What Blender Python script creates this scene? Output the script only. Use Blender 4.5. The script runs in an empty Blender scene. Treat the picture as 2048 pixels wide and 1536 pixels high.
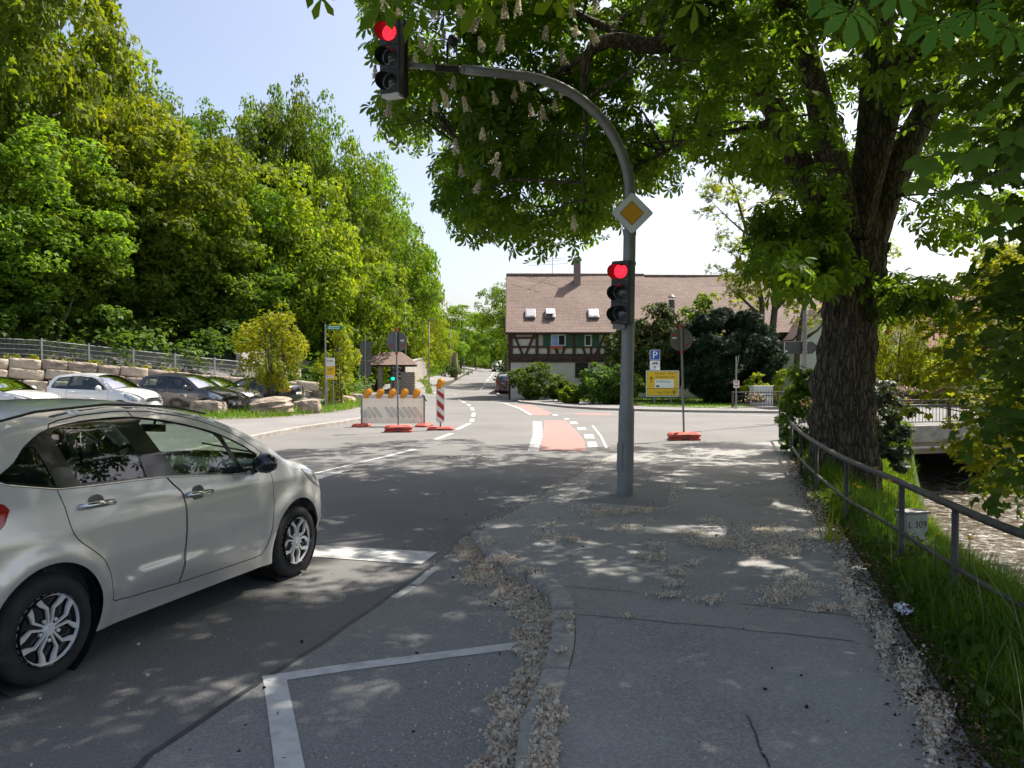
import bpy, bmesh, math, random
import numpy as np
from mathutils import Vector, Matrix, Euler
from mathutils.geometry import delaunay_2d_cdt

S = bpy.context.scene
COL = S.collection
R = math.radians

# ------------------------------------------------------------------ camera
EYE = 1.75
FPX = 1550.0                      # focal length in pixels of the 2048 px wide photograph
PITCH = math.atan(23.0 / FPX)
cam_d = bpy.data.cameras.new('camera')
cam = bpy.data.objects.new('camera', cam_d)
COL.objects.link(cam)
cam_d.sensor_width = 36.0
cam_d.lens = 36.0 * FPX / 2048.0
cam_d.clip_start = 0.05
cam_d.clip_end = 3000
cam.location = (0, 0, EYE)
cam.rotation_euler = (math.pi / 2 - PITCH, 0, 0)
S.camera = cam
S.render.resolution_x, S.render.resolution_y = 1024, 768

# ------------------------------------------------------------------ sky, sun, exposure
SUN_EL, SUN_AZ = R(57), R(50)     # azimuth from +Y towards +X
W = bpy.data.worlds.new('World')
S.world = W
W.use_nodes = True
nt = W.node_tree
sky = nt.nodes.new('ShaderNodeTexSky')
sky.sky_type = 'NISHITA'
sky.sun_disc = False
sky.sun_elevation = SUN_EL
sky.sun_rotation = SUN_AZ
sky.altitude = 700
sky.air_density = 1.0
sky.dust_density = 6.0
sky.ozone_density = 6.0
bg = nt.nodes['Background']
bg.inputs['Strength'].default_value = 0.079
wb = nt.nodes.new('ShaderNodeMix'); wb.data_type = 'RGBA'; wb.blend_type = 'MULTIPLY'; wb.inputs[0].default_value = 1.0
wb.inputs[7].default_value = (1.14, 0.945, 0.77, 1)       # warm white balance of the photograph
nt.links.new(sky.outputs['Color'], wb.inputs[6]); nt.links.new(wb.outputs[2], bg.inputs['Color'])
sun_d = bpy.data.lights.new('sun', 'SUN')
sun = bpy.data.objects.new('sun', sun_d)
COL.objects.link(sun)
sun_d.energy = 2.35
sun_d.angle = R(0.53)
sun_d.color = (1.0, 0.95, 0.86)
sv = Vector((math.sin(SUN_AZ) * math.cos(SUN_EL), math.cos(SUN_AZ) * math.cos(SUN_EL), math.sin(SUN_EL)))
sun.rotation_euler = sv.to_track_quat('Z', 'Y').to_euler()
sun.location = sv * 60
S.view_settings.view_transform = 'Standard'
S.view_settings.look = 'None'
S.view_settings.exposure = 1.93
S.view_settings.gamma = 1
S.cycles.max_bounces = 8
S.cycles.transparent_max_bounces = 12
S.cycles.transmission_bounces = 6
S.cycles.sample_clamp_indirect = 6
S.cycles.use_denoising = True

# ------------------------------------------------------------------ measuring helpers (pixel of the 2048x1536 photo -> place in the world)
_ca, _sa = math.cos(PITCH), math.sin(PITCH)
def ray(px, py):
    x = (px - 1024) / FPX; u = (768 - py) / FPX
    return Vector((x, _ca + u * _sa, -_sa + u * _ca))
def G(px, py, z=0.0):
    d = ray(px, py); t = (z - EYE) / d.z
    return Vector((d.x * t, d.y * t, z))
def P(px, py, depth):
    d = ray(px, py); t = depth / d.y
    return Vector((d.x * t, depth, EYE + d.z * t))
def proj(Pn):
    X, Y, Z = Pn[:, 0], Pn[:, 1], Pn[:, 2] - EYE
    dep = Y * _ca - Z * _sa; up = Y * _sa + Z * _ca
    dep = np.where(np.abs(dep) < 1e-6, 1e-6, dep)
    return 1024 + FPX * X / dep, 768 - FPX * up / dep, dep

def sstep(a, b, x):
    t = np.clip((np.asarray(x, float) - a) / (b - a), 0, 1)
    return t * t * (3 - 2 * t)

# rail, river bank
RAIL = [(3.25, 3.2), (3.25, 4.85), (3.43, 6.1), (3.67, 7.4), (4.07, 9.7), (5.05, 13.6), (6.2, 17.4), (6.93, 19.95)]
_ry = [p[1] for p in RAIL]; _rx = [p[0] for p in RAIL]
BANKT_Y = [-40, -8, 3, 5, 7.4, 9.7, 13.6, 16.5, 19, 20.5, 23.5, 31, 60, 90]
BANKT_X = [-1., 2.6, 3.5, 3.55, 3.95, 4.4, 5.5, 6.9, 8.8, 10.6, 11.6, 14.6, 24, 34]
WAT_Y = [-40, 0, 8, 14, 18, 23.5, 31, 60, 90]
WAT_X = [2., 6.0, 7.4, 8.7, 9.9, 11.75, 14.8, 25, 35]
def bank_top(y): return np.interp(y, BANKT_Y, BANKT_X)
def wat_l(y): return np.interp(y, WAT_Y, WAT_X)
FA = np.array([-21.8, 36.0]); FB = np.array([-14.3, 41.5])
FD = (FB - FA) / np.linalg.norm(FB - FA); FN = np.array([-FD[1], FD[0]])
def hz(x, y):
    x = np.asarray(x, float); y = np.asarray(y, float)
    z = np.clip((y - 58) * 0.031, 0, 2.35) * sstep(56, 66, y)
    # left bank of the road, towards the gatehouse and beyond
    z = z + 0.45 * sstep(-4.5, -9, x) * sstep(46, 56, y)
    # wooded slope behind the block wall
    d = (x - FA[0]) * FN[0] + (y - FA[1]) * FN[1]
    s = (x - FA[0]) * FD[0] + (y - FA[1]) * FD[1]
    top = np.interp(s, [-30, 0, 9.3, 20], [3.2, 2.2, 1.25, 0.7])
    hill = (top * sstep(-0.1, 0.35, d) + 0.30 * np.clip(d - 0.4, 0, 45)) * sstep(17, 7, s + 0 * d - 0.25 * np.clip(d, 0, 60))
    z = z + hill
    # river
    bt = bank_top(y); wl = wat_l(y)
    right = wl + 9.0
    f1 = np.clip((x - bt) / np.maximum(wl - bt + 0.4, 0.3), 0, 1)
    f2 = np.clip((right + 1.6 - x) / 1.8, 0, 1)
    z = z - 2.5 * np.minimum(f1 ** 0.9, f2)
    return z
def GT(px, py, lift=0.0):
    d = ray(px, py); t = 1.0
    prev = t
    for i in range(4000):
        p = (d.x * t, d.y * t, EYE + d.z * t)
        if p[2] <= float(hz(p[0], p[1])) + lift: break
        prev = t; t *= 1.004
    return Vector((d.x * t, d.y * t, float(hz(d.x * t, d.y * t)) + lift))
def gz(x, y): return float(hz(x, y))

# ------------------------------------------------------------------ object helpers
def tag(o, label=None, cat=None, group=None, kind=None):
    if label: o['label'] = label
    if cat: o['category'] = cat
    if group: o['group'] = group
    if kind: o['kind'] = kind
    return o
def root(name, loc, rz=0.0, label=None, cat=None, group=None, scale=1.0):
    o = bpy.data.objects.new(name, None)
    COL.objects.link(o)
    o.empty_display_size = 0.2
    o.location = loc; o.rotation_euler = (0, 0, rz); o.scale = (scale,) * 3
    return tag(o, label, cat, group)
def link(name, me, parent=None, loc=None, rot=None):
    o = bpy.data.objects.new(name, me)
    COL.objects.link(o)
    if parent is not None: o.parent = parent
    if loc is not None: o.location = loc
    if rot is not None: o.rotation_euler = rot
    return o
def copy_tree(o, parent=None):
    c = o.copy(); COL.objects.link(c)
    if parent is not None: c.parent = parent
    for ch in list(o.children): copy_tree(ch, c)
    return c

def np_mesh(name, V, F, mats, smooth=False, tint=None, mi=None):
    """mesh from arrays; every face has the same number of corners"""
    V = np.ascontiguousarray(V, np.float32).reshape(-1, 3); F = np.ascontiguousarray(F, np.int32)
    me = bpy.data.meshes.new(name)
    n, k = F.shape
    me.vertices.add(len(V)); me.vertices.foreach_set('co', V.ravel())
    me.loops.add(n * k); me.loops.foreach_set('vertex_index', F.ravel())
    me.polygons.add(n); me.polygons.foreach_set('loop_start', np.arange(0, n * k, k, dtype=np.int32))
    try: me.polygons.foreach_set('loop_total', np.full(n, k, np.int32))
    except Exception: pass
    if smooth: me.polygons.foreach_set('use_smooth', np.ones(n, bool))
    for m in (mats if isinstance(mats, (list, tuple)) else [mats]): me.materials.append(m)
    if mi is not None: me.polygons.foreach_set('material_index', np.asarray(mi, np.int32))
    me.update(calc_edges=True)
    if tint is not None:
        a = me.attributes.new('tint', 'FLOAT', 'POINT'); a.data.foreach_set('value', np.ascontiguousarray(tint, np.float32))
    return me

class MB:
    """collects shapes that belong to one mesh"""
    def __init__(s): s.v = []; s.f = []; s.mi = []
    def add(s, vs, fs, mi=0):
        b = len(s.v); s.v += [tuple(v) for v in vs]; s.f += [tuple(i + b for i in f) for f in fs]; s.mi += [mi] * len(fs); return s
    def box(s, c, size, rot=None, mi=0):
        x, y, z = (q / 2 for q in size); c = Vector(c)
        vs = [Vector(p) for p in ((-x, -y, -z), (x, -y, -z), (x, y, -z), (-x, y, -z), (-x, -y, z), (x, -y, z), (x, y, z), (-x, y, z))]
        if rot is not None:
            M = Euler(rot).to_matrix() if not isinstance(rot, Matrix) else rot
            vs = [M @ v for v in vs]
        return s.add([v + c for v in vs], [(0, 3, 2, 1), (4, 5, 6, 7), (0, 1, 5, 4), (1, 2, 6, 5), (2, 3, 7, 6), (3, 0, 4, 7)], mi)
    def tube(s, path, r, n=8, caps=True, mi=0):
        path = [Vector(p) for p in path]; m = len(path)
        rs = r if isinstance(r, (list, tuple)) else [r] * m
        t0 = (path[1] - path[0]).normalized()
        ref = Vector((0, 0, 1)) if abs(t0.z) < 0.9 else Vector((1, 0, 0))
        u = t0.cross(ref).normalized(); vs = []
        for i, p in enumerate(path):
            t = (path[min(i + 1, m - 1)] - path[max(i - 1, 0)]).normalized()
            u = (u - t * u.dot(t)).normalized(); w = t.cross(u)
            for k in range(n):
                a = 2 * math.pi * k / n
                vs.append(p + (u * math.cos(a) + w * math.sin(a)) * rs[i])
        fs = []
        for i in range(m - 1):
            for k in range(n):
                fs.append((i * n + k, i * n + (k + 1) % n, (i + 1) * n + (k + 1) % n, (i + 1) * n + k))
        if caps:
            fs.append(tuple(range(n - 1, -1, -1))); fs.append(tuple(range((m - 1) * n, m * n)))
        return s.add(vs, fs, mi)
    def cyl(s, p0, p1, r0, r1=None, n=12, mi=0): return s.tube([p0, p1], [r0, r0 if r1 is None else r1], n, True, mi)
    def lathe(s, prof, n=24, M=None, mi=0, a0=0.0, a1=2 * math.pi):
        M = M or Matrix.Identity(4); vs = []; full = abs(a1 - a0 - 2 * math.pi) < 1e-6
        k = n if full else n + 1
        for r, z in prof:
            for i in range(k):
                a = a0 + (a1 - a0) * i / n
                vs.append(M @ Vector((r * math.cos(a), r * math.sin(a), z)))
        fs = []
        for j in range(len(prof) - 1):
            for i in range(n):
                i2 = (i + 1) % k if full else i + 1
                fs.append((j * k + i, j * k + i2, (j + 1) * k + i2, (j + 1) * k + i))
        return s.add(vs, fs, mi)
    def prism(s, poly, h0, h1, M=None, mi=0):
        """poly in local XY, extruded along local Z from h0 to h1"""
        M = M or Matrix.Identity(4); n = len(poly)
        a = sum(poly[i][0] * poly[(i + 1) % n][1] - poly[(i + 1) % n][0] * poly[i][1] for i in range(n))
        if a < 0: poly = poly[::-1]
        vs = [M @ Vector((x, y, h0)) for x, y in poly] + [M @ Vector((x, y, h1)) for x, y in poly]
        fs = [tuple(range(n - 1, -1, -1)), tuple(range(n, 2 * n))] + [(i, (i + 1) % n, n + (i + 1) % n, n + i) for i in range(n)]
        return s.add(vs, fs, mi)
    def build(s, name, mats, parent=None, smooth=False, bevel=0.0, seg=2, loc=None, rot=None, auto=None):
        me = bpy.data.meshes.new(name); me.from_pydata(s.v, [], s.f)
        for m in (mats if isinstance(mats, (list, tuple)) else [mats]): me.materials.append(m)
        me.polygons.foreach_set('material_index', s.mi)
        if smooth or auto: me.polygons.foreach_set('use_smooth', [True] * len(s.f))
        me.update()
        if auto:
            bm = bmesh.new(); bm.from_mesh(me); bmesh.ops.recalc_face_normals(bm, faces=bm.faces)
            for e in bm.edges: e.smooth = len(e.link_faces) == 2 and e.calc_face_angle(0) < R(auto)
            bm.to_mesh(me); bm.free()
        o = link(name, me, parent, loc, rot)
        if bevel:
            b = o.modifiers.new('bevel', 'BEVEL'); b.width = bevel; b.segments = seg; b.limit_method = 'ANGLE'; b.angle_limit = R(40)
        return o
FRONT = Matrix(((1, 0, 0, 0), (0, 0, -1, 0), (0, 1, 0, 0), (0, 0, 0, 1)))   # local XY -> world XZ, local Z -> -Y (towards the viewer)

def text(body, size, mat, parent, loc, name='lettering', ax='CENTER', rot=None, sx=1.0, extrude=0.001):
    cu = bpy.data.curves.new(name, 'FONT'); cu.body = body; cu.size = size; cu.align_x = ax; cu.align_y = 'CENTER'
    cu.extrude = extrude; cu.materials.append(mat); cu.resolution_u = 3
    tmp = bpy.data.objects.new('tmp', cu); COL.objects.link(tmp)
    me = bpy.data.meshes.new_from_object(tmp.evaluated_get(bpy.context.evaluated_depsgraph_get()))
    bpy.data.objects.remove(tmp); me.name = name
    if not me.materials: me.materials.append(mat)
    o = link(name, me, parent, loc, rot if rot is not None else (math.pi / 2, 0, 0)); o.scale = (sx, 1, 1)
    return o

def rect(x0, y0, x1, y1): return [(x0, y0), (x1, y0), (x1, y1), (x0, y1)]
def rrect(w, h, r, n=4):
    out = []
    for cx, cy, a in ((w / 2 - r, h / 2 - r, 0), (-w / 2 + r, h / 2 - r, 90), (-w / 2 + r, -h / 2 + r, 180), (w / 2 - r, -h / 2 + r, 270)):
        for i in range(n + 1):
            t = R(a + 90 * i / n); out.append((cx + r * math.cos(t), cy + r * math.sin(t)))
    return out
def circ(r, n=32, cx=0, cy=0): return [(cx + r * math.cos(2 * math.pi * i / n), cy + r * math.sin(2 * math.pi * i / n)) for i in range(n)]

def inpoly(px, py, poly):
    px = np.asarray(px, float); py = np.asarray(py, float); r = np.zeros(px.shape, bool); n = len(poly)
    for i in range(n):
        x0, y0 = poly[i]; x1, y1 = poly[(i + 1) % n]
        if y0 == y1: continue
        c = ((y0 > py) != (y1 > py)) & (px < (x1 - x0) * (py - y0) / (y1 - y0) + x0)
        r ^= c
    return r
def densify(poly, step, closed=True):
    out = []; n = len(poly)
    for i in range(n if closed else n - 1):
        a = Vector(poly[i][:2]); b = Vector(poly[(i + 1) % n][:2]); k = max(1, int((b - a).length / step))
        out += [tuple(a.lerp(b, j / k)) for j in range(k)]
    if not closed: out.append(tuple(poly[-1][:2]))
    return out
def smooth_line(pts, n=6):
    """Catmull-Rom through the points"""
    pts = [Vector(p) for p in pts]; out = []
    for i in range(len(pts) - 1):
        p0 = pts[max(i - 1, 0)]; p1 = pts[i]; p2 = pts[i + 1]; p3 = pts[min(i + 2, len(pts) - 1)]
        for k in range(n):
            t = k / n
            out.append(0.5 * ((2 * p1) + (p2 - p0) * t + (2 * p0 - 5 * p1 + 4 * p2 - p3) * t * t + (3 * p1 - p0 - 3 * p2 + p3) * t ** 3))
    out.append(pts[-1]); return out
def sheet(name, poly, mat, lift=0.0, step=1.5, zf=None, skirt=0.0, kind='structure', label=None, cat=None):
    """a polygon laid on the terrain"""
    poly = densify(poly, step); n = len(poly)
    xs = [p[0] for p in poly]; ys = [p[1] for p in poly]
    gx, gy = np.meshgrid(np.arange(min(xs) + step / 2, max(xs), step), np.arange(min(ys) + step / 2, max(ys), step))
    gx = gx.ravel(); gy = gy.ravel(); ok = inpoly(gx, gy, poly)
    pts = [Vector(p) for p in poly] + [Vector((a, b)) for a, b in zip(gx[ok], gy[ok])]
    r = delaunay_2d_cdt(pts, [], [list(range(n))], 1, 1e-5)
    V = [(p.x, p.y, (gz(p.x, p.y) if zf is None else zf(p.x, p.y)) + lift) for p in r[0]]
    mb = MB(); mb.add(V, [tuple(f) for f in r[2]])
    if skirt:
        for i in range(n):
            a = poly[i]; b = poly[(i + 1) % n]
            za = (gz(*a) if zf is None else zf(*a)) + lift; zb = (gz(*b) if zf is None else zf(*b)) + lift
            mb.add([(a[0], a[1], za), (b[0], b[1], zb), (b[0], b[1], zb - skirt), (a[0], a[1], za - skirt)], [(0, 3, 2, 1)])
    o = mb.build(name, mat); tag(o, label, cat, None, kind)
    return o
def strip(pts, w, lift=0.004, zf=None, mb=None, step=0.6, jit=0.0):
    """a painted line of width w along pts"""
    mb = mb or MB(); pts = [Vector(p[:2]) for p in densify([tuple(p[:2]) for p in pts], step, False)]
    L = []
    if jit:
        rj = random.Random(len(pts)); k_ = 0.0; q_ = []
        for p in pts: k_ = .8 * k_ + rj.uniform(-jit, jit); q_.append(Vector((p.x + k_ * .6, p.y + k_)))
        pts = q_
    for i, p in enumerate(pts):
        t = (pts[min(i + 1, len(pts) - 1)] - pts[max(i - 1, 0)]).normalized(); nn = Vector((-t.y, t.x)) * w / 2
        L += [p + nn, p - nn]
    V = [(q.x, q.y, (gz(q.x, q.y) if zf is None else zf(q.x, q.y)) + lift) for q in L]
    mb.add(V, [(2 * i, 2 * i + 1, 2 * i + 3, 2 * i + 2) for i in range(len(pts) - 1)])
    return mb
def quad(mb, pix, lift=0.004, z=0.0):
    ps = [G(x, y, z) for x, y in pix]
    a = sum(ps[i].x * ps[(i + 1) % len(ps)].y - ps[(i + 1) % len(ps)].x * ps[i].y for i in range(len(ps)))
    if a < 0: ps = ps[::-1]
    mb.add([(p.x, p.y, z + lift) for p in ps], [tuple(range(len(ps)))])

# ------------------------------------------------------------------ materials
def newmat(name):
    m = bpy.data.materials.new(name); m.use_nodes = True
    return m, m.node_tree.nodes, m.node_tree.links, m.node_tree.nodes['Principled BSDF']
def mixc(N, L, fac, a, b):
    x = N.new('ShaderNodeMix'); x.data_type = 'RGBA'
    if isinstance(fac, (int, float)): x.inputs[0].default_value = fac
    else: L.new(fac, x.inputs[0])
    for i, c in ((6, a), (7, b)):
        if isinstance(c, (tuple, list)): x.inputs[i].default_value = (*c[:3], 1)
        else: L.new(c, x.inputs[i])
    return x.outputs[2]
def ramp(N, L, src, a, b):
    r = N.new('ShaderNodeMapRange'); r.inputs[1].default_value = a; r.inputs[2].default_value = b; L.new(src, r.inputs[0]); return r.outputs[0]
def coords(N): return N.new('ShaderNodeTexCoord').outputs['Object']
def noise_(N, L, vec, scale, detail=4, rough=0.55):
    t = N.new('ShaderNodeTexNoise'); t.inputs['Scale'].default_value = scale; t.inputs['Detail'].default_value = detail; t.inputs['Roughness'].default_value = rough
    if vec is not None: L.new(vec, t.inputs['Vector'])
    return t.outputs['Fac']
def scaled(N, L, vec, s):
    m = N.new('ShaderNodeMapping'); m.inputs['Scale'].default_value = s; L.new(vec, m.inputs['Vector']); return m.outputs[0]
def bump(N, L, b, h, strength=0.3, dist=0.01):
    n = N.new('ShaderNodeBump'); n.inputs['Strength'].default_value = strength; n.inputs['Distance'].default_value = dist
    L.new(h, n.inputs['Height']); L.new(n.outputs[0], b.inputs['Normal']); return n
def mat(name, c1, c2=None, scale=6.0, rough=0.6, metal=0.0, bmp=0.0, bscale=None, bdist=0.01, coat=0.0, lo=0.35, hi=0.65, stretch=None, spec=None):
    m, N, L, b = newmat(name)
    b.inputs['Roughness'].default_value = rough; b.inputs['Metallic'].default_value = metal
    if coat: b.inputs['Coat Weight'].default_value = coat; b.inputs['Coat Roughness'].default_value = 0.06
    if spec is not None: b.inputs['Specular IOR Level'].default_value = spec
    c2 = c2 or tuple(0.86 * v for v in c1)
    vec = coords(N)
    if stretch: vec = scaled(N, L, vec, stretch)
    f = ramp(N, L, noise_(N, L, vec, scale), lo, hi)
    L.new(mixc(N, L, f, c1, c2), b.inputs['Base Color'])
    if bmp: bump(N, L, b, noise_(N, L, vec, bscale or scale * 4, 5), bmp, bdist)
    return m
def emat(name, col, strength):
    m, N, L, b = newmat(name)
    b.inputs['Base Color'].default_value = (*col, 1); b.inputs['Emission Color'].default_value = (*col, 1); b.inputs['Emission Strength'].default_value = strength
    return m
def leafmat(name, dark, mid, lite, trans=0.45, tcol=None, rough=0.5, spec=0.35):
    m, N, L, b = newmat(name)
    at = N.new('ShaderNodeAttribute'); at.attribute_name = 'tint'
    oi = N.new('ShaderNodeObjectInfo')
    c = mixc(N, L, ramp(N, L, at.outputs['Fac'], 0.0, 0.6), dark, mid)
    c = mixc(N, L, ramp(N, L, at.outputs['Fac'], 0.6, 1.0), c, lite)
    hs = N.new('ShaderNodeHueSaturation')
    L.new(ramp_to(N, L, oi.outputs['Random'], 0.478, 0.516), hs.inputs['Hue']); L.new(ramp_to(N, L, oi.outputs['Random'], 0.78, 1.18), hs.inputs['Value'])
    L.new(c, hs.inputs['Color']); c = hs.outputs[0]
    L.new(c, b.inputs['Base Color']); b.inputs['Roughness'].default_value = rough; b.inputs['Specular IOR Level'].default_value = spec
    t = N.new('ShaderNodeBsdfTranslucent')
    tc = mixc(N, L, 1.0, c, c); mm = N.new('ShaderNodeMix'); mm.data_type = 'RGBA'; mm.blend_type = 'MULTIPLY'; mm.inputs[0].default_value = 1
    L.new(c, mm.inputs[6]); mm.inputs[7].default_value = (*(tcol or (1.5, 1.35, 0.5)), 1); L.new(mm.outputs[2], t.inputs['Color'])
    mx = N.new('ShaderNodeMixShader'); mx.inputs[0].default_value = trans
    L.new(b.outputs[0], mx.inputs[1]); L.new(t.outputs[0], mx.inputs[2]); L.new(mx.outputs[0], N['Material Output'].inputs['Surface'])
    return m
def ramp_to(N, L, src, a, b):
    r = N.new('ShaderNodeMapRange'); r.inputs[3].default_value = a; r.inputs[4].default_value = b; L.new(src, r.inputs[0]); return r.outputs[0]

def asphalt(name, c, speck=0.5, big=0.35, rough=0.88, bs=0.35):
    m, N, L, b = newmat(name); vec = coords(N)
    f1 = noise_(N, L, vec, big, 5, 0.6); f2 = noise_(N, L, vec, 60, 3, 0.7)
    v = N.new('ShaderNodeTexVoronoi'); v.inputs['Scale'].default_value = 110; L.new(vec, v.inputs['Vector'])
    base = mixc(N, L, ramp(N, L, f1, 0.3, 0.7), tuple(q * 0.74 for q in c), tuple(q * 1.2 for q in c))
    base = mixc(N, L, ramp(N, L, f2, 0.42, 0.72), base, tuple(q * 1.6 for q in c))
    # stones in the mix
    sp = ramp(N, L, v.outputs['Distance'], 0.16, 0.04)
    k = N.new('ShaderNodeMath'); k.operation = 'MULTIPLY'; L.new(sp, k.inputs[0]); k.inputs[1].default_value = speck
    sep = N.new('ShaderNodeSeparateColor'); L.new(v.outputs['Color'], sep.inputs[0])
    k2 = N.new('ShaderNodeMath'); k2.operation = 'MULTIPLY'; L.new(k.outputs[0], k2.inputs[0]); L.new(ramp(N, L, sep.outputs[0], 0.55, 1.0), k2.inputs[1])
    base = mixc(N, L, k2.outputs[0], base, (0.34, 0.33, 0.31))
    # stains
    st = ramp(N, L, noise_(N, L, scaled(N, L, vec, (0.9, 0.25, 1)), 1.1, 6, 0.65), 0.58, 0.75)
    k3 = N.new('ShaderNodeMath'); k3.operation = 'MULTIPLY'; L.new(st, k3.inputs[0]); k3.inputs[1].default_value = 0.35
    base = mixc(N, L, k3.outputs[0], base, tuple(q * 0.6 for q in c))
    L.new(base, b.inputs['Base Color']); b.inputs['Roughness'].default_value = rough; b.inputs['Specular IOR Level'].default_value = 0.35
    bump(N, L, b, noise_(N, L, vec, 90, 4, 0.7), bs, 0.006)
    return m
def brickmat(name, c1, c2, mortar, scale, rough=0.8, bw=0.5, rh=0.25, ms=0.02, rot=None, off=0.5, bmp=0.4):
    m, N, L, b = newmat(name); vec = coords(N)
    mp = N.new('ShaderNodeMapping'); L.new(vec, mp.inputs[0])
    if rot: mp.inputs['Rotation'].default_value = rot
    t = N.new('ShaderNodeTexBrick'); L.new(mp.outputs[0], t.inputs['Vector'])
    t.inputs['Scale'].default_value = scale; t.inputs['Brick Width'].default_value = bw; t.inputs['Row Height'].default_value = rh
    t.inputs['Mortar Size'].default_value = ms; t.offset = off
    t.inputs['Color1'].default_value = (*c1, 1); t.inputs['Color2'].default_value = (*c2, 1); t.inputs['Mortar'].default_value = (*mortar, 1)
    f = ramp(N, L, noise_(N, L, vec, 1.3, 5), 0.3, 0.75)
    c = mixc(N, L, f, t.outputs['Color'], mixc(N, L, 0.6, t.outputs['Color'], tuple(0.45 * v for v in c1)))
    f2 = ramp(N, L, noise_(N, L, vec, 7, 4, .7), 0.4, 0.7); c = mixc(N, L, f2, c, mixc(N, L, 0.35, c, tuple(1.5 * v for v in c2)))
    L.new(c, b.inputs['Base Color']); b.inputs['Roughness'].default_value = rough
    bump(N, L, b, t.outputs['Fac'], -bmp, 0.03)
    return m
def paintmat(name, col, metal=0.7, rough=0.32, flake=True):
    m, N, L, b = newmat(name); vec = coords(N)
    b.inputs['Metallic'].default_value = metal; b.inputs['Roughness'].default_value = rough
    b.inputs['Coat Weight'].default_value = 1.0; b.inputs['Coat Roughness'].default_value = 0.04
    dirt = ramp(N, L, noise_(N, L, vec, 2.4, 6, 0.65), 0.45, 0.8)
    k = N.new('ShaderNodeMath'); k.operation = 'MULTIPLY'; L.new(dirt, k.inputs[0]); k.inputs[1].default_value = 0.18
    c = mixc(N, L, k.outputs[0], col, tuple(0.6 * v + 0.05 for v in col))
    L.new(c, b.inputs['Base Color'])
    L.new(ramp_to(N, L, dirt, rough, rough + 0.12), b.inputs['Roughness'])
    return m
def glassmat(name, tint=(0.72, 0.8, 0.76), refl=1.0):
    m, N, L, b = newmat(name); N.remove(b)
    tr = N.new('ShaderNodeBsdfTransparent'); tr.inputs[0].default_value = (*tint, 1)
    gl = N.new('ShaderNodeBsdfGlossy'); gl.inputs['Roughness'].default_value = 0.015
    fr = N.new('ShaderNodeFresnel'); fr.inputs[0].default_value = 1.5
    fr2 = N.new('ShaderNodeMath'); fr2.operation = 'MULTIPLY_ADD'; L.new(fr.outputs[0], fr2.inputs[0]); fr2.inputs[1].default_value = 1.4 * refl; fr2.inputs[2].default_value = 0.03
    mx = N.new('ShaderNodeMixShader'); L.new(fr2.outputs[0], mx.inputs[0]); L.new(tr.outputs[0], mx.inputs[1]); L.new(gl.outputs[0], mx.inputs[2])
    L.new(mx.outputs[0], N['Material Output'].inputs['Surface'])
    return m

M = {}
M['road'] = asphalt('road_asphalt', (0.14, 0.136, 0.13), 0.4, bs=0.25)
M['bay'] = asphalt('coarse_asphalt', (0.21, 0.205, 0.197), 0.9, bs=0.9)
M['pave'] = asphalt('pavement_asphalt', (0.245, 0.236, 0.222), 0.6, 0.8)
M['pave_new'] = asphalt('patched_asphalt', (0.18, 0.176, 0.168), 0.3, 0.8)
M['pave_light'] = asphalt('light_pavement', (0.17, 0.165, 0.16), 0.4, 0.5)
M['gravel'] = asphalt('gravelly_ground', (0.2, 0.175, 0.14), 0.6, 0.5)
M['seam'] = mat('bitumen_seam', (0.025, 0.025, 0.027), (0.05, 0.05, 0.05), 8, 0.6)
M['crack'] = mat('pale_joint', (0.2, 0.19, 0.17), (0.1, 0.1, 0.1), 14, 0.9)
M['line'] = mat('road_paint', (0.58, 0.57, 0.55), (0.36, 0.355, 0.345), 9, 0.75, bmp=0.2, bscale=70, bdist=0.004, lo=0.45, hi=0.8)
M['redlane'] = mat('red_lane_paint', (0.36, 0.185, 0.16), (0.27, 0.16, 0.145), 2.5, 0.85, bmp=0.2, bscale=90, bdist=0.004)
M['kerb'] = mat('kerb_granite', (0.42, 0.39, 0.34), (0.25, 0.235, 0.21), 14, 0.9, bmp=0.5, bscale=40, bdist=0.012, lo=0.3, hi=0.7)
M['kerb_light'] = mat('kerb_concrete', (0.36, 0.34, 0.30), (0.24, 0.22, 0.2), 5, 0.9, bmp=0.4, bscale=30)
M['soil'] = mat('dark_soil', (0.045, 0.036, 0.026), (0.10, 0.085, 0.06), 9, 0.95, bmp=0.9, bscale=30, bdist=0.03)
M['groundgrass'] = mat('grassy_ground', (0.045, 0.085, 0.014), (0.075, 0.10, 0.025), 1.6, 0.95, bmp=0.8, bscale=20, bdist=0.05)
M['lawn'] = mat('mown_lawn', (0.10, 0.17, 0.025), (0.14, 0.19, 0.04), 2.0, 0.95, bmp=0.8, bscale=45, bdist=0.03)
M['forestfloor'] = mat('forest_floor', (0.03, 0.035, 0.014), (0.045, 0.034, 0.02), 1.1, 0.95, bmp=0.8, bscale=9, bdist=0.1)
M['galv'] = mat('galvanised_steel', (0.31, 0.305, 0.30), (0.21, 0.21, 0.208), 5, 0.5, 0.4, bmp=0.08, bscale=25, lo=0.25, hi=0.75)
M['steel'] = mat('weathered_pipe', (0.12, 0.105, 0.095), (0.065, 0.057, 0.05), 8, 0.6, 0.3, bmp=0.15, bscale=40)
M['brownmetal'] = mat('brown_painted_steel', (0.055, 0.042, 0.036), (0.085, 0.062, 0.05), 6, 0.6, 0.1, bmp=0.2)
M['greymetal'] = mat('grey_sign_back', (0.20, 0.19, 0.18), (0.16, 0.155, 0.15), 3, 0.5, 0.5)
M['greysign'] = mat('weathered_sign_back', (0.12, 0.118, 0.11), (0.09, 0.09, 0.085), 3, 0.55, 0.4)
M['black'] = mat('black_plastic', (0.016, 0.016, 0.017), (0.024, 0.024, 0.024), 20, 0.5)
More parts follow.
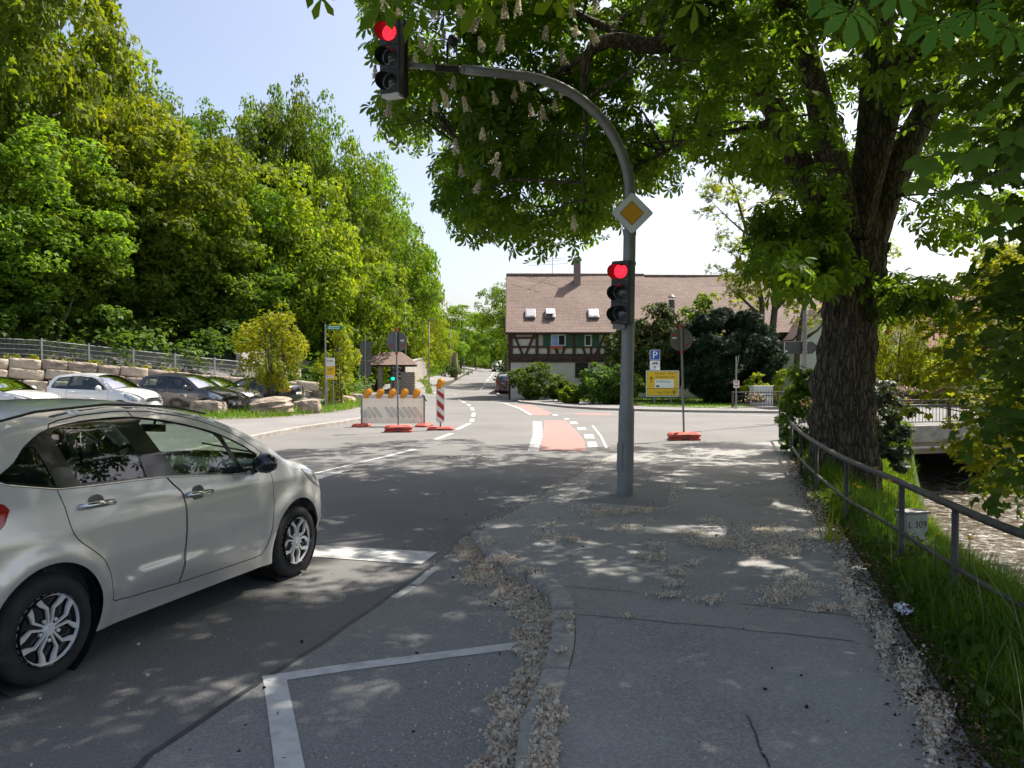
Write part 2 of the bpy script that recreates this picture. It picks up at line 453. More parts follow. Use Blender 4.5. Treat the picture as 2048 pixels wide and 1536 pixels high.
M['blackgloss'] = mat('black_gloss', (0.012, 0.012, 0.013), (0.016, 0.016, 0.016), 8, 0.12, coat=0.6)
M['housing'] = mat('signal_housing', (0.035, 0.033, 0.03), (0.05, 0.047, 0.042), 8, 0.5)
M['rubber'] = mat('tyre_rubber', (0.02, 0.02, 0.02), (0.035, 0.034, 0.032), 12, 0.85, bmp=0.15, bscale=60)
M['silverplastic'] = mat('silver_hubcap', (0.80, 0.80, 0.80), (0.68, 0.68, 0.68), 10, 0.35, 0.2)
M['chrome'] = mat('chrome', (0.75, 0.75, 0.76), (0.65, 0.65, 0.66), 6, 0.1, 1.0)
M['interior'] = mat('car_interior', (0.03, 0.03, 0.033), (0.045, 0.045, 0.047), 20, 0.8)
M['dash'] = mat('dashboard', (0.07, 0.085, 0.10), (0.05, 0.06, 0.07), 20, 0.6)
M['glass'] = glassmat('car_glass', (0.66, 0.76, 0.70))
M['glass_dark'] = glassmat('tinted_glass', (0.16, 0.18, 0.18))
M['lamp_glass'] = mat('headlamp', (0.55, 0.57, 0.6), (0.3, 0.31, 0.33), 14, 0.12, 0.6, coat=1.0)
M['tail_red'] = mat('tail_lamp_red', (0.45, 0.012, 0.01), (0.25, 0.008, 0.008), 10, 0.15, coat=1.0)
M['plate'] = mat('number_plate', (0.75, 0.75, 0.72), (0.6, 0.6, 0.58), 20, 0.5)
M['white'] = mat('white_sheet', (0.72, 0.72, 0.70), (0.62, 0.62, 0.6), 3, 0.45)
M['signwhite'] = mat('sign_white', (0.86, 0.86, 0.84), (0.8, 0.8, 0.78), 4, 0.4)
M['signblack'] = mat('sign_black', (0.02, 0.02, 0.02), (0.03, 0.03, 0.03), 4, 0.5)
M['amber'] = mat('sign_amber', (0.88, 0.42, 0.015), (0.80, 0.37, 0.015), 4, 0.45)
M['yellow'] = mat('sign_yellow', (0.80, 0.50, 0.02), (0.74, 0.46, 0.02), 4, 0.45)
M['signblue'] = mat('sign_blue', (0.03, 0.09, 0.42), (0.03, 0.08, 0.36), 4, 0.45)
M['signgreen'] = mat('sign_green', (0.0, 0.24, 0.11), (0.0, 0.2, 0.09), 4, 0.45)
M['red'] = mat('sign_red', (0.52, 0.035, 0.02), (0.45, 0.03, 0.02), 4, 0.5)
M['redbase'] = mat('recycled_red_plastic', (0.55, 0.10, 0.07), (0.42, 0.075, 0.055), 6, 0.7, bmp=0.2, bscale=40)
M['orange'] = mat('amber_lens', (0.95, 0.38, 0.01), (0.85, 0.32, 0.01), 8, 0.3)
M['orange_d'] = mat('amber_housing', (0.75, 0.30, 0.02), (0.62, 0.25, 0.02), 8, 0.5)
M['stone'] = mat('sandstone_block', (0.54, 0.45, 0.34), (0.36, 0.305, 0.24), 3.2, 0.92, bmp=0.7, bscale=11, bdist=0.05, lo=0.3, hi=0.7)
M['boulder'] = mat('boulder_stone', (0.44, 0.37, 0.29), (0.20, 0.155, 0.12), 2.2, 0.92, bmp=1.0, bscale=7, bdist=0.10, lo=0.35, hi=0.65, stretch=(1, 1, 2.2))
M['concrete'] = mat('concrete_wall', (0.38, 0.34, 0.29), (0.27, 0.245, 0.215), 1.2, 0.92, bmp=0.3, bscale=14, lo=0.25, hi=0.75, stretch=(1, 1, 0.4))
M['bark'] = mat('chestnut_bark', (0.21, 0.165, 0.13), (0.065, 0.05, 0.04), 5.5, 0.95, bmp=1.0, bscale=13, bdist=0.08, lo=0.35, hi=0.62, stretch=(1.6, 1.6, 0.4))
M['bark_thin'] = mat('forest_bark', (0.13, 0.105, 0.08), (0.06, 0.05, 0.04), 5, 0.95, bmp=0.7, bscale=16, bdist=0.02, stretch=(1.3, 1.3, 0.5))
M['leaf_chest'] = leafmat('chestnut_leaf', (0.06, 0.13, 0.017), (0.10, 0.20, 0.025), (0.165, 0.26, 0.038), 0.58, (2.1, 1.85, 0.5), 0.5, 0.3)
M['leaf_near'] = leafmat('near_maple_leaf', (0.08, 0.17, 0.035), (0.105, 0.22, 0.04), (0.15, 0.26, 0.05), 0.5, (1.6, 1.6, 0.55), 0.65, 0.15)
M['leaf_maple'] = leafmat('maple_leaf', (0.09, 0.16, 0.014), (0.145, 0.24, 0.022), (0.22, 0.30, 0.034), 0.54, (1.6, 1.5, 0.5), 0.6, 0.2)
M['leaf_dark'] = leafmat('dark_maple_leaf', (0.075, 0.145, 0.016), (0.12, 0.21, 0.025), (0.19, 0.265, 0.035), 0.54, (1.6, 1.5, 0.5), 0.6, 0.2)
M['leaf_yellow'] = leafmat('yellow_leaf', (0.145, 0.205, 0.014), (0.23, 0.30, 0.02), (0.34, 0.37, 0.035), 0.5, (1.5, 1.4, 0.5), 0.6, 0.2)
M['leaf_yew'] = leafmat('yew_needles', (0.010, 0.026, 0.010), (0.018, 0.044, 0.016), (0.036, 0.07, 0.022), 0.2, (1.3, 1.3, 0.8), 0.6)
M['leaf_conif'] = leafmat('conifer_needles', (0.035, 0.055, 0.010), (0.075, 0.095, 0.016), (0.17, 0.17, 0.03), 0.3, (1.4, 1.3, 0.7), 0.6)
M['leaf_grey'] = leafmat('grey_green_leaf', (0.045, 0.068, 0.04), (0.08, 0.105, 0.065), (0.16, 0.18, 0.13), 0.25, (1.3, 1.3, 0.8), 0.5)
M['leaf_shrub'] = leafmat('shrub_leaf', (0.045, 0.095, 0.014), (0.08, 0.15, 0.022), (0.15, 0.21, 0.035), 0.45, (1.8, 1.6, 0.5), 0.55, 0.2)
M['blade'] = leafmat('grass_blade', (0.07, 0.155, 0.014), (0.115, 0.21, 0.022), (0.21, 0.27, 0.04), 0.42, (1.6, 1.5, 0.5), 0.6, 0.2)
M['straw'] = mat('dry_stalk', (0.42, 0.34, 0.16), (0.3, 0.25, 0.12), 9, 0.8)
M['petal'] = leafmat('fallen_petal', (0.48, 0.33, 0.17), (0.87, 0.79, 0.62), (0.91, 0.86, 0.73), 0.25, (1.0, 0.98, 0.93), 0.8, 0.2)
M['litter'] = leafmat('brown_litter', (0.04, 0.026, 0.016), (0.09, 0.06, 0.035), (0.22, 0.16, 0.10), 0.1, (1, 0.9, 0.8), 0.8, 0.2)
M['blossom'] = leafmat('chestnut_blossom', (0.66, 0.56, 0.40), (0.82, 0.76, 0.62), (0.86, 0.83, 0.74), 0.4, (1.0, 0.97, 0.9), 0.7, 0.2)
M['flower'] = mat('yellow_flower', (0.85, 0.52, 0.01), (0.75, 0.42, 0.01), 30, 0.7)

def plasticmat():
    m, N, L, b = newmat('white_translucent_plastic'); b.inputs['Roughness'].default_value = .5
    vec = coords(N); c = mixc(N, L, ramp(N, L, noise_(N, L, vec, 2.2, 5), .35, .75), (.90, .86, .79), (.84, .80, .73)); L.new(c, b.inputs['Base Color'])
    t = N.new('ShaderNodeBsdfTranslucent'); L.new(c, t.inputs[0]); mx = N.new('ShaderNodeMixShader'); mx.inputs[0].default_value = .3
    L.new(b.outputs[0], mx.inputs[1]); L.new(t.outputs[0], mx.inputs[2]); L.new(mx.outputs[0], N['Material Output'].inputs['Surface']); return m
M['plastic'] = plasticmat()
M['galv_light'] = mat('bright_galvanised_steel', (0.52, 0.52, 0.50), (0.42, 0.42, 0.41), 5, 0.5, 0.15)
M['leaf_gold'] = leafmat('golden_leaf', (0.19, 0.25, 0.014), (0.29, 0.36, 0.02), (0.42, 0.45, 0.04), 0.5, (1.4, 1.35, 0.5), 0.6, 0.2)

def barkmat(name, c1, c2, crack):
    m, N, L, b = newmat(name); vec = coords(N)
    ds = N.new('ShaderNodeMix'); ds.data_type = 'VECTOR'; ds.inputs[0].default_value = .09
    nz = N.new('ShaderNodeTexNoise'); nz.inputs['Scale'].default_value = 5; L.new(vec, nz.inputs['Vector']); L.new(vec, ds.inputs[4]); L.new(nz.outputs['Color'], ds.inputs[5])
    v = N.new('ShaderNodeTexVoronoi'); v.feature = 'DISTANCE_TO_EDGE'; v.inputs['Scale'].default_value = 1.0; L.new(scaled(N, L, ds.outputs[1], (17, 17, 3.3)), v.inputs['Vector'])
    v2 = N.new('ShaderNodeTexVoronoi'); v2.inputs['Scale'].default_value = 1.0; L.new(scaled(N, L, ds.outputs[1], (17, 17, 3.3)), v2.inputs['Vector'])
    sp = N.new('ShaderNodeSeparateColor'); L.new(v2.outputs['Color'], sp.inputs[0])
    c = mixc(N, L, sp.outputs[0], c1, c2); c = mixc(N, L, ramp(N, L, noise_(N, L, vec, 26, 5, .7), .35, .7), c, tuple(.6 * q for q in c2))
    moss = ramp(N, L, noise_(N, L, vec, 1.7, 4), .55, .75); c = mixc(N, L, moss, c, tuple((q + g) / 2 for q, g in zip(c2, (.09, .10, .04))))
    e = ramp(N, L, v.outputs['Distance'], 0.0, .16); c = mixc(N, L, e, crack, c); L.new(c, b.inputs['Base Color']); b.inputs['Roughness'].default_value = .95
    ad = N.new('ShaderNodeMath'); ad.operation = 'MULTIPLY_ADD'; L.new(noise_(N, L, vec, 30, 4), ad.inputs[0]); ad.inputs[1].default_value = .25; L.new(e, ad.inputs[2])
    bump(N, L, b, ad.outputs[0], 1.0, .03); return m
M['bark'] = barkmat('chestnut_bark_plates', (0.23, 0.18, 0.14), (0.15, 0.115, 0.09), (0.055, 0.042, 0.033))

# ================================================================== GROUND, ROADS, WATER
BD = np.array([0.957, 0.29]); BN = np.array([-0.29, 0.957]); B0 = np.array([11.3, 23.3])   # bridge: near railing line, across direction
def bpt(s, p=0.0): q = B0 + BD * s + BN * p; return (float(q[0]), float(q[1]))

def build_ground():
    xs = np.concatenate([np.arange(-600, -150, 50), np.arange(-150, -44, 6), np.arange(-44, 2, 0.75), np.arange(2, 20, 0.3), np.arange(20, 44, 1.2), np.arange(44, 150, 8), np.arange(150, 601, 50)])
    ys = np.concatenate([np.arange(-60, -8, 4), np.arange(-8, 44, 0.4), np.arange(44, 70, 0.8), np.arange(70, 150, 2), np.arange(150, 330, 12), np.arange(330, 900, 60)])
    X, Y = np.meshgrid(xs, ys); Z = hz(X, Y) - 0.07
    rng = np.random.default_rng(3)
    bank = (X > bank_top(Y) - 0.1) & (Y < 70) | ((X < -11) & (Y > 34))
    Z = Z + np.where(bank, rng.normal(0, 0.045, X.shape), 0)
    n = len(xs); k = len(ys)
    V = np.stack([X, Y, Z], -1).reshape(-1, 3)
    i = np.arange(k - 1)[:, None] * n + np.arange(n - 1)[None, :]
    F = np.stack([i, i + 1, i + n + 1, i + n], -1).reshape(-1, 4)
    cx = V[F].mean(1); x, y, z = cx[:, 0], cx[:, 1], cx[:, 2]
    d = (x - FA[0]) * FN[0] + (y - FA[1]) * FN[1]
    mi = np.zeros(len(F), int)
    mi[(d > 0) & (x < -6) & (y > 20)] = 1
    mi[(z < -1.3)] = 2
    me = np_mesh('ground', V, F, [M['groundgrass'], M['forestfloor'], M['soil']], True, None, mi)
    tag(link('ground', me), None, None, None, 'structure')
build_ground()

road_poly = [(-34, -10), (1.2, -10), (1.4, -4), (1.5, 3), (2.0, 5), (2.8, 7.4), (3.6, 9.7), (5.0, 13.6), (6.3, 17.4), (6.95, 20), (11.2, 23.1), (14.2, 31), (17.4, 41), (16, 52), (0.3, 62), (0.3, 72), (-5.9, 72), (-9, 60), (-24, 60), (-34, 45)]
sheet('road', road_poly, M['road'], 0.0, 1.6)
far_l = [(-5.9, 72), (-6.0, 100), (-5.8, 133), (-5.6, 170)]
far_r = [(0.3, 72), (0.3, 100), (0.2, 133), (0.2, 170)]
sheet('road_uphill', [(-5.9, 71.9)] + [(0.3, 71.9)] + far_r[1:] + far_l[::-1][:-1], M['road'], 0.0, 3)

# right pavement with its granite kerb
KR = [(0.02, -6), (-0.06, 1.0)] + [tuple(G(*p).xy) for p in ((1028, 1536), (1059, 1435), (1086, 1365), (1102, 1310), (1105, 1262), (1101, 1228), (1092, 1204), (1066, 1180), (1008, 1149), (972, 1119), (941, 1080))]
KR = [tuple(p) for p in smooth_line([(a, b, 0) for a, b in KR], 5)]
KR = [(p[0], p[1]) for p in KR]
KF = [tuple(G(*p).xy) for p in ((958, 1060), (1000, 1040), (1090, 990), (1150, 955), (1212, 916))]
PE = [tuple(G(*p).xy) for p in ((1562, 888), (1600, 980), (1650, 1060), (1700, 1150), (1760, 1270), (1830, 1400), (1890, 1536))]
PE = [(p[0] + 0.12, p[1]) for p in PE]
PE = [(6.75, 19.6)] + PE[0:] + [(1.75, 1.0), (1.7, -6)]
def zpave(x, y): return 0.085 * (1 - float(sstep(7.9, 9.3, y))) + 0.008
def kerb_off(pts, d):
    out = []
    for i, p in enumerate(pts):
        a = Vector(pts[max(i - 1, 0)]); b = Vector(pts[min(i + 1, len(pts) - 1)]); t = (b - a).normalized()
        out.append((p[0] + t.y * d, p[1] - t.x * d))
    return out
KRI = kerb_off(KR, 0.15)
sheet('pavement', KRI + KF + [tuple(G(1240, 904).xy)] + PE, M['pave'], 0.0, 0.5, zpave)
def build_kerb():
    rng = random.Random(4); mb = MB()
    dist = [0.0]
    for i in range(1, len(KR)): dist.append(dist[-1] + (Vector(KR[i]) - Vector(KR[i - 1])).length)
    tot = dist[-1]; s = 0.0
    def at(q):
        return np.array([np.interp(q, dist, [p[0] for p in KR]), np.interp(q, dist, [p[1] for p in KR])])
    while s < tot - 0.1:
        l = rng.uniform(0.42, 0.62) if s > 8.0 else rng.uniform(0.75, 1.0)
        e = min(s + l, tot); ps = [at(s + (e - s) * k / 4) for k in range(5)]
        h0 = zpave(*ps[0]) + 0.006 + rng.uniform(-.006, .006); h1 = zpave(*ps[-1]) + 0.006 + rng.uniform(-.006, .006)
        off = rng.uniform(-.01, .01); vs = []
        g = 0.008 / max(e - s, .05)
        for k in range(5):
            q = at(s + (e - s) * (g + (1 - 2 * g) * k / 4)); a = at(s + (e - s) * max(0, (k - 1) / 4)); b = at(s + (e - s) * min(1, (k + 1) / 4))
            t = (b - a) / np.linalg.norm(b - a); nn = np.array([t[1], -t[0]])
            h = h0 + (h1 - h0) * k / 4 + rng.uniform(-.003, .003)
            for w, z in ((0.0 + off, -0.06), (0.0 + off, h - 0.022), (0.022 + off, h), (0.15 + off, h + .002), (0.155 + off, -0.06)):
                p = q + nn * w; vs.append((p[0], p[1], z))
        fs = []
        for k in range(4):
            for j in range(4): fs.append((k * 5 + j, k * 5 + j + 1, k * 5 + j + 6, k * 5 + j + 5))
        fs += [(4, 3, 2, 1, 0), (20, 21, 22, 23, 24)]
        mb.add(vs, fs); s = e
    tag(mb.build('kerb', M['kerb'], auto=50), None, None, None, 'structure')
build_kerb()
# coarse parking bay surface beside the kerb, smooth lane beside it
seam = [G(*p) for p in ((250, 1560), (290, 1518), (500, 1378), (640, 1290), (770, 1200), (870, 1128), (930, 1070))]
seam = [(-2.2, 1.2), (-1.83, 2.6)] + [tuple(p.xy) for p in seam]
bayp = seam + [tuple(G(944, 1078).xy)] + [p for p in KR[::-1] if p[1] < 8.2 and p[1] > 0.5] + [(0.0, 0.5)]
bayp = [(p[0], p[1]) for p in bayp]
sheet('parking_bay', bayp, M['bay'], 0.004, 0.5)
tag(strip(seam, 0.035, 0.008, None, None, .12, .010).build('seam', M['seam']), None, None, None, 'structure')
mb = MB()
for a in ([(1345, 936), (1340, 975), (1333, 1017)], [(1333, 1017), (1250, 1008), (1150, 1000)], [(1140, 1003), (1168, 985), (1192, 966)], [(1306, 932), (1296, 960), (1294, 975)]):
    strip([tuple(G(*p, 0.01).xy) for p in a], 0.016, 0.004, zpave, mb, 0.08, 0.010)
tag(mb.build('pavement_joint', M['crack']), None, None, None, 'structure')
mb = MB()
for a in ([(1080, 1172), (1180, 1177), (1277, 1185)], [(1149, 1230), (1314, 1243), (1500, 1262), (1711, 1283)], [(1493, 1431), (1512, 1470), (1518, 1490), (1540, 1536)], [(1475, 1208), (1600, 1222), (1720, 1235)]):
    strip([tuple(G(*p, 0.09).xy) for p in a], 0.009, 0.003, zpave, mb, 0.06, 0.012)
tag(mb.build('pavement_crack', M['seam']), None, None, None, 'structure')
patch = [tuple(G(*p).xy) for p in ((1140, 1001), (1190, 966), (1225, 934), (1345, 934), (1333, 1016))]
sheet('pavement_patch', patch, M['pave_new'], 0.0025, 0.5, zpave)

# left pavement, verge and far left pavement
KL = [(-7.0, -8), (-6.85, 8), tuple(G(440, 897).xy), tuple(G(505, 881).xy), tuple(G(600, 862).xy), tuple(G(680, 850).xy), tuple(G(725, 842).xy), tuple(G(745, 832).xy), tuple(G(742, 822).xy)]
KLi = [tuple(G(*p).xy) for p in ((735, 814), (700, 824), (640, 833), (560, 840), (430, 846))] + [(-11.0, 22), (-9.8, 8), (-9.8, -8)]
sheet('pavement_far_side', KL + KLi, M['pave_light'], 0.11, 1.0, skirt=0.0)
def kerb_line(pts, h=0.115, w=0.14, off=0.0, name='kerb_far_side', m='kerb_light', lift=0.0):
    mb = MB(); pts = [Vector(p) for p in densify(pts, 1.0, False)]
    vs = []
    for i, p in enumerate(pts):
        t = (pts[min(i + 1, len(pts) - 1)] - pts[max(i - 1, 0)]).normalized(); nn = Vector((t.y, -t.x)); z = gz(p.x, p.y) + lift
        for q, dz in ((0, -.05), (0, h - .015), (.02, h), (w, h + .003), (w, -.05)):
            u = p + nn * (q + off); vs.append((u.x, u.y, z + dz))
    fs = []
    for i in range(len(pts) - 1):
        for j in range(4): fs.append((i * 5 + j, i * 5 + j + 1, i * 5 + j + 6, i * 5 + j + 5))
    mb.add(vs, fs); return tag(mb.build(name, M[m]), None, None, None, 'structure')
kerb_line(KL[::-1], 0.12, 0.16)
verge = [tuple(G(*p).xy) for p in ((735, 815), (700, 825), (640, 834), (560, 841), (430, 847), (330, 848), (330, 838), (430, 826), (560, 822), (690, 805), (730, 803))]
sheet('grass_verge', verge, M['gravel'], 0.115, 0.8)
FL = [GT(*p) for p in ((600, 800), (690, 796), (760, 790), (820, 781), (849, 775), (905, 760), (940, 743))]
FLw = [tuple(p.xy) for p in FL] + [(-6.15, 133), (-6.0, 170)]
FLi = [(-9.5, 170), (-8.6, 133)] + [(-8.2, 100), (-8.4, 85), (-9.6, 70)] + [tuple(GT(*p).xy) for p in ((800, 768), (740, 776), (690, 782), (600, 786))]
sheet('pavement_uphill', FLw + FLi, M['pave_light'], 0.11, 1.5)
kerb_line(FLw[::-1], 0.12, 0.16, name='kerb_uphill')
sheet('lawn_uphill', [(-8.45, 84), (-8.25, 100), (-8.65, 133), (-14, 140), (-11.5, 104), (-9.9, 88)], M['lawn'], 0.14, 2)
sheet('footpath', [(-9.7, 72), (-8.5, 84), (-9.9, 88), (-11.5, 104), (-14, 140), (-16.0, 140), (-13.2, 104), (-11.2, 88), (-10.4, 76)], M['pave_light'], 0.15, 2)
# car park ground
sheet('car_park', [(-12, 24), (-10.0, 30), (-9.4, 40), (-10, 53.5), (-11.7, 53.5), (-14.4, 48), (-14.5, 40.6), (-21.7, 35.4), (-33, 27.2), (-33, 24)], M['pave_light'], 0.006, 2)
# right: pavement, kerb and lawn in front of the house
KH = [tuple(G(*p).xy) for p in ((985, 787), (1000, 792.5), (1025, 801), (1040, 806), (1135, 816), (1200, 820), (1300, 823), (1400, 825), (1562, 827))]
LH = [tuple(G(*p).xy) for p in ((1480, 820), (1400, 819.5), (1300, 817), (1239, 813), (1113, 801.5), (1050, 793))]
sheet('pavement_by_house', KH + [(11.2, 36.2), (10.6, 36.6)] + LH + [(0.2, 52), (-0.35, 59), (-1.0, 59)], M['pave_light'], 0.10, 1.0)
kerb_line(KH[::-1], 0.11, 0.15, name='kerb_by_house', m='kerb')
sheet('lawn', LH + [(0.3, 52.5), (22, 54), (24, 47), (10.8, 36.8)], M['lawn'], 0.12, 1.0)
sheet('verge_house_rear', [(0.25, 59.5), (0.6, 72), (0.5, 100), (0.4, 140), (20, 140), (20, 59.5)], M['lawn'], 0.12, 3)

# painted markings
mb = MB()
strip([tuple(G(*p).xy) for p in ((525, 1362), (700, 1336), (880, 1313), (1036, 1293))], 0.115, 0.008, None, mb)
strip([tuple(G(*p).xy) for p in ((548, 1352), (565, 1450), (583, 1560))], 0.125, 0.009, None, mb)
quad(mb, ((560, 1090), (640, 1092), (876, 1105), (842, 1130), (620, 1114), (540, 1110)), 0.006)
quad(mb, ((854, 1143), (871, 1143), (838, 1172), (822, 1170)), 0.008); quad(mb, ((818, 1173), (834, 1175), (796, 1199), (780, 1196)), 0.008)
quad(mb, ((600, 962), (628, 950), (706, 938.5), (632, 961)), 0.005)
strip([tuple(G(*p).xy) for p in ((560, 966), (620, 949.5), (700, 930), (760, 916))], 0.07, 0.006, None, mb)
for a in (((760, 916), (829, 899)), ((872, 879), (903, 867)), ((914, 859), (939, 847)), ((943, 844), (945, 838)), ((946, 833), (948, 826)), ((946, 821), (943, 815)), ((940, 812), (935, 808.5)), ((930, 806), (924, 802.5)), ((921, 801), (916, 798.5)), ((440, 1014), (505, 989))):
    strip([tuple(G(*p).xy) for p in a], 0.15, 0.006, None, mb)
strip([tuple(G(*p).xy) for p in ((848, 789.5), (912, 790))], 0.4, 0.006, None, mb)
strip([tuple(G(*p).xy) for p in ((911, 788), (915, 785))], 0.15, 0.007, None, mb)
strip([tuple(G(*p).xy) for p in ((948, 804), (980, 803), (1008, 806), (1040, 817), (1062, 830))], 0.12, 0.006, None, mb)
strip([(-5.6, 74), (-5.62, 100), (-5.45, 133)], 0.16, 0.012, None, mb)
for y in range(66, 140, 9): strip([(-2.72, y), (-2.7, y + 5)], 0.14, 0.012, None, mb)
for i in range(11):
    f = i / 10.0; y = 845 + (900 - 845) * f ** 1.25; x0 = 1066 - 10 * max(0, f - .55) / .45; w = 17 + 5 * f; h = 1.4 + 1.5 * f
    quad(mb, ((x0, y - h), (x0 + w, y - h), (x0 + w + .5, y + h), (x0 - .5, y + h)), 0.006)
for x, y, w, h in ((1147, 846, 16, 2.2), (1163, 857.5, 18, 2.6), (1178, 873, 20, 4), (1184, 889, 20, 5), (1133, 838, 10, 1.2), (1110, 830, 11, 1.2)):
    quad(mb, ((x - w / 2, y - h), (x + w / 2 - 2, y - h), (x + w / 2 + 1, y + h), (x - w / 2 + 2, y + h)), 0.006)
strip([tuple(G(*p).xy) for p in ((1185, 851), (1202, 873), (1213, 896))], 0.06, 0.006, None, mb)
strip([tuple(G(*p).xy) for p in ((1150, 822.5), (1300, 826), (1560, 832))], 0.10, 0.006, None, mb)
tag(mb.build('road_marking', M['line']), None, None, None, 'structure')
mb = MB()
quad(mb, ((1088, 841), (1131, 841), (1151, 860), (1170, 883), (1171, 903), (1080, 900), (1087, 870)), 0.004)
quad(mb, ((1026, 810), (1062, 809.5), (1105, 826), (1095, 831), (1058, 830)), 0.004)
quad(mb, ((1150, 826.5), (1222, 827), (1222, 830), (1150, 829)), 0.004)
tag(mb.build('cycle_crossing', M['redlane']), None, None, None, 'structure')
# manhole cover
mp = G(935, 914)
mh = root('manhole_cover', (mp.x, mp.y, 0.0), 0, 'round iron manhole cover with a pale ring, set in the shaded road', 'manhole cover')
mb = MB(); mb.lathe([(0.0, .006), (.30, .006), (.305, .004)], 36); mb.build('lid', M['steel'], mh)
mb = MB(); mb.lathe([(.31, .004), (.315, .009), (.36, .009), (.375, .004)], 40)
for rr in (.10, .2): mb.lathe([(rr, .0065), (rr + .005, .010), (rr + .03, .010), (rr + .035, .0065)], 36)
for i in range(12):
    a = i * math.pi / 6; mb.box((.26 * math.cos(a), .26 * math.sin(a), .0085), (.06, .03, .004), (0, 0, a))
mb.build('rim', M['kerb_light'], mh)

# river
def build_water():
    m, N, L, b = newmat('river_water'); vec = coords(N)
    b.inputs['Base Color'].default_value = (0.075, 0.06, 0.03, 1); b.inputs['Roughness'].default_value = 0.06; b.inputs['IOR'].default_value = 1.33
    f = ramp(N, L, noise_(N, L, scaled(N, L, vec, (1, .8, 1)), 1.2, 6, .6), 0.3, .7)
    L.new(mixc(N, L, f, (0.05, 0.042, 0.02), (0.16, 0.12, 0.055)), b.inputs['Base Color'])
    sparkle = ramp(N, L, noise_(N, L, vec, 5, 6, .75), 0.50, 0.68)  # sky and sun sparkle put into the water colour as pale patches
    L.new(mixc(N, L, sparkle, (0.075, 0.06, 0.028), (0.62, 0.6, 0.58)), b.inputs['Base Color'])
    bump(N, L, b, noise_(N, L, vec, 2.6, 5, .6), 0.7, 0.18)
    ys = np.arange(-40, 90, 1.0); V = []; F = []
    for i, y in enumerate(ys):
        l = float(wat_l(y)) - 2.5; V += [(l + k * 2.0, y, -1.9) for k in range(8)]
    for i in range(len(ys) - 1):
        for k in range(7): a = i * 8 + k; F.append((a, a + 1, a + 9, a + 8))
    tag(link('river', np_mesh('river', V, F, m, True)), None, None, None, 'structure')
build_water()

# ------------------------------------------------------------------ bridge with railings and flower boxes
br = root('bridge', (0, 0, 0), 0, 'low concrete road bridge over the stream, dark opening beneath its pale edge beam', 'bridge')
mb = MB()
def bbox(mb, s0, s1, p0, p1, z0, z1):
    c = [bpt(s0, p0), bpt(s1, p0), bpt(s1, p1), bpt(s0, p1)]
    mb.add([(x, y, z0) for x, y in c] + [(x, y, z1) for x, y in c], [(3, 2, 1, 0), (4, 5, 6, 7), (0, 1, 5, 4), (1, 2, 6, 5), (2, 3, 7, 6), (3, 0, 4, 7)])
bbox(mb, 0.2, 17, 0.15, 12.5, -0.55, -0.03); bbox(mb, 0.2, 17, 0.5, 1.0, -0.8, -0.553)
mb.build('deck', M['concrete'], br)
mb = MB(); bbox(mb, -0.1, 18, -0.22, 0.14, -0.36, 0.13); bbox(mb, 2.0, 18, 12.5, 12.8, -0.36, 0.13)
_a = Vector((6.97, 20.07)); _b = Vector(bpt(-.1)); _t = (_b - _a).normalized(); _n = Vector((_t.y, -_t.x)); _c = (_a + _b) / 2 + _n * .12
mb.box((_c.x, _c.y, -.15), ((_b - _a).length + .1, .3, .5), (0, 0, math.atan2(_t.y, _t.x))); mb.build('edge_beam', M['kerb_light'], br, bevel=.02)
mb = MB(); bbox(mb, -.3, .5, 0.0, 12.4, -2.8, -0.56); bbox(mb, 10.4, 11.4, 0.0, 12.4, -2.8, -0.56); mb.build('abutment', M['concrete'], br)
mb = MB(); q = [bpt(0, .14), bpt(40, .14), bpt(40, 12.5), bpt(0, 12.5)]
mb.add([(x, y, -0.005) for x, y in q], [(0, 1, 2, 3)]); mb.build('carriageway', M['road'], br)
mb = MB(); q0 = bpt(.1, -.32); q1 = bpt(18, -.32); mb.tube([(q0[0], q0[1], -.52), (q1[0], q1[1], -.52)], .045, 8); mb.build('pipe', M['galv'], br)

def railing(name, pts, h, label, cat, post_every=2.4, bar=0.13, post_w=.085):
    o = root(name, (pts[0][0], pts[0][1], 0), 0, label, cat); ox, oy = pts[0]
    pr = MB(); bs = MB(); posts = []
    for a, b in zip(pts[:-1], pts[1:]):
        a2 = Vector((a[0] - ox, a[1] - oy)); b2 = Vector((b[0] - ox, b[1] - oy)); l = (b2 - a2).length; n = max(1, round(l / post_every)); an = math.atan2(b2.y - a2.y, b2.x - a2.x)
        for i in range(n + 1):
            if i == 0 and a is not pts[0]: continue
            posts.append((a2.lerp(b2, i / n), an))
        c = (a2 + b2) / 2
        pr.box((c.x, c.y, h), (l + .05, .07, .055), (0, 0, an)); pr.box((c.x, c.y, h - .16), (l, .03, .03), (0, 0, an)); pr.box((c.x, c.y, .24), (l, .03, .03), (0, 0, an))
        k = int(l / bar)
        for i in range(1, k):
            q = a2.lerp(b2, i / k); bs.cyl((q.x, q.y, .24), (q.x, q.y, h - .16), .009, n=5)
    pr.build('rail', M['brownmetal'], o, bevel=.008); bs.build('bars', M['brownmetal'], o)
    for q, an in posts:
        mb = MB(); mb.box((0, 0, (h - .03) / 2 + .05), (post_w, post_w, h - .03), (0, 0, an)); mb.build('post', M['brownmetal'], o, bevel=.008, loc=(q.x, q.y, 0.02))
    return o
rl_near = railing('bridge_railing', [(6.97, 20.07), bpt(0), bpt(14)], .90, 'brown barred railing on the near edge of the bridge, ending at a thick post', 'railing')
rl_far = railing('bridge_railing', [bpt(2.78, 12.6), bpt(20, 12.6)], .82, 'brown barred railing on the far edge of the bridge, in front of the white cabinet', 'railing')

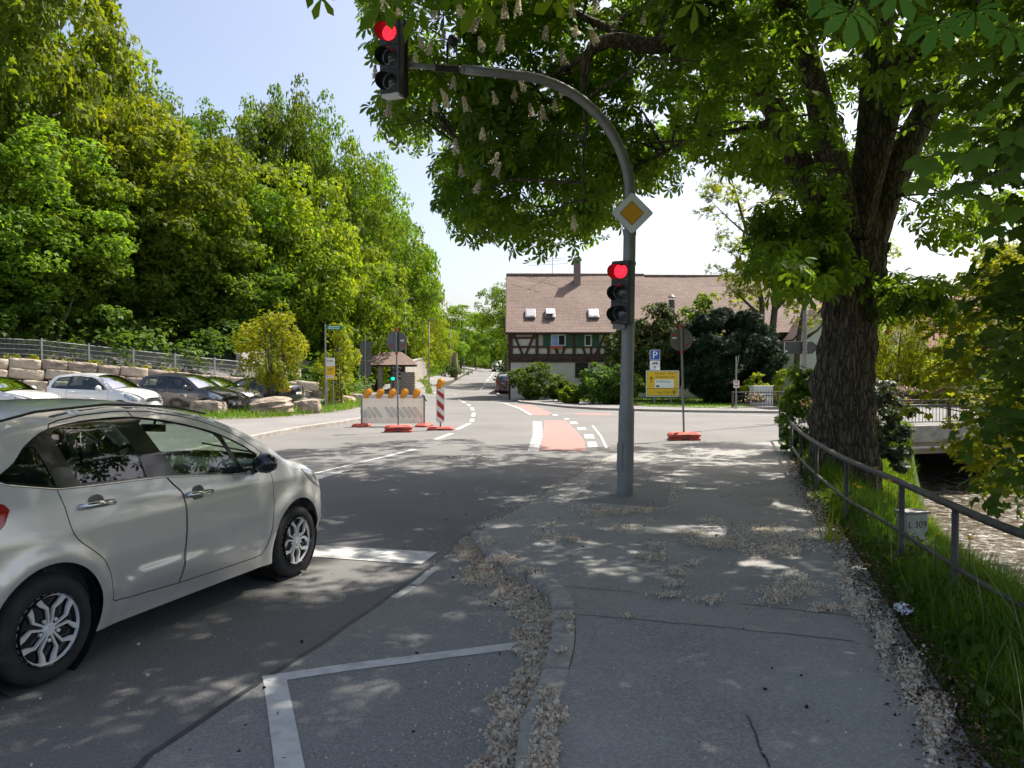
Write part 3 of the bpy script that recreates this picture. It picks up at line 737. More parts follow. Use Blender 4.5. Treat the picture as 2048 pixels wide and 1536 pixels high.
# ================================================================== HOUSE AND WALLS
M['roof'] = brickmat('clay_roof_tiles', (0.285, 0.20, 0.155), (0.195, 0.135, 0.108), (0.055, 0.035, 0.03), 1.0, 0.85, bw=0.22, rh=0.165, ms=0.022, bmp=0.8)
M['roof_red'] = brickmat('red_roof_tiles', (0.36, 0.15, 0.10), (0.27, 0.11, 0.08), (0.07, 0.04, 0.03), 1.0, 0.85, bw=0.26, rh=0.2, ms=0.03, bmp=0.8)
M['plaster'] = mat('cream_plaster', (0.70, 0.63, 0.52), (0.61, 0.55, 0.45), 1.3, 0.92, bmp=0.15, bscale=40)
M['plaster_w'] = mat('white_plaster', (0.76, 0.74, 0.70), (0.68, 0.66, 0.62), 1.0, 0.92)
M['timber'] = mat('dark_timber', (0.075, 0.034, 0.026), (0.045, 0.022, 0.018), 9, 0.75, bmp=0.2, stretch=(1, 1, .3))
M['shutter'] = mat('green_shutter', (0.022, 0.082, 0.042), (0.03, 0.10, 0.05), 8, 0.55)
M['pane'] = mat('window_pane', (0.02, 0.022, 0.025), (0.03, 0.032, 0.035), 2, 0.04, spec=0.9)
M['zinc'] = mat('zinc_flashing', (0.3, 0.3, 0.31), (0.2, 0.2, 0.21), 4, 0.45, 0.6)
M['chimney'] = brickmat('chimney_brick', (0.34, 0.21, 0.17), (0.26, 0.16, 0.13), (0.3, 0.27, 0.24), 1.0, 0.9, bw=.25, rh=.075, ms=.012, rot=(math.pi / 2, 0, 0))

hs = root('half_timbered_house', (-0.15, 50, 0), 0, 'long half-timbered house with brown tiled roof, green shutters and pale ground floor', 'house')
HX, HE, HR, HD = 21.0, 4.38, 8.72, 9.6        # length, eave, ridge, depth
mb = MB(); mb.box((HX / 2, HD / 2, 1.2), (HX, HD, 2.7)); mb.build('lower_wall', M['plaster'], hs)
mb = MB(); mb.box((HX / 2, HD / 2 + .02, (2.55 + HE) / 2), (HX - .02, HD - .04, HE - 2.55))
for x in (0.01, HX - .01):
    mb.add([(x, .05, HE), (x, HD - .05, HE), (x, HD / 2, HR - .12), (x + .02, .05, HE), (x + .02, HD - .05, HE), (x + .02, HD / 2, HR - .12)], [(0, 1, 2), (5, 4, 3), (0, 2, 5, 3), (2, 1, 4, 5)])
mb.build('upper_wall', M['plaster'], hs)
# timber frame, proud of the plaster
tb = MB()
def beam(x0, z0, x1, z1, w=.17, y=-.025, d=.09):
    l = math.hypot(x1 - x0, z1 - z0); an = math.atan2(z1 - z0, x1 - x0)
    tb.box(((x0 + x1) / 2, y, (z0 + z1) / 2), (l, d, w), (0, -an, 0))
ZT, ZS, ZB = 4.28, 3.40, 2.90
beam(0, ZT, HX, ZT, .2, -.03); beam(0, 2.72, HX, 2.72, .19, -.06, .12); beam(0, 2.5, HX, 2.5, .17, -.05, .12); beam(0, ZS, HX, ZS, .13, -.022); beam(0, ZB, HX, ZB, .10, -.02)
for x in (.1, 1.76, 4.15, 6.35, 8.6, 10.9, 13.2, 15.5, 17.8, HX - .1): beam(x, 2.5, x, 4.3, .2, -.035)
for i in range(24): tb.box((.6 + i * .88, -.12, 2.61), (.16, .16, .13))
for x0, x1 in ((.1, 1.76), (6.35, 8.6), (8.6, 10.9), (13.2, 15.5), (15.5, 17.8)): beam(x0, 3.98, x1, 3.98, .12, -.02)
for a in ((.28, 4.2, .85, 2.86), (1.58, 4.2, 1.02, 2.86), (6.15, 4.2, 5.5, 2.86), (6.55, 4.2, 7.2, 2.86), (8.4, 4.2, 7.8, 2.86), (2.95, 3.36, 3.12, 2.86), (3.55, 3.36, 3.38, 2.86), (4.72, 3.36, 4.9, 2.86), (8.8, 4.2, 9.4, 2.86), (10.7, 4.2, 10.1, 2.86)): beam(*a, .15, -.024)
for x in (2.5, 5.25, 5.75, 12, 14.4): beam(x, ZS, x, 2.8, .15, -.018)
beam(1.76, ZT - .02, 2.6, ZT - .02, .12, -.02)
for x in (-.01,): tb.box((x, .06, 1.2), (.14, .16, 6.3 - .1))
tb.build('timber_frame', M['timber'], hs)
# gable end timbers on the left
tb = MB()
for z in (2.72, 3.4, 4.28): tb.box((-.02, HD / 2, z), (.09, HD - .1, .18))
for y in (1.2, 2.6, 4.8, 7.0, 8.4): tb.box((-.018, y, 3.5), (.085, .17, 1.8))
tb.build('gable_timber', M['timber'], hs)
# roof: two lengths, the right one a little lower
def roof(x0, x1, e, r, ov, name):
    o = link(name, bpy.data.meshes.new(name), hs)
    run = HD / 2 + ov; rise = r - e; sl = math.hypot(run, rise); an = math.atan2(rise, run)
    mb = MB(); L_ = x1 - x0
    for sgn in (0, 1):
        m = MB(); m.box((L_ / 2, sl / 2, -.06), (L_, sl, .12))
        Rm = Euler((an, 0, 0)).to_matrix(); f = Matrix.Rotation(math.pi, 3, 'Z')
        vs = [Rm @ Vector(v) for v in m.v]
        if sgn == 0: vs = [v + Vector((x0, -ov, e)) for v in vs]
        else: vs = [f @ v + Vector((x1, HD + ov, e)) for v in vs]
        mb.add(vs, m.f)
    bpy.data.objects.remove(o)
    # keep the tile pattern in slope space: build the front slope as its own object plane
    return mb, an, sl
front_an = math.atan2(HR - HE, HD / 2 + .45); sl = math.hypot(HR - HE, HD / 2 + .45)
def slope(name, x0, x1, e, loc_y, an, length, back=False, m='roof', parent=hs, th=.12):
    mb = MB(); n = max(2, int((x1 - x0) / 0.8)); k = 10; rng = random.Random(int(x0 * 7) + 1)
    g = [[(x0 + (x1 - x0) * i / n, length * j / k, (rng.uniform(-.018, .018) if 0 < i < n and 0 < j < k else 0) + .02 * math.sin(i * .5 + j)) for i in range(n + 1)] for j in range(k + 1)]
    vs = [p for r_ in g for p in r_]; fs = [(j * (n + 1) + i, j * (n + 1) + i + 1, (j + 1) * (n + 1) + i + 1, (j + 1) * (n + 1) + i) for j in range(k) for i in range(n)]
    mb.add(vs, fs)
    mb.add([(x0, 0, -th), (x1, 0, -th), (x1, length, -th), (x0, length, -th), (x0, 0, -.02), (x1, 0, -.02), (x1, length, -.02), (x0, length, -.02)], [(3, 2, 1, 0), (0, 1, 5, 4), (1, 2, 6, 5), (2, 3, 7, 6), (3, 0, 4, 7)])
    return mb.build(name, M[m], parent, loc=(0, loc_y, e), rot=(an, 0, 0)) if not back else mb.build(name, M[m], parent, loc=(x0 + x1, loc_y, e), rot=(an, 0, math.pi))
E0 = HE - .08
rf = slope('roof', -.22, 9.45, E0, -.45, front_an, sl)
rf2 = slope('roof', 9.46, HX + .3, E0 - .06, -.45, front_an, sl - .04)
slope('roof', -.22, HX + .3, E0, HD + .45, front_an, sl, True)
mb = MB(); mb.tube([(-.25, HD / 2, HR - .07), (9.45, HD / 2, HR - .09)], .11, 8); mb.tube([(9.46, HD / 2, HR - .16), (HX + .3, HD / 2, HR - .2)], .11, 8); mb.build('ridge', M['roof'], hs)
mb = MB(); mb.tube([(-.3, -.5, HE - .1), (HX + .3, -.5, HE - .1)], .065, 8); mb.tube([(9.3, -.12, HE - .2), (9.3, -.12, 0)], .045, 8); mb.build('gutter', M['timber'], hs)
mb = MB(); mb.box((9.45, 1.0, 0), (.05, .2, .1)); 
# verge board on the left gable
mb = MB(); mb.box((-.24, sl / 2, -.05), (.05, sl, .18)); mb.build('verge_board', M['timber'], hs, loc=(0, -.45, E0), rot=(front_an, 0, 0))
def on_roof(x, dpt, up=0.0):
    """point on the front slope, dpt metres along the slope from the eave"""
    return Vector((x, -.45 + math.cos(front_an) * dpt - math.sin(front_an) * up, E0 + math.sin(front_an) * dpt + math.cos(front_an) * up))
# chimney
cx = 4.68
ch = MB(); ch.box((cx, HD / 2 - .75, HR - .2), (.46, .46, 2.0)); ch.build('chimney', M['chimney'], hs, bevel=.01)
cc = MB(); cc.box((cx, HD / 2 - .75, HR + .84), (.62, .62, .08)); cc.box((cx, HD / 2 - .75, HR + .94), (.5, .5, .1)); cc.build('chimney_cap', M['zinc'], hs)
cf = MB(); cf.box((cx, HD / 2 - .85, HR - 1.02), (.62, .5, .25), (front_an, 0, 0)); cf.build('flashing', M['zinc'], hs)
# skylights
for i, (x, w) in enumerate(((1.36, .55), (2.65, .55), (5.5, .58))):
    c = on_roof(x, 1.95, .06); tilt = 0.0
    mb = MB(); mb.box((0, 0, .04), (w + .1, .95, .14)); f = mb.build('skylight', M['zinc'], hs, loc=c, rot=(front_an, 0, 0), bevel=.01)
    mb = MB(); mb.box((0, 0, .125), (w - .02, .8, .03))
    mm = M['pane']; p = mb.build('pane', M['lamp_glass'], f, loc=(0, .02, 0) if i != 1 else (0, .03, .09), rot=(-.16 if i == 1 else 0, 0, 0))
# windows
def window(x0, x1, z0, z1, name='window', bars=0, mull=True, m='white', depth=0.05):
    mb = MB(); w = .07; y = -depth
    mb.box(((x0 + x1) / 2, y, z1 - w / 2), (x1 - x0, .1, w)); mb.box(((x0 + x1) / 2, y, z0 + w / 2), (x1 - x0, .1, w))
    for x in (x0 + w / 2, x1 - w / 2): mb.box((x, y, (z0 + z1) / 2), (w, .1, z1 - z0 - 2 * w))
    if mull: mb.box(((x0 + x1) / 2, y, (z0 + z1) / 2), (.06, .09, z1 - z0 - 2 * w))
    f = mb.build(name, M[m], hs)
    mb = MB(); mb.box(((x0 + x1) / 2, -.03, (z0 + z1) / 2), (x1 - x0 - .1, .04, z1 - z0 - .1)); mb.build('pane', M['pane'], f)
    if bars:
        mb = MB()
        for i in range(bars):
            x = x0 + (x1 - x0) * (i + 1) / (bars + 1); mb.cyl((x, -.13, z0 + .03), (x, -.13, z1 - .03), .012, n=5)
        for z in (z0 + .25, z1 - .25): mb.box(((x0 + x1) / 2, -.13, z), (x1 - x0, .02, .03))
        mb.build('bars', M['signblack'], f)
    return f
w1 = window(2.66, 3.6, 3.46, 4.2, mull=True); w2 = window(4.82, 5.28, 3.44, 4.18, mull=False)
mb = MB(); mb.box((2.9, -.105, 3.83), (.38, .012, .62)); mb.build('blind', mat('blue_blind', (.25, .36, .62), (.3, .42, .66), 3, .6), w1)
for x0, x1 in ((2.14, 2.6), (3.66, 4.08), (4.3, 4.78), (5.32, 5.75)):
    mb = MB(); mb.box(((x0 + x1) / 2, -.1, 3.82), (x1 - x0, .05, .86))
    for k in range(9): mb.box(((x0 + x1) / 2, -.128, 3.47 + k * .088), (x1 - x0 - .1, .02, .05), (.5, 0, 0))
    mb.build('shutter', M['shutter'], hs)
window(1.86, 2.32, 1.9, 2.38, bars=3, m='timber'); window(4.22, 5.05, 1.42, 2.38, bars=6, m='timber')
window(7.6, 8.4, 1.42, 2.36, bars=6, m='timber'); window(11.5, 12.3, 3.46, 4.2)
mb = MB(); mb.box((3.0, -.28, 3.37), (.8, .2, .14)); fb = mb.build('window_box', M['redbase'], hs)
# antenna
an_ = MB(); ax = 3.0; an_.cyl((ax, HD / 2, HR - .2), (ax, HD / 2, HR + 2.3), .02, n=6)
for z, l in ((HR + 2.1, 2.4), (HR + 1.0, 3.2), (HR + .85, 2.2), (HR + .6, 2.8)):
    an_.tube([(ax - l * .6, HD / 2 + .25, z), (ax + l * .4, HD / 2 - .2, z + .1)], .012, 4)
an_.build('antenna', M['zinc'], hs)
# tin flue pipe on the right part of the roof
c = on_roof(10.55, 1.3); mb = MB(); mb.cyl((c.x, c.y, c.z - .2), (c.x, c.y, c.z + 1.35), .2, n=12); mb.lathe([(0, .32), (.28, .12), (.26, .09), (0, .09)], 12, Matrix.Translation((c.x, c.y, c.z + 1.42))); mb.build('flue', M['greysign'], hs)
# small front gable to the right
mb = MB(); mb.box((19.2, -1.0, 1.9), (3.2, 2.2, 3.8)); mb.add([(17.6, -2.1, 3.8), (20.8, -2.1, 3.8), (19.2, -2.1, 5.6), (17.6, .3, 3.8), (20.8, .3, 3.8), (19.2, .3, 5.6)], [(0, 1, 2), (5, 4, 3)]); mb.build('porch_wall', M['plaster_w'], hs)
for s_ in (-1, 1):
    l = math.hypot(1.8, 1.95); a = math.atan2(1.95, 1.8); mb = MB(); mb.box((0, 0, 0), (l, 2.9, .1)); mb.build('porch_roof', M['timber'], hs, loc=(19.2 + s_ * .92, -1.0, 4.72), rot=(0, s_ * a, 0))

# house beyond the bridge
h2 = root('red_roofed_house', (26.5, 47, 0.0), R(-6), 'white house with a red tiled roof behind the trees beyond the bridge', 'house')
mb = MB(); mb.box((6, 4, 1.6), (14, 8, 3.4)); mb.add([(-1, 0, 3.3), (-1, 8, 3.3), (-1, 4, 6.6)], [(0, 2, 1)]); mb.build('wall', M['plaster_w'], h2)
a2 = math.atan2(3.6, 4.5); s2 = math.hypot(3.6, 4.5)
slope('roof', -1.4, 13.4, 3.1, -.5, a2, s2, False, 'roof_red', h2); slope('roof', -1.4, 13.4, 3.1, 8.5, a2, s2, True, 'roof_red', h2)
for x in (0.3, 3.4, 6.2):
    mb = MB(); mb.box((x, -.02, 1.7), (.9, .1, 1.2)); f = mb.build('window', M['timber'], h2); mb = MB(); mb.box((x, -.06, 1.7), (.74, .06, 1.04)); mb.build('pane', M['pane'], f)
mb = MB(); mb.box((8.6, -.03, 1.0), (1.0, .1, 2.1)); mb.build('door', M['timber'], h2)

# gatehouse and garden wall on the left of the road
M['rubble'] = brickmat('rubble_masonry', (0.44, 0.37, 0.29), (0.33, 0.27, 0.21), (0.16, 0.13, 0.105), 1.0, 0.92, bw=.36, rh=.2, ms=.035, rot=(math.pi / 2, 0, 0), bmp=.9)
gx, gy = -7.75, 54.5; g0 = gz(gx, gy)
gh = root('stone_gatehouse', (gx, gy, g0), R(4), 'small stone lych gate with brown hipped roof and open pillars, left of the road', 'gatehouse', None, .8)
mb = MB(); mb.box((.15, 0, .85), (2.1, 2.6, 1.9)); mb.build('side_wall', M['rubble'], gh, bevel=.02)
for x, y in ((-2.9, -1.2), (-1.75, -1.2), (-2.9, 1.2)):
    mb = MB(); mb.box((0, 0, 1.1), (.42, .42, 2.4)); mb.build('pillar', M['rubble'], gh, bevel=.02, loc=(x, y, 0))
mb = MB(); mb.box((-.95, 0, 2.35), (4.4, 2.9, .16)); mb.build('beam', M['timber'], gh)
mb = MB(); mb.add([(-3.4, -1.75, 2.42), (1.5, -1.75, 2.42), (1.5, 1.75, 2.42), (-3.4, 1.75, 2.42), (-1.9, 0, 3.55), (0, 0, 3.55)], [(0, 1, 5, 4), (1, 2, 5), (2, 3, 4, 5), (3, 0, 4), (3, 2, 1, 0)]); mb.build('roof', M['roof'], gh)
mb = MB(); mb.box((-2.3, -1.15, .55), (.7, .05, 1.1)); mb.build('gate', M['timber'], gh)
def wall_run(name, pts, h, th, m, label, cat, cap=None, z0=None):
    ox, oy = pts[0]; o = root(name, (ox, oy, 0), 0, label, cat); mb = MB(); cp = MB()
    for a, b in zip(pts[:-1], pts[1:]):
        n = max(1, int(math.hypot(b[0] - a[0], b[1] - a[1]) / 3))
        for i in range(n):
            p = Vector(a).lerp(Vector(b), i / n); q = Vector(a).lerp(Vector(b), (i + 1) / n); t = (q - p).normalized(); nn = Vector((-t.y, t.x)) * th / 2
            zs = [gz(*p), gz(*q)]
            for (dst, lo_, hi_, ex) in ((mb, -.3, h, 0), (cp, h + .002, h + .1, .05)):
                e = nn * (1 + ex / th * 2)
                c = [p - e, q - e, q + e, p + e]; zz = [zs[0], zs[1], zs[1], zs[0]]
                dst.add([(v.x - ox, v.y - oy, z + lo_) for v, z in zip(c, zz)] + [(v.x - ox, v.y - oy, z + hi_) for v, z in zip(c, zz)], [(3, 2, 1, 0), (4, 5, 6, 7), (0, 1, 5, 4), (1, 2, 6, 5), (2, 3, 7, 6), (3, 0, 4, 7)])
    mb.build('wall', M[m], o)
    if cap: cp.build('coping', M[cap], o)
    return o
wall_run('garden_wall', [(-7.75, 54.6), (-8.65, 70), (-9.75, 90)], 2.05, .3, 'concrete', 'beige rendered garden wall with weather stains, running uphill from the lych gate', 'wall', 'kerb_light')
wall_run('stone_wall', [(-10.3, 54.2), (-11.7, 53.9)], 1.15, .4, 'rubble', 'low rubble stone wall at the left of the lych gate', 'wall')
wall_run('concrete_wall', [(-11.8, 53.9), (-14.6, 48.5), (-14.8, 42.0)], 1.55, .3, 'concrete', 'plain grey concrete wall behind the red and black parked car', 'wall')
wall_run('stone_wall', [(-8.6, 118), (-10.5, 122), (-15, 123)], 2.0, .5, 'rubble', 'far stone wall at the top of the hill beside the lamp post', 'wall')

# block retaining wall under the fence
def block(rng, l, h, d, m, parent, loc, rz):
    bm = bmesh.new(); bmesh.ops.create_cube(bm, size=1.0); bmesh.ops.subdivide_edges(bm, edges=bm.edges, cuts=3, use_grid_fill=True)
    for v in bm.verts:
        r = 0.5; p = v.co.copy(); q = Vector((abs(p.x), abs(p.y), abs(p.z)))
        e = sum(1 for k in q if k > .49)
        s_ = 1 - (.03 if e == 2 else .06 if e == 3 else 0)
        v.co = Vector((p.x * l * s_ + rng.uniform(-.02, .02), p.y * d * s_ + rng.uniform(-.03, .03), p.z * h * s_ + rng.uniform(-.018, .018)))
    me = bpy.data.meshes.new('block'); bm.to_mesh(me); bm.free(); me.materials.append(m)
    me.polygons.foreach_set('use_smooth', [True] * len(me.polygons))
    return me
def build_block_wall():
    rng = random.Random(8)
    o = root('block_wall', (FA[0], FA[1], 0), 0, 'dry stacked wall of big sandstone blocks below the mesh fence', 'wall')
    s0, s1 = -9.0, 12.0
    mats = [M['stone'], M['boulder']]
    row = 0
    while row < 6:
        s = s0 + rng.uniform(0, .8)
        while s < s1:
            l = rng.uniform(.8, 1.5); top = float(np.interp(s, [-30, 0, 9.3, 20], [3.2, 2.2, 1.25, .75])) + .12
            h = .46; zc = top - .23 - row * .47 + rng.uniform(-.02, .02)
            if zc > -0.2:
                q = FD * (s + l / 2) - FN * (0.32 + row * .05)
                b = link('block', block(rng, l - .02, h, .6, rng.choice(mats), o, None, 0), o, (q[0], q[1], zc), (rng.uniform(-.02, .02), math.atan2(2.0 * .05, 1.0) * 1.0, math.atan2(FD[1], FD[0]) + rng.uniform(-.03, .03)))
            s += l
        row += 1
build_block_wall()
# mesh fence
def build_fence():
    o = root('mesh_fence', (FA[0], FA[1], 0), 0, 'galvanised double-bar mesh fence with square posts along the edge of the wood', 'fence')
    rails = MB(); wires = MB(); an = math.atan2(FD[1], FD[0])
    def zb(s): return float(np.interp(s, [-30, 0, 9.3, 20], [3.2, 2.2, 1.25, .75])) + .1
    k = 0
    for i in range(-4, 6):
        a, b = i * 1.95, (i + 1) * 1.95; pa, pb = FD * a + FN * .25, FD * b + FN * .25; za, zb_ = zb(a), zb(b)
        for t in (0.02, .28, .5, .72, .95):
            rails.tube([(pa[0], pa[1], za + t), (pb[0], pb[1], zb_ + t)], .013, 5)
        for j in range(1, 40):
            f = j / 40; q = pa + (pb - pa) * f; z = za + (zb_ - za) * f; wires.tube([(q[0], q[1], z), (q[0], q[1], z + .96)], .0045, 3, False)
        mb = MB(); mb.box((0, 0, .5), (.075, .075, 1.1), (0, 0, an)); mb.build('post', M['galv_light'], o, loc=(pa[0], pa[1], za))
    rails.build('rail', M['galv_light'], o); wires.build('wire', M['galv_light'], o)
build_fence()

# ================================================================== SIGNALS, SIGNS, BARRIERS, LAMP POSTS
M['lens_off'] = mat('unlit_lens', (0.03, 0.033, 0.035), (0.07, 0.075, 0.08), 14, 0.1, coat=1.0)
M['lens_red'] = emat('red_signal_light', (1.0, 0.010, 0.022), 1.25)
M['lens_green'] = emat('green_signal_light', (0.0, 0.75, 0.33), 1.6)
M['visor_glow'] = mat('visor_lit_red', (0.035, 0.004, 0.005), (0.025, 0.003, 0.004), 6, 0.6)  # red glow of the lit lens put into the visor's colour

for k_, cc_, ss_ in (('lens_red', (1.0, .010, .022), 1.3), ('lens_green', (0, .75, .33), 1.6)):
    m_ = M[k_]; N_, L_ = m_.node_tree.nodes, m_.node_tree.links; vo = N_.new('ShaderNodeTexVoronoi'); vo.inputs['Scale'].default_value = 75; L_.new(coords(N_), vo.inputs['Vector'])
    L_.new(ramp_to(N_, L_, ramp(N_, L_, vo.outputs['Distance'], .1, .7), ss_ * 1.35, ss_ * .5), N_['Principled BSDF'].inputs['Emission Strength'])

def signal_head(parent, loc, rz, lit, w=.31, hh=.31, rl=.1, back=False, rx=0.0, name='signal_head'):
    H3 = hh * 3
    mb = MB(); mb.prism(rrect(w, H3, .03), -.13, .0, FRONT)
    if back:
        mb.prism(rrect(w + .07, H3 + .07, .05), -.145, -.131, FRONT)
    for k in (-1, 0, 1):
        mb.prism(rrect(w - .035, hh - .02, .015), .001, .012, FRONT @ Matrix.Translation((0, k * hh, 0)))
    h = mb.build(name, M['housing'], parent, bevel=.004, loc=loc, rot=(rx, 0, rz))
    for k, nm in ((1, 'red'), (0, 'amber'), (-1, 'green')):
        on = lit == nm
        mb = MB(); T = FRONT @ Matrix.Translation((0, k * hh, 0.013))
        mb.lathe([(0, .035), (rl * .5, .030), (rl * .85, .014), (rl, 0.0)], 24, T)
        mb.build('lens', M['lens_red'] if on and nm == 'red' else M['lens_green'] if on else M['lens_off'], h, smooth=True)
        mb = MB(); pr = []
        n = 18; vs = []; ro = rl + .012
        for i in range(n + 1):
            a = R(48) + R(192) * i / n; ln = .21 * math.sin(math.pi * min(1, max(0, .12 + .80 * i / n))) ** .45
            for r_ in (ro, ro - .004):
                for zz in (0.012, ln): vs.append(T @ Vector((r_ * math.cos(a), r_ * math.sin(a) + (-.03 * (zz > .05)), zz)))
        fs = []
        for i in range(n):
            b = i * 4
            fs += [(b, b + 4, b + 5, b + 1), (b + 2, b + 3, b + 7, b + 6), (b + 1, b + 5, b + 7, b + 3)]
        mb.add(vs, fs); mb.build('visor', M['visor_glow'] if on and nm == 'red' else M['black'], h, smooth=False)
    mb = MB()
    for k in (-1, 0, 1): mb.prism(rect(.05, k * hh - hh / 2 + .016, .115, k * hh - hh / 2 + .026), .012, .0145, FRONT)
    mb.build('maker_strip', M['greymetal'], h)
    if back:
        mb = MB(); mb.prism(rrect(w * .8, .045, .008), -.128, .014, FRONT @ Matrix.Translation((0, -H3 / 2 - .012, 0))); mb.build('white_strip', M['white'], h)
    return h

pb = G(1250, 990)
mast = root('traffic_signal_mast', (pb.x, pb.y, 0.0), 0, 'grey steel signal mast with curved arm reaching over the road, two red lights', 'traffic signal')
mast.rotation_euler = (0, R(0.9), 0)
mb = MB(); mb.tube([(0, 0, -.1), (0, 0, 1.16), (0, 0, 1.20), (0, 0, 1.30), (0, 0, 1.33), (0, 0, 3.72)], [.118, .112, .112, .097, .094, .088], 20, True)
mb.tube([(0, 0, 3.7), (0, 0, 3.76), (0, 0, 3.79)], [.094, .094, .08], 20)
pole = mb.build('pole', M['galv'], mast, auto=35)
mb = MB(); mb.prism(rect(-.06, .35, .06, .75), .104, .113, FRONT); mb.build('service_hatch', M['galv'], mast, bevel=.004, rot=(0, 0, R(-60)))
e = Vector((-.992, -.126, 0)); path = [Vector((0, 0, 3.7)), Vector((0, 0, 4.15))]
R_ = 1.66; z_ = 4.20
for i in range(1, 17):
    a = math.pi / 2 * i / 16; path.append(e * (R_ * (1 - math.cos(a))) + Vector((0, 0, z_ + R_ * math.sin(a))))
path += [e * 2.0 + Vector((0, 0, z_ + R_ + .02)), e * 2.38 + Vector((0, 0, z_ + R_ + .03))]
mb = MB(); n = len(path); mb.tube(path, [.078 + (.064 - .078) * i / (n - 1) for i in range(n)], 18); mb.tube([path[-1], path[-1] + e * .05], [.064, .048], 18); mb.build('arm', M['galv'], mast, smooth=True)
p0 = path[-1]; p1 = e * 3.22 + Vector((0, 0, z_ + R_ + .04))
mb = MB(); mb.tube([p0, p1], .04, 14); mb.build('arm_tip', M['galv'], mast, smooth=True)
hp = e * 3.36 + Vector((-.02, -.10, 5.95))
signal_head(mast, hp, R(-22), 'red', .33, .325, .104, True, R(3))
mb = MB(); mb.tube([p1 - e * .06, p1 + e * .05], .055, 12); mb.tube([p1, hp + Vector((.0, .05, -.05))], .03, 8); mb.build('clamp', M['black'], mast)
# radar detector on the arm
dp = e * 2.62 + Vector((0, 0, z_ + R_ + .03))
mb = MB(); mb.tube([dp - e * .16, dp + e * .16], .05, 12); mb.tube([dp, dp + Vector((0, 0, .36))], .016, 8)
mb.lathe([(0, -.085), (.06, -.06), (.085, 0), (.06, .06), (0, .085)], 16, Matrix.Translation(dp + Vector((.08, -.05, .36)))); mb.build('detector', M['black'], mast, auto=50)
signal_head(mast, (-.14, -.19, 2.87), R(-34), 'red', .30, .295, .098)
for z in (2.46, 3.3):
    mb = MB(); mb.tube([(0, 0, z), (-.1, -.12, z)], .022, 8); mb.lathe([(.095, -.02), (.1, -.02), (.1, .02), (.095, .02)], 20, Matrix.Translation((0, 0, z))); mb.build('clamp', M['galv'], mast)
mb = MB(); mb.prism(rect(-.23, 2.36, -.07, 2.43), .07, .16, FRONT); mb.build('bracket', M['galv'], mast)

ps = root('priority_road_sign', (pb.x + .07, pb.y - .125, 3.99), 0, 'white and amber diamond priority road sign on the signal mast', 'road sign')
def diamond(s, rr=.02): return [(x * math.cos(R(45)) - y * math.sin(R(45)), x * math.sin(R(45)) + y * math.cos(R(45))) for x, y in rrect(s, s, rr)]
mb = MB(); mb.prism(diamond(.43, .03), -.006, 0, FRONT); mb.build('panel', M['signblack'], ps)
mb = MB(); mb.prism(diamond(.418, .026), .0005, .003, FRONT); mb.build('white_field', M['signwhite'], ps)
mb = MB(); mb.prism(diamond(.245, .012), .0035, .005, FRONT); mb.build('black_outline', M['signblack'], ps)
mb = MB(); mb.prism(diamond(.23, .01), .0055, .007, FRONT); mb.build('amber_field', M['amber'], ps)
for z in (-.12, .12):
    mb = MB(); mb.lathe([(.083, -.02), (.09, -.02), (.09, .02), (.083, .02)], 16, Matrix.Translation((0, .115, z))); mb.box((0, .02, z), (.2, .03, .03)); mb.build('bracket', M['galv'], ps)

# red recycled-plastic foot plates and round no-entry signs seen from behind
def footplate(parent, z, rz, L_=.82, W_=.42):
    mb = MB(); h = .055
    a = rrect(L_, W_, .09); b = rrect(L_ - .1, W_ - .1, .07); n = len(a)
    vs = [(x, y, z) for x, y in a] + [(x, y, z + h) for x, y in a] + [(x, y, z + h + .045) for x, y in b]
    fs = [tuple(range(n - 1, -1, -1)), tuple(range(2 * n, 3 * n))]
    for i in range(n):
        j = (i + 1) % n; fs += [(i, j, n + j, n + i), (n + i, n + j, 2 * n + j, 2 * n + i)]
    mb.add(vs, fs); o = mb.build('foot_plate', M['redbase'], parent, rot=(0, 0, rz))
    mb = MB()
    for x in (-.2, .2): mb.box((x, -W_ / 2 + .09, z + h + .047), (.16, .05, .006))
    mb.box((0, -W_ / 2 - .001, z + h * .5), (.2, .006, .03))
    mb.build('grip_hole', M['signblack'], o)
    return o
def round_sign_back(name, base, hgt, dia, label, rz, tilt, split, sq):
    o = root(name, base, 0, label, 'road sign', 'round construction signs seen from behind')
    footplate(o, 0.0, rz); footplate(o, .10, rz + R(6))
    mb = MB(); mb.box((0, 0, hgt / 2 + .1), (.045, .045, hgt)); mb.build('post', M['galv'], o, rot=(0, tilt, 0), bevel=.004)
    zc = hgt - .32; f = Matrix.Rotation(tilt, 4, 'Y') @ Matrix.Translation((0, .04, zc)) @ FRONT
    mb = MB(); mb.prism(circ(dia / 2, 40), -.012, 0, f); d = mb.build('disc', M['greymetal'], o)
    mb = MB(); mb.prism(rect(.022, -dia / 2 + .02, .065, dia / 2 - .02), .001, .004, f); mb.build('slot_shadow', M['signblack'], d)
    mb = MB(); mb.prism(rect(sq * .17 - .06, .0 if sq > 0 else .02, sq * .17 + .05, .05 if sq > 0 else .06), .001, .003, f); mb.build('sticker', M['signwhite'], d)
    mb = MB()
    for x, y in ((-.17, -.13), (.17, -.14)) if sq > 0 else ((-.18, .1), (.17, -.14)):
        for k in range(2): mb.prism(rect(x - .06, y + k * .03 - .009, x + .06, y + k * .03 + .009), .001, .003, f)
    mb.build('red_print', M['red'], d)
    mb = MB(); mb.box((0, -.0, 0), (.07, .07, .09)); c = mb.build('clamp', M['red'], o, loc=Matrix.Rotation(tilt, 3, 'Y') @ Vector((0, 0, zc + dia / 2 + .03)))
    mb = MB(); mb.box((0, -.0, 0), (.07, .07, .07)); mb.build('clamp', M['red'], o, loc=Matrix.Rotation(tilt, 3, 'Y') @ Vector((0, 0, zc - dia / 2 - .03)))
    return o
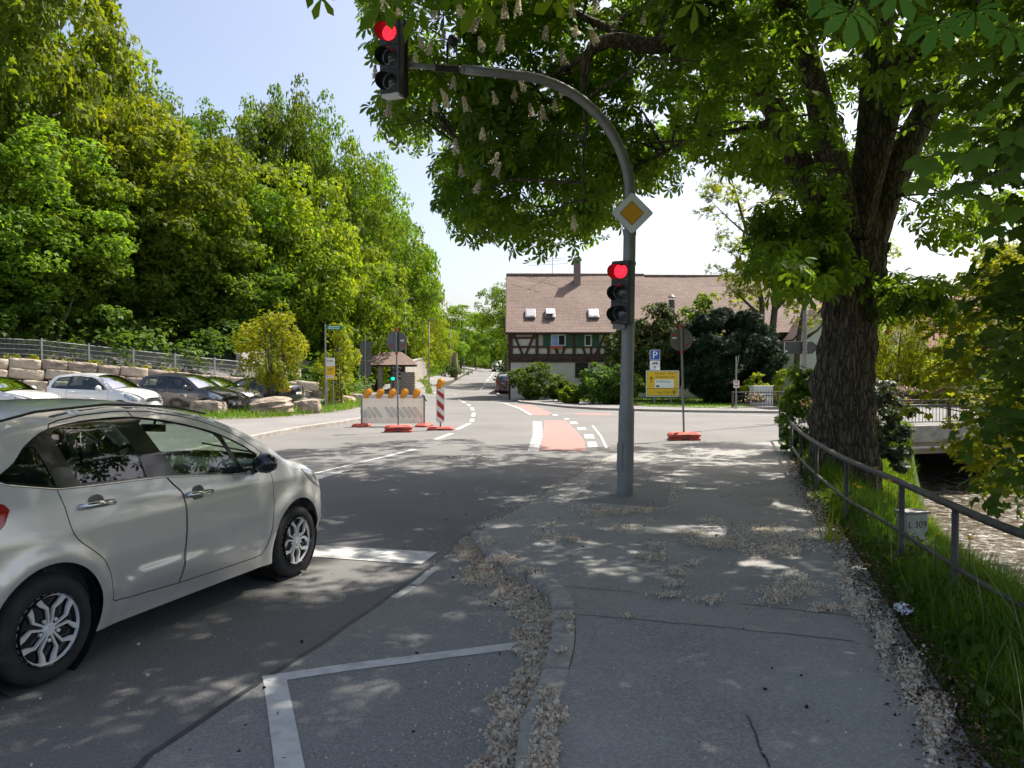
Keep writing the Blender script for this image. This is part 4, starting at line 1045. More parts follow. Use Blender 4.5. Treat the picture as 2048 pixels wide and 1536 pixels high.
b1 = G(797, 864); round_sign_back('round_road_sign', (b1.x, b1.y, .0), 2.98, .62, 'round grey sign back on a post in red foot plates, before the white barrier', R(4), R(-1.2), True, 1)
b2 = G(1368, 880); round_sign_back('round_road_sign', (b2.x, b2.y, .0), 2.93, .60, 'round grey sign back on a leaning post alone in the junction mouth', R(-3), R(-1.6), True, -1)
# tall construction sign panel seen from behind
b3 = GT(731, 806)
o = root('tall_sign_panel', (b3.x, b3.y, gz(b3.x, b3.y)), R(3), 'tall grey panel of a diversion sign seen from behind, left of the barrier', 'road sign')
footplate(o, 0.1, 0)
mb = MB(); mb.box((0, 0, 1.9), (.05, .05, 3.6)); mb.build('post', M['galv'], o)
for z0, z1 in ((1.62, 2.42), (2.44, 2.92), (2.94, 3.52)):
    mb = MB(); mb.box((0, .05, (z0 + z1) / 2), (.66, .02, z1 - z0)); p = mb.build('panel', M['greysign'], o)
    mb = MB()
    for x in (-.22, .22): mb.box((x, .038, z1 - .05), (.1, .006, .022))
    mb.build('red_print', M['red'], p)

# white crash barrier board with five amber lamps
def warn_lamp(parent, loc, rz=0.0):
    mb = MB(); mb.box((0, 0, .07), (.15, .1, .15)); h = mb.build('lamp', M['orange_d'], parent, loc=loc, rot=(0, 0, rz), bevel=.015)
    T = Matrix.Translation((.07, 0, .19)) @ FRONT
    mb = MB(); mb.lathe([(0, .06), (.06, .052), (.105, .02), (.11, 0), (.105, -.02), (.06, -.052), (0, -.06)], 24, T); mb.build('lens', M['orange'], h, smooth=True)
    mb = MB(); mb.lathe([(.108, -.022), (.122, -.018), (.122, .018), (.108, .022)], 24, T); mb.build('ring', M['orange_d'], h, smooth=True)
    return h
c0 = G(722, 853); c1 = G(850, 853)
bl = (c1 - c0).length; ba = math.atan2(c1.y - c0.y, c1.x - c0.x); bc = (c0 + c1) / 2
o = root('road_barrier', (bc.x, bc.y, 0), ba, 'long white plastic road barrier with five amber lamps and slanted grooves', 'barrier')
BW, BH, Bz = bl, .82, .10
mb = MB(); mb.prism(rect(-BW / 2, Bz, BW / 2, Bz + BH), -.05, 0, FRONT); bd = mb.build('board', M['plastic'], o, bevel=.012)
M['groove'] = mat('moulded_groove', (0.80, 0.78, 0.68), (0.7, 0.68, 0.6), 6, .5)
mb = MB(); gm = MB(); k = 0
for x in (-.96, -.82, -.68, -.5, -.12, .06, .24, .44, .62, .80):
    l = .30 if k > 1 else .17 + .04 * k
    Tm = FRONT @ Matrix.Translation((x, Bz + .36 - (.05 if k < 2 else 0), 0)) @ Matrix.Rotation(R(128), 4, 'Z')
    mb.prism(rrect(l + .1, .065, .032), .004, .014, Tm); gm.prism(rrect(l + .125, .092, .045), .0005, .0035, Tm); k += 1
mb.build('groove', M['groove'], bd); gm.build('groove_shade', mat('groove_shadow_line', (.40, .36, .32), (.34, .31, .28), 6, .6), bd)  # darker outline stands in for the shade round each groove
mb = MB()
for x in (-.85, -.55, -.15, .3, .66, .92):
    for z in (.12, .70): mb.prism(circ(.014, 8, x, Bz + z), .0005, .004, FRONT)
mb.build('rivet', M['greymetal'], bd)
mb = MB(); mb.box((0, .02, Bz + BH + .045), (BW - .1, .03, .09)); mb.build('lamp_rail', M['white'], o)
for i in range(5): warn_lamp(o, (-BW / 2 + .17 + i * (BW - .5) / 4, .0, Bz + BH + .0))
for x in (-BW / 2 + .02, BW / 2 - .02):
    f = footplate(o, 0.0, R(80)); f.location = (x, .0, 0)
    mb = MB(); mb.box((x, .0, .5), (.05, .05, 1.0)); mb.build('upright', M['galv'], o)
mb = MB(); mb.tube([(BW / 2 - .08, -.02, Bz + BH + .12), (BW / 2 + .05, -.04, Bz + BH - .1)], .02, 6); mb.build('handle', M['black'], o)
# striped delineator
c = G(881, 860)
o = root('striped_delineator', (c.x, c.y, 0), R(2), 'upright red and white striped delineator with an amber lamp, right of the barrier', 'delineator')
footplate(o, 0.0, 0, .8, .42)
mb = MB(); mb.box((0, 0, .16), (.05, .05, .14)); mb.build('foot_post', M['galv'], o)
mb = MB(); mb.prism([(-.13, .26), (0, .20), (.13, .26), (.135, 1.26), (-.135, 1.26)], -.03, 0, FRONT); bd = mb.build('panel', M['signwhite'], o, bevel=.008)
mb = MB(); hw = .105
for z in (.28, .62, .96):
    z0, z1 = z, z + .20
    poly = [(-hw, z + .05 + .1), (hw, z - .05), (hw, z + .12), (-hw, z + .32)]
    poly = [(x, min(max(y, .285), 1.225)) for x, y in poly]
    mb.prism(poly, .0005, .002, FRONT)
mb.build('red_stripe', M['red'], bd)
warn_lamp(o, (-.05, .0, 1.26), R(8))

# parking sign, direction board
c = G(1325, 813); dx = c.y / FPX
o = root('direction_sign', (c.x, c.y, .1), 0, 'yellow direction board lettered Kempten 38 km, on two posts before the dark bushes', 'road sign')
bw, bh = 66 * dx, 52 * dx; bz = (812 - 792) * dx - .1
mb = MB()
for x in (-.21, .22): mb.cyl((x * bw * 1.2, .05, -.1), (x * bw * 1.2, .05, bz + bh * .9), .035, n=10)
mb.build('post', M['galv'], o)
T = FRONT @ Matrix.Translation((0, bz + bh / 2, 0))
mb = MB(); mb.prism(rrect(bw, bh, .06), -.02, 0, T); pn = mb.build('panel', M['signwhite'], o)
mb = MB(); mb.prism(rrect(bw - .07, bh - .07, .045), .0005, .003, T); mb.build('black_border', M['signblack'], pn)
mb = MB(); mb.prism(rrect(bw - .10, bh - .10, .04), .0035, .006, T); mb.build('yellow_field', M['yellow'], pn)
M['signink'] = mat('sign_lettering', (0.16, 0.075, 0.005), (0.14, 0.065, 0.005), 4, .5)
mb = MB(); mb.prism(rect(-bw / 2 + .05, bh * -.19 - .012, bw / 2 - .05, bh * -.19 + .012), .0065, .009, T)
def arrow(mb, x, y, l, ang, T, w=.035, head=.11):
    A = T @ Matrix.Translation((x, y, 0)) @ Matrix.Rotation(ang, 4, 'Z')
    mb.prism(rect(-l / 2, -w / 2, l / 2, w / 2), .0065, .009, A)
    for s_ in (1, -1):
        B = A @ Matrix.Translation((l / 2 + .01, 0, 0)) @ Matrix.Rotation(R(180 - s_ * 42), 4, 'Z'); mb.prism(rect(0, -w / 2, head * 1.35, w / 2), .0066, .0092, B)
arrow(mb, -bw * .345, bh * .14, .3, math.pi / 2, T, .045, .12); arrow(mb, bw * .33, -bh * .33, .2, 0, T, .045, .12)
mb.build('arrow', M['signink'], pn)
mb = MB(); mb.prism(rect(-bw * .235, -bh * .165, bw * .34, bh * .155), .0065, .008, T); mb.build('white_field', M['signwhite'], pn)
zc = bz + bh / 2
text('Kempten   38 km', .155, M['signink'], pn, (-bw * .225, -.008, zc + bh * .39), ax='LEFT', sx=.94)
text('Adrazhofen 2 km', .155, M['signink'], pn, (-bw * .225, -.008, zc + bh * .255), ax='LEFT', sx=.94)
text('Waldfriedhof', .15, M['greysign'], pn, (-bw * .21, -.0095, zc + bh * .075), ax='LEFT', sx=.98)
text('Isny 17 km', .155, M['signink'], pn, (-bw * .16, -.008, zc - bh * .335), ax='LEFT', sx=.98)
mb = MB(); mb.prism([(-bw * .2, -bh * .14), (-bw * .1, -bh * .14), (-bw * .1, -bh * .085), (-bw * .15, -bh * .05), (-bw * .2, -bh * .085)], .0085, .0095, T); mb.build('chapel_symbol', M['greysign'], pn)
# parking sign with camper plate
pz = bz + bh + .03; px_ = (1310.5 - 1325) * dx
o2 = root('parking_sign', (c.x + px_, c.y + .12, .1), 0, 'blue parking sign with white P above a camper plate and an arrow plate', 'road sign')
mb = MB(); mb.cyl((0, .04, -.1), (0, .04, pz + 1.05), .035, n=10); mb.build('post', M['galv'], o2)
sw = 20.5 * dx; T2 = FRONT @ Matrix.Translation((0, pz + .51 + sw / 2, 0))
mb = MB(); mb.prism(rrect(sw, sw, .04), -.01, 0, T2); q = mb.build('panel', M['signwhite'], o2)
mb = MB(); mb.prism(rrect(sw - .04, sw - .04, .03), .0005, .003, T2); mb.build('blue_field', M['signblue'], q)
text('P', .52, M['signwhite'], q, (0, -.006, pz + .51 + sw / 2 - .02), sx=1.05, extrude=.002)
T3 = FRONT @ Matrix.Translation((0, pz + .36, 0)); T4 = FRONT @ Matrix.Translation((0, pz + .11, 0))
for TT in (T3, T4):
    mb = MB(); mb.prism(rrect(sw, .24, .02), -.01, 0, TT); q = mb.build('plate', M['signwhite'], o2)
    mb = MB()
    if TT is T3:
        mb.prism([(-.15, -.045), (.15, -.045), (.15, .03), (.12, .06), (-.04, .06), (-.05, .02), (-.11, .01), (-.15, -.02)], .0005, .003, TT)
        mb.prism(circ(.03, 12, -.08, -.05), .001, .0035, TT); mb.prism(circ(.03, 12, .08, -.05), .001, .0035, TT); mb.build('camper_symbol', M['signblack'], q)
        mb = MB(); mb.prism(rect(-.02, .005, .045, .04), .0035, .0045, TT); mb.prism(rect(.07, .005, .12, .04), .0035, .0045, TT); mb.build('symbol_window', M['signwhite'], q)
    else:
        arrow(mb, 0, 0, .14, math.pi / 2, TT, .026, .07); mb.build('arrow', M['signblack'], q)

# far pedestrian signal in front of the house
c = G(1072, 798)
o = root('pedestrian_signal', (c.x, c.y, .1), 0, 'slim post with a green traffic light in front of the half-timbered house', 'traffic signal')
mb = MB(); mb.cyl((0, 0, -.1), (0, 0, 4.35), .055, .045, n=10); mb.build('post', M['galv'], o, smooth=True)
signal_head(o, (.06, -.16, 2.3), R(-6), 'green', .30, .30, .1)
signal_head(o, (-.32, .02, 2.25), R(-80), None, .30, .30, .1)
mb = MB(); mb.box((-.05, -.06, .75), (.16, .12, .22)); mb.build('push_button', M['amber'], o); mb = MB(); mb.lathe([(0, -.1), (.09, -.06), (.09, .06), (0, .1)], 10, Matrix.Translation((0, -.06, 4.3))); mb.build('detector', M['greymetal'], o)
# far signal behind the barrier, left
c = GT(786, 792)
o = root('far_signal', (c.x, c.y, gz(c.x, c.y)), 0, 'green traffic light on a dark post behind the barrier, before the lych gate', 'traffic signal')
zt = (c.y / FPX) * (792 - 735)
mb = MB(); mb.cyl((0, 0, -.1), (0, 0, zt + .2), .06, n=10); mb.build('post', M['brownmetal'], o)
signal_head(o, (.02, -.16, zt - .42), R(4), 'green', .32, .31, .105); signal_head(o, (.36, .1, zt - .4), R(80), None, .3, .3, .1)

# arrow-shaped direction sign seen from behind on a lamp post, right
c = P(1609, 745, 27.0)
lp = root('lamp_post', (c.x, c.y, 0.0), 0, 'grey lamp post rising into the chestnut leaves behind the big trunk', 'lamp post')
mb = MB(); mb.cyl((0, 0, -.2), (0, 0, 7.5), .085, .06, n=14); mb.build('pole', M['galv'], lp, smooth=True)
mb = MB(); mb.tube([(0, 0, 7.5), (-.3, -.3, 7.7), (-.9, -.9, 7.75)], .04, 8); mb.build('bracket', M['galv'], lp)
mb = MB(); mb.box((-1.1, -1.1, 7.75), (.7, .25, .12), (0, 0, R(45))); mb.build('lantern', M['galv'], lp, bevel=.03)
zs = P(1600, 695, 27.0).z
asn = root('arrow_sign', (c.x, c.y - .02, zs), 0, 'arrow-shaped direction sign seen from behind, pointing at the chestnut trunk', 'road sign')
d_ = 27.0 / FPX
T = FRONT @ Matrix.Translation((-.07, 0, 0))
pol = [(-37 * d_, -.22), (21 * d_, -.22), (36 * d_, 0), (21 * d_, .22), (-37 * d_, .22)]
mb = MB(); mb.prism(pol, -.12, -.1, T); q = mb.build('panel', M['greysign'], asn, bevel=.006)
mb = MB()
for z in (-.14, .14): mb.lathe([(.087, -.02), (.095, -.02), (.095, .02), (.087, .02)], 16, Matrix.Translation((0, .02, z)))
mb.build('clamp', M['galv'], asn)
mb = MB(); mb.prism(rect(-35 * d_, -.20, -34 * d_, .2), -.0995, -.098, T); mb.prism(rect(-33 * d_, -.15, -29 * d_, -.1), -.0995, -.098, T); mb.build('edge_mark', M['signwhite'], q)

# thin post with a small red and white sign
c = G(1472, 822)
o = root('small_sign_post', (c.x, c.y, .0), 0, 'thin white post with a small red and white plate at the railing end', 'road sign')
dd = c.y / FPX
mb = MB(); mb.cyl((0, 0, -.1), (0, 0, 110 * dd), .035, n=8); mb.cyl((.02, .02, 80 * dd), (.13, .02, 112 * dd), .02, n=6); mb.build('post', M['galv'], o)
for k, z in enumerate((50, 57.5)):
    mb = MB(); mb.box((0, -.05, z * dd), (.26, .015, 7 * dd)); q = mb.build('plate', M['signwhite'], o); mb = MB(); mb.box((0, -.06, z * dd + .02), (.2, .006, .05)); mb.box((0, -.06, z * dd - .04), (.16, .006, .02)); mb.build('red_print', M['red'], q)
# white cabinet and flower boxes at the far railing
c = P(1522, 820, 38.2)
o = root('white_cabinet', (c.x, c.y, 0.0), R(8), 'white utility cabinet behind the far railing, beside a flower box', 'cabinet')
mb = MB(); mb.box((0, 0, .52), (1.0, .5, 1.04)); mb.box((0, 0, 1.07), (1.06, .56, .06)); mb.build('body', M['white'], o, bevel=.01)
mb = MB()
for i in range(7): mb.box((-.42 + i * .14, -.255, .5), (.015, .012, .85))
mb.build('door_rib', M['greymetal'], o)
def flower_box(x, y, z, rz, w, seed, label, grp='flower boxes hung on the bridge railings'):
    o = root('flower_box', (x, y, z), rz, label, 'flower box', grp)
    mb = MB(); mb.box((0, 0, 0), (w, .2, .18)); mb.build('trough', M['brownmetal'], o, bevel=.01)
    rng = np.random.default_rng(seed)
    n = 260; pos = rng.normal(0, 1, (n, 3)) * np.array([w * .27, .12, .09]) + np.array([0, -.03, .18]); pos[:, 2] -= .5 * np.abs(pos[:, 1])
    for nm, m_, k, sz in (('leaves', M['leaf_shrub'], 160, .07), ('blooms', None, 200, .05)):
        q = pos[rng.permutation(n)[:k]] + (np.array([0, -.03, .03]) if m_ is None else 0)
        V, F = leaf_cloud(rng, q, sz); mm = m_ or bloom_mats[seed % 2]
        link(nm, np_mesh(nm, V, F, mm, False, np.repeat(rng.random(k), 4)), o)
def leaf_cloud(rng, q, sz):
    k = len(q); a = rng.normal(0, 1, (k, 3)); a /= np.linalg.norm(a, axis=1)[:, None]; b = rng.normal(0, 1, (k, 3)); b -= a * (a * b).sum(1)[:, None]; b /= np.linalg.norm(b, axis=1)[:, None]
    s = (sz * rng.uniform(.6, 1.3, k))[:, None]
    V = np.stack([q - a * s, q + b * s * .6, q + a * s, q - b * s * .6], 1).reshape(-1, 3)
    return V, np.arange(4 * k).reshape(k, 4)
bloom_mats = [leafmat('pink_bloom', (.5, .1, .13), (.65, .25, .25), (.75, .5, .45), .25, (1, .8, .8)), leafmat('white_pink_bloom', (.7, .5, .45), (.75, .6, .55), (.7, .3, .3), .25, (1, .9, .9))]
c = P(1510, 797, 37.0); flower_box(c.x, c.y, c.z - .1, R(17), 1.0, 1, 'flower box of white and pink blooms on the far railing before the white cabinet')
q = (7.55, 20.35); flower_box(q[0], q[1], .72, R(37), .9, 2, 'flower box with salmon blooms beside the thick end post of the near railing')
for i, (s_, lab) in enumerate(((12.4, 'flower box with pink blooms on the far railing, nearest the chestnut trunk'), (15.1, 'flower box with pink blooms on the far railing, second to the right of the trunk'), (17.6, 'flower box with white and pink blooms on the far railing, farthest right'))):
    q = bpt(s_, 12.4); flower_box(q[0], q[1], .72, math.atan2(BD[1], BD[0]), 1.9, 5 + i, lab)
for i, (s_, lab) in enumerate(((.3, 'flower box with salmon blooms on the near railing, right beside the trunk'), (3.7, 'flower box with salmon blooms on the near railing, right of the near barred post'))):
    q = bpt(s_, .2); flower_box(q[0], q[1], .68, math.atan2(BD[1], BD[0]), 1.2, 8 + i, lab)

# signs on the left verge
c = G(651, 826)
o = root('green_way_sign', (c.x, c.y, .1), 0, 'thin grey post carrying a narrow green arrow sign, before the shrubs', 'road sign')
dd = c.y / FPX; zt = (826 - 655) * dd
mb = MB(); mb.cyl((0, 0, -.1), (0, 0, zt + .05), .035, n=8); mb.build('post', M['galv'], o)
mb = MB(); mb.prism([(0.06, -.1), (.70, -.1), (.82, 0), (.70, .1), (.06, .1)], -.02, 0.0, FRONT @ Matrix.Translation((0, zt - .1, 0))); q = mb.build('arrow_panel', M['signgreen'], o)
mb = MB()
for y, l in ((.03, .5), (-.035, .48)): mb.prism(rect(.13, y - .013, .13 + l, y + .013), .0005, .002, FRONT @ Matrix.Translation((0, zt - .1, 0)))
mb.build('white_print', M['signwhite'], q)
c = G(660, 822)
o = root('yellow_stop_sign', (c.x, c.y, .1), R(-3), 'white and yellow sign board on twin posts in the verge before the narrow shrub', 'road sign')
dd = c.y / FPX; z0 = (822 - 764) * dd; zm = (822 - 737) * dd; z1 = (822 - 720) * dd
mb = MB()
for x in (-.13, .15): mb.cyl((x, .04, -.1), (x, .04, z1), .025, n=8)
mb.build('post', M['galv'], o)
hw = 9.5 * dd
mb = MB(); mb.prism(rrect(2 * hw, z1 - zm, .03), -.02, 0, FRONT @ Matrix.Translation((0, (z1 + zm) / 2, 0))); q = mb.build('white_panel', M['signwhite'], o)
mb = MB(); mb.prism(rrect(2 * hw, zm - z0 - .01, .03), -.02, 0, FRONT @ Matrix.Translation((0, (z0 + zm) / 2, 0))); q2 = mb.build('yellow_panel', M['yellow'], o)
mb = MB(); mb.prism(rect(-hw + .05, z0 + .07, hw - .05, z0 + .2), .0005, .002, FRONT); mb.build('white_field', M['signwhite'], q2)
mb = MB()
for x, y, w, h_ in ((-.1, z1 - .13, .03, .1), (.04, z1 - .12, .2, .02), (.04, z1 - .17, .17, .02)): mb.prism(rect(x - w / 2, y - h_ / 2, x + w / 2, y + h_ / 2), .0005, .002, FRONT)
for x, y, w, h_ in ((.02, zm - .12, .22, .02), (.02, zm - .17, .18, .02), (-.1, z0 + .135, .03, .08), (.03, z0 + .135, .18, .02)): mb.prism(rect(x - w / 2, y - h_ / 2, x + w / 2, y + h_ / 2), .0022, .0035, FRONT)
mb.build('lettering', M['greysign'], q)
for px_, py_, h_, w_, lab in ((596, 790, 52, 12, 'small white plate on a thin post before the concrete wall'), (683, 800, 105, 17, 'small grey box sign on a post behind the narrow shrub')):
    c = GT(px_, py_); dd = c.y / FPX
    o = root('small_post_sign', (c.x, c.y, c.z), 0, lab, 'road sign'); zt = h_ * dd
    mb = MB(); mb.cyl((0, 0, -.1), (0, 0, zt + .5), .03, n=8); mb.build('post', M['galv'], o)
    mb = MB(); mb.box((0, -.05, zt - 8 * dd), (w_ * dd, .04, 16 * dd)); mb.build('plate', M['signwhite'] if px_ < 600 else M['greymetal'], o)
c = GT(700, 795); o = root('litter_bin', (c.x, c.y, gz(c.x, c.y) + .1), 0, 'dark round litter bin before the low rubble wall', 'bin'); mb = MB(); mb.lathe([(0, 0), (.25, 0), (.3, .75), (.34, .78), (.34, .85), (.1, 1.0), (0, 1.0)], 16); mb.build('body', M['black'], o, auto=40); mb = MB(); mb.lathe([(.345, .79), (.36, .79), (.36, .83), (.345, .83)], 16); mb.build('rim', M['greymetal'], o)
# lamp posts uphill
for px_, py_, top, lab in ((811, 782, 598, 'tall thin lamp post beside the beige garden wall'), (901, 752, 655, 'lamp post behind the stump on the uphill verge'), (928, 742, 672, 'lamp post with a grey box near the hill crest'), (858, 762, 640, 'thin lamp post at the end of the garden wall')):
    c = GT(px_, py_); dd = c.y / FPX; h_ = (py_ - top) * dd
    o = root('lamp_post', (c.x, c.y, c.z), 0, lab, 'lamp post', 'lamp posts along the uphill road')
    mb = MB(); mb.cyl((0, 0, -.2), (0, 0, h_), .07, .045, n=8); mb.build('pole', M['galv'], o, smooth=True)
    mb = MB(); mb.box((.25, 0, h_ + .02), (.7, .2, .1)); mb.build('lantern', M['galv'], o, bevel=.03)

# pedestrian guard rail of grey pipe along the bank
gr = root('guard_rail', (RAIL[0][0], RAIL[0][1], 0), 0, 'grey tubular guard rail along the grassy bank beside the pavement', 'guard rail')
rp = smooth_line([(x - RAIL[0][0], y - RAIL[0][1], (.72 if y < 18 else .70)) for x, y in RAIL], 5)
mb = MB(); mb.tube(rp, .031, 12); mb.build('top_rail', M['steel'], gr, smooth=True)
mb = MB(); mb.tube([p - Vector((0, 0, .46)) for p in rp], .02, 8); mb.build('lower_rail', M['steel'], gr, smooth=True)
for (x, y) in ((3.25, 4.0), (3.40, 5.93), (3.63, 7.2), (3.98, 9.2), (4.45, 11.3), (5.0, 13.4), (5.6, 15.5), (6.25, 17.6)):
    mb = MB(); mb.cyl((0, 0, -.6), (0, 0, .70), .026, n=10); mb.build('post', M['steel'], gr, smooth=True, loc=(x - RAIL[0][0], y - RAIL[0][1], 0))
# boundary stone
c = P(1824, 1062, 8.4)
o = root('marker_stone', (c.x, c.y, c.z - .25), R(14), 'white marker stone lettered L 309, half hidden in the grass', 'marker stone')
M['markerstone'] = mat('marker_paint', (.55, .55, .5), (.36, .38, .34), 9, .8, bmp=.3)
mb = MB(); mb.box((0, 0, .2), (.27, .16, .5)); st = mb.build('stone', M['markerstone'], o, bevel=.012)
mb = MB(); mb.box((0, 0, .462), (.31, .2, .03)); mb.build('cap', M['galv'], o, bevel=.008)
text('L 309', .105, M['signblack'], st, (.0, -.0815, .33), sx=1.0)

# ================================================================== CARS
def wheel_parts(parent, loc, r, side, style, hub='silverplastic'):
    """wheel centre at loc, axle along local y, outer face towards side (-1 = -y)"""
    T = Matrix.Translation(loc) @ Matrix.Rotation(math.pi / 2 * (1 if side < 0 else -1), 4, 'X')   # local z -> outwards
    rr = r * .655
    mb = MB(); mb.lathe([(0, -.02), (rr * .9, -.03), (rr, .02), (rr, -.16), (0, -.16)], 28, T); w = mb.build('wheel', M['blackgloss'], parent, auto=40)
    mb = MB(); mb.lathe([(rr - .004, -.17), (r * .9, -.185), (r * .975, -.165), (r, -.13), (r, -.06), (r * .975, -.022), (r * .9, .004), (rr + .012, .0), (rr - .004, -.025)], 40, T); mb.build('tyre', M['rubber'], w, smooth=True)
    mb = MB(); mb.lathe([(rr - .016, -.012), (rr - .010, .004), (rr - .002, .004), (rr, -.012)], 40, T)
    mb.lathe([(0, .006), (rr * .14, .006), (rr * .20, -.008), (rr * .20, -.02)], 20, T)
    if style == 'twin':
        for i in range(5):
            for s_ in (-1, 1):
                A = T @ Matrix.Rotation(2 * math.pi * i / 5 + .25, 4, 'Z')
                def pp(rad, ang): return (rr * rad * math.cos(R(ang * s_)), rr * rad * math.sin(R(ang * s_)))
                mb.prism([pp(.16, 6), pp(.62, 7), pp(.78, 17), pp(.965, 21), pp(.965, 32), pp(.76, 27), pp(.58, 13.5), pp(.16, 26)], -.016, .001, A)
    else:
        for i in range(7):
            A = T @ Matrix.Rotation(2 * math.pi * i / 7, 4, 'Z'); mb.prism([(rr * .15, -.02), (rr * .97, -.035), (rr * .97, .035), (rr * .15, .02)], -.015, .0, A)
    mb.build('rim', M[hub], w)
    mb = MB()
    for i in range(5):
        a = 2 * math.pi * i / 5 + .25 + math.pi / 5; mb.lathe([(0, .004), (.011, .002), (.012, -.012)], 8, T @ Matrix.Translation((rr * .3 * math.cos(a), rr * .3 * math.sin(a), 0)))
    mb.build('wheel_bolt', M['silverplastic'], w)
    return w

def offset_poly(p, d):
    n = len(p); a = sum(p[i][0] * p[(i + 1) % n][1] - p[(i + 1) % n][0] * p[i][1] for i in range(n)); sg = 1 if a > 0 else -1; out = []
    for i in range(n):
        u = Vector(p[i]) - Vector(p[i - 1]); v = Vector(p[(i + 1) % n]) - Vector(p[i])
        if u.length < 1e-6 or v.length < 1e-6: out.append(tuple(p[i])); continue
        u.normalize(); v.normalize(); nn = Vector((-u.y, u.x)) + Vector((-v.y, v.x))
        if nn.length < 1e-6: nn = Vector((-u.y, u.x))
        nn.normalize(); c = max(.4, nn.dot(Vector((-u.y, u.x)))); q = Vector(p[i]) - nn * sg * d / c; out.append((q.x, q.y))
    return out

def sm2(pts, n=5): return [(p.x, p.y) for p in smooth_line([(a, b, 0) for a, b in pts], n)]

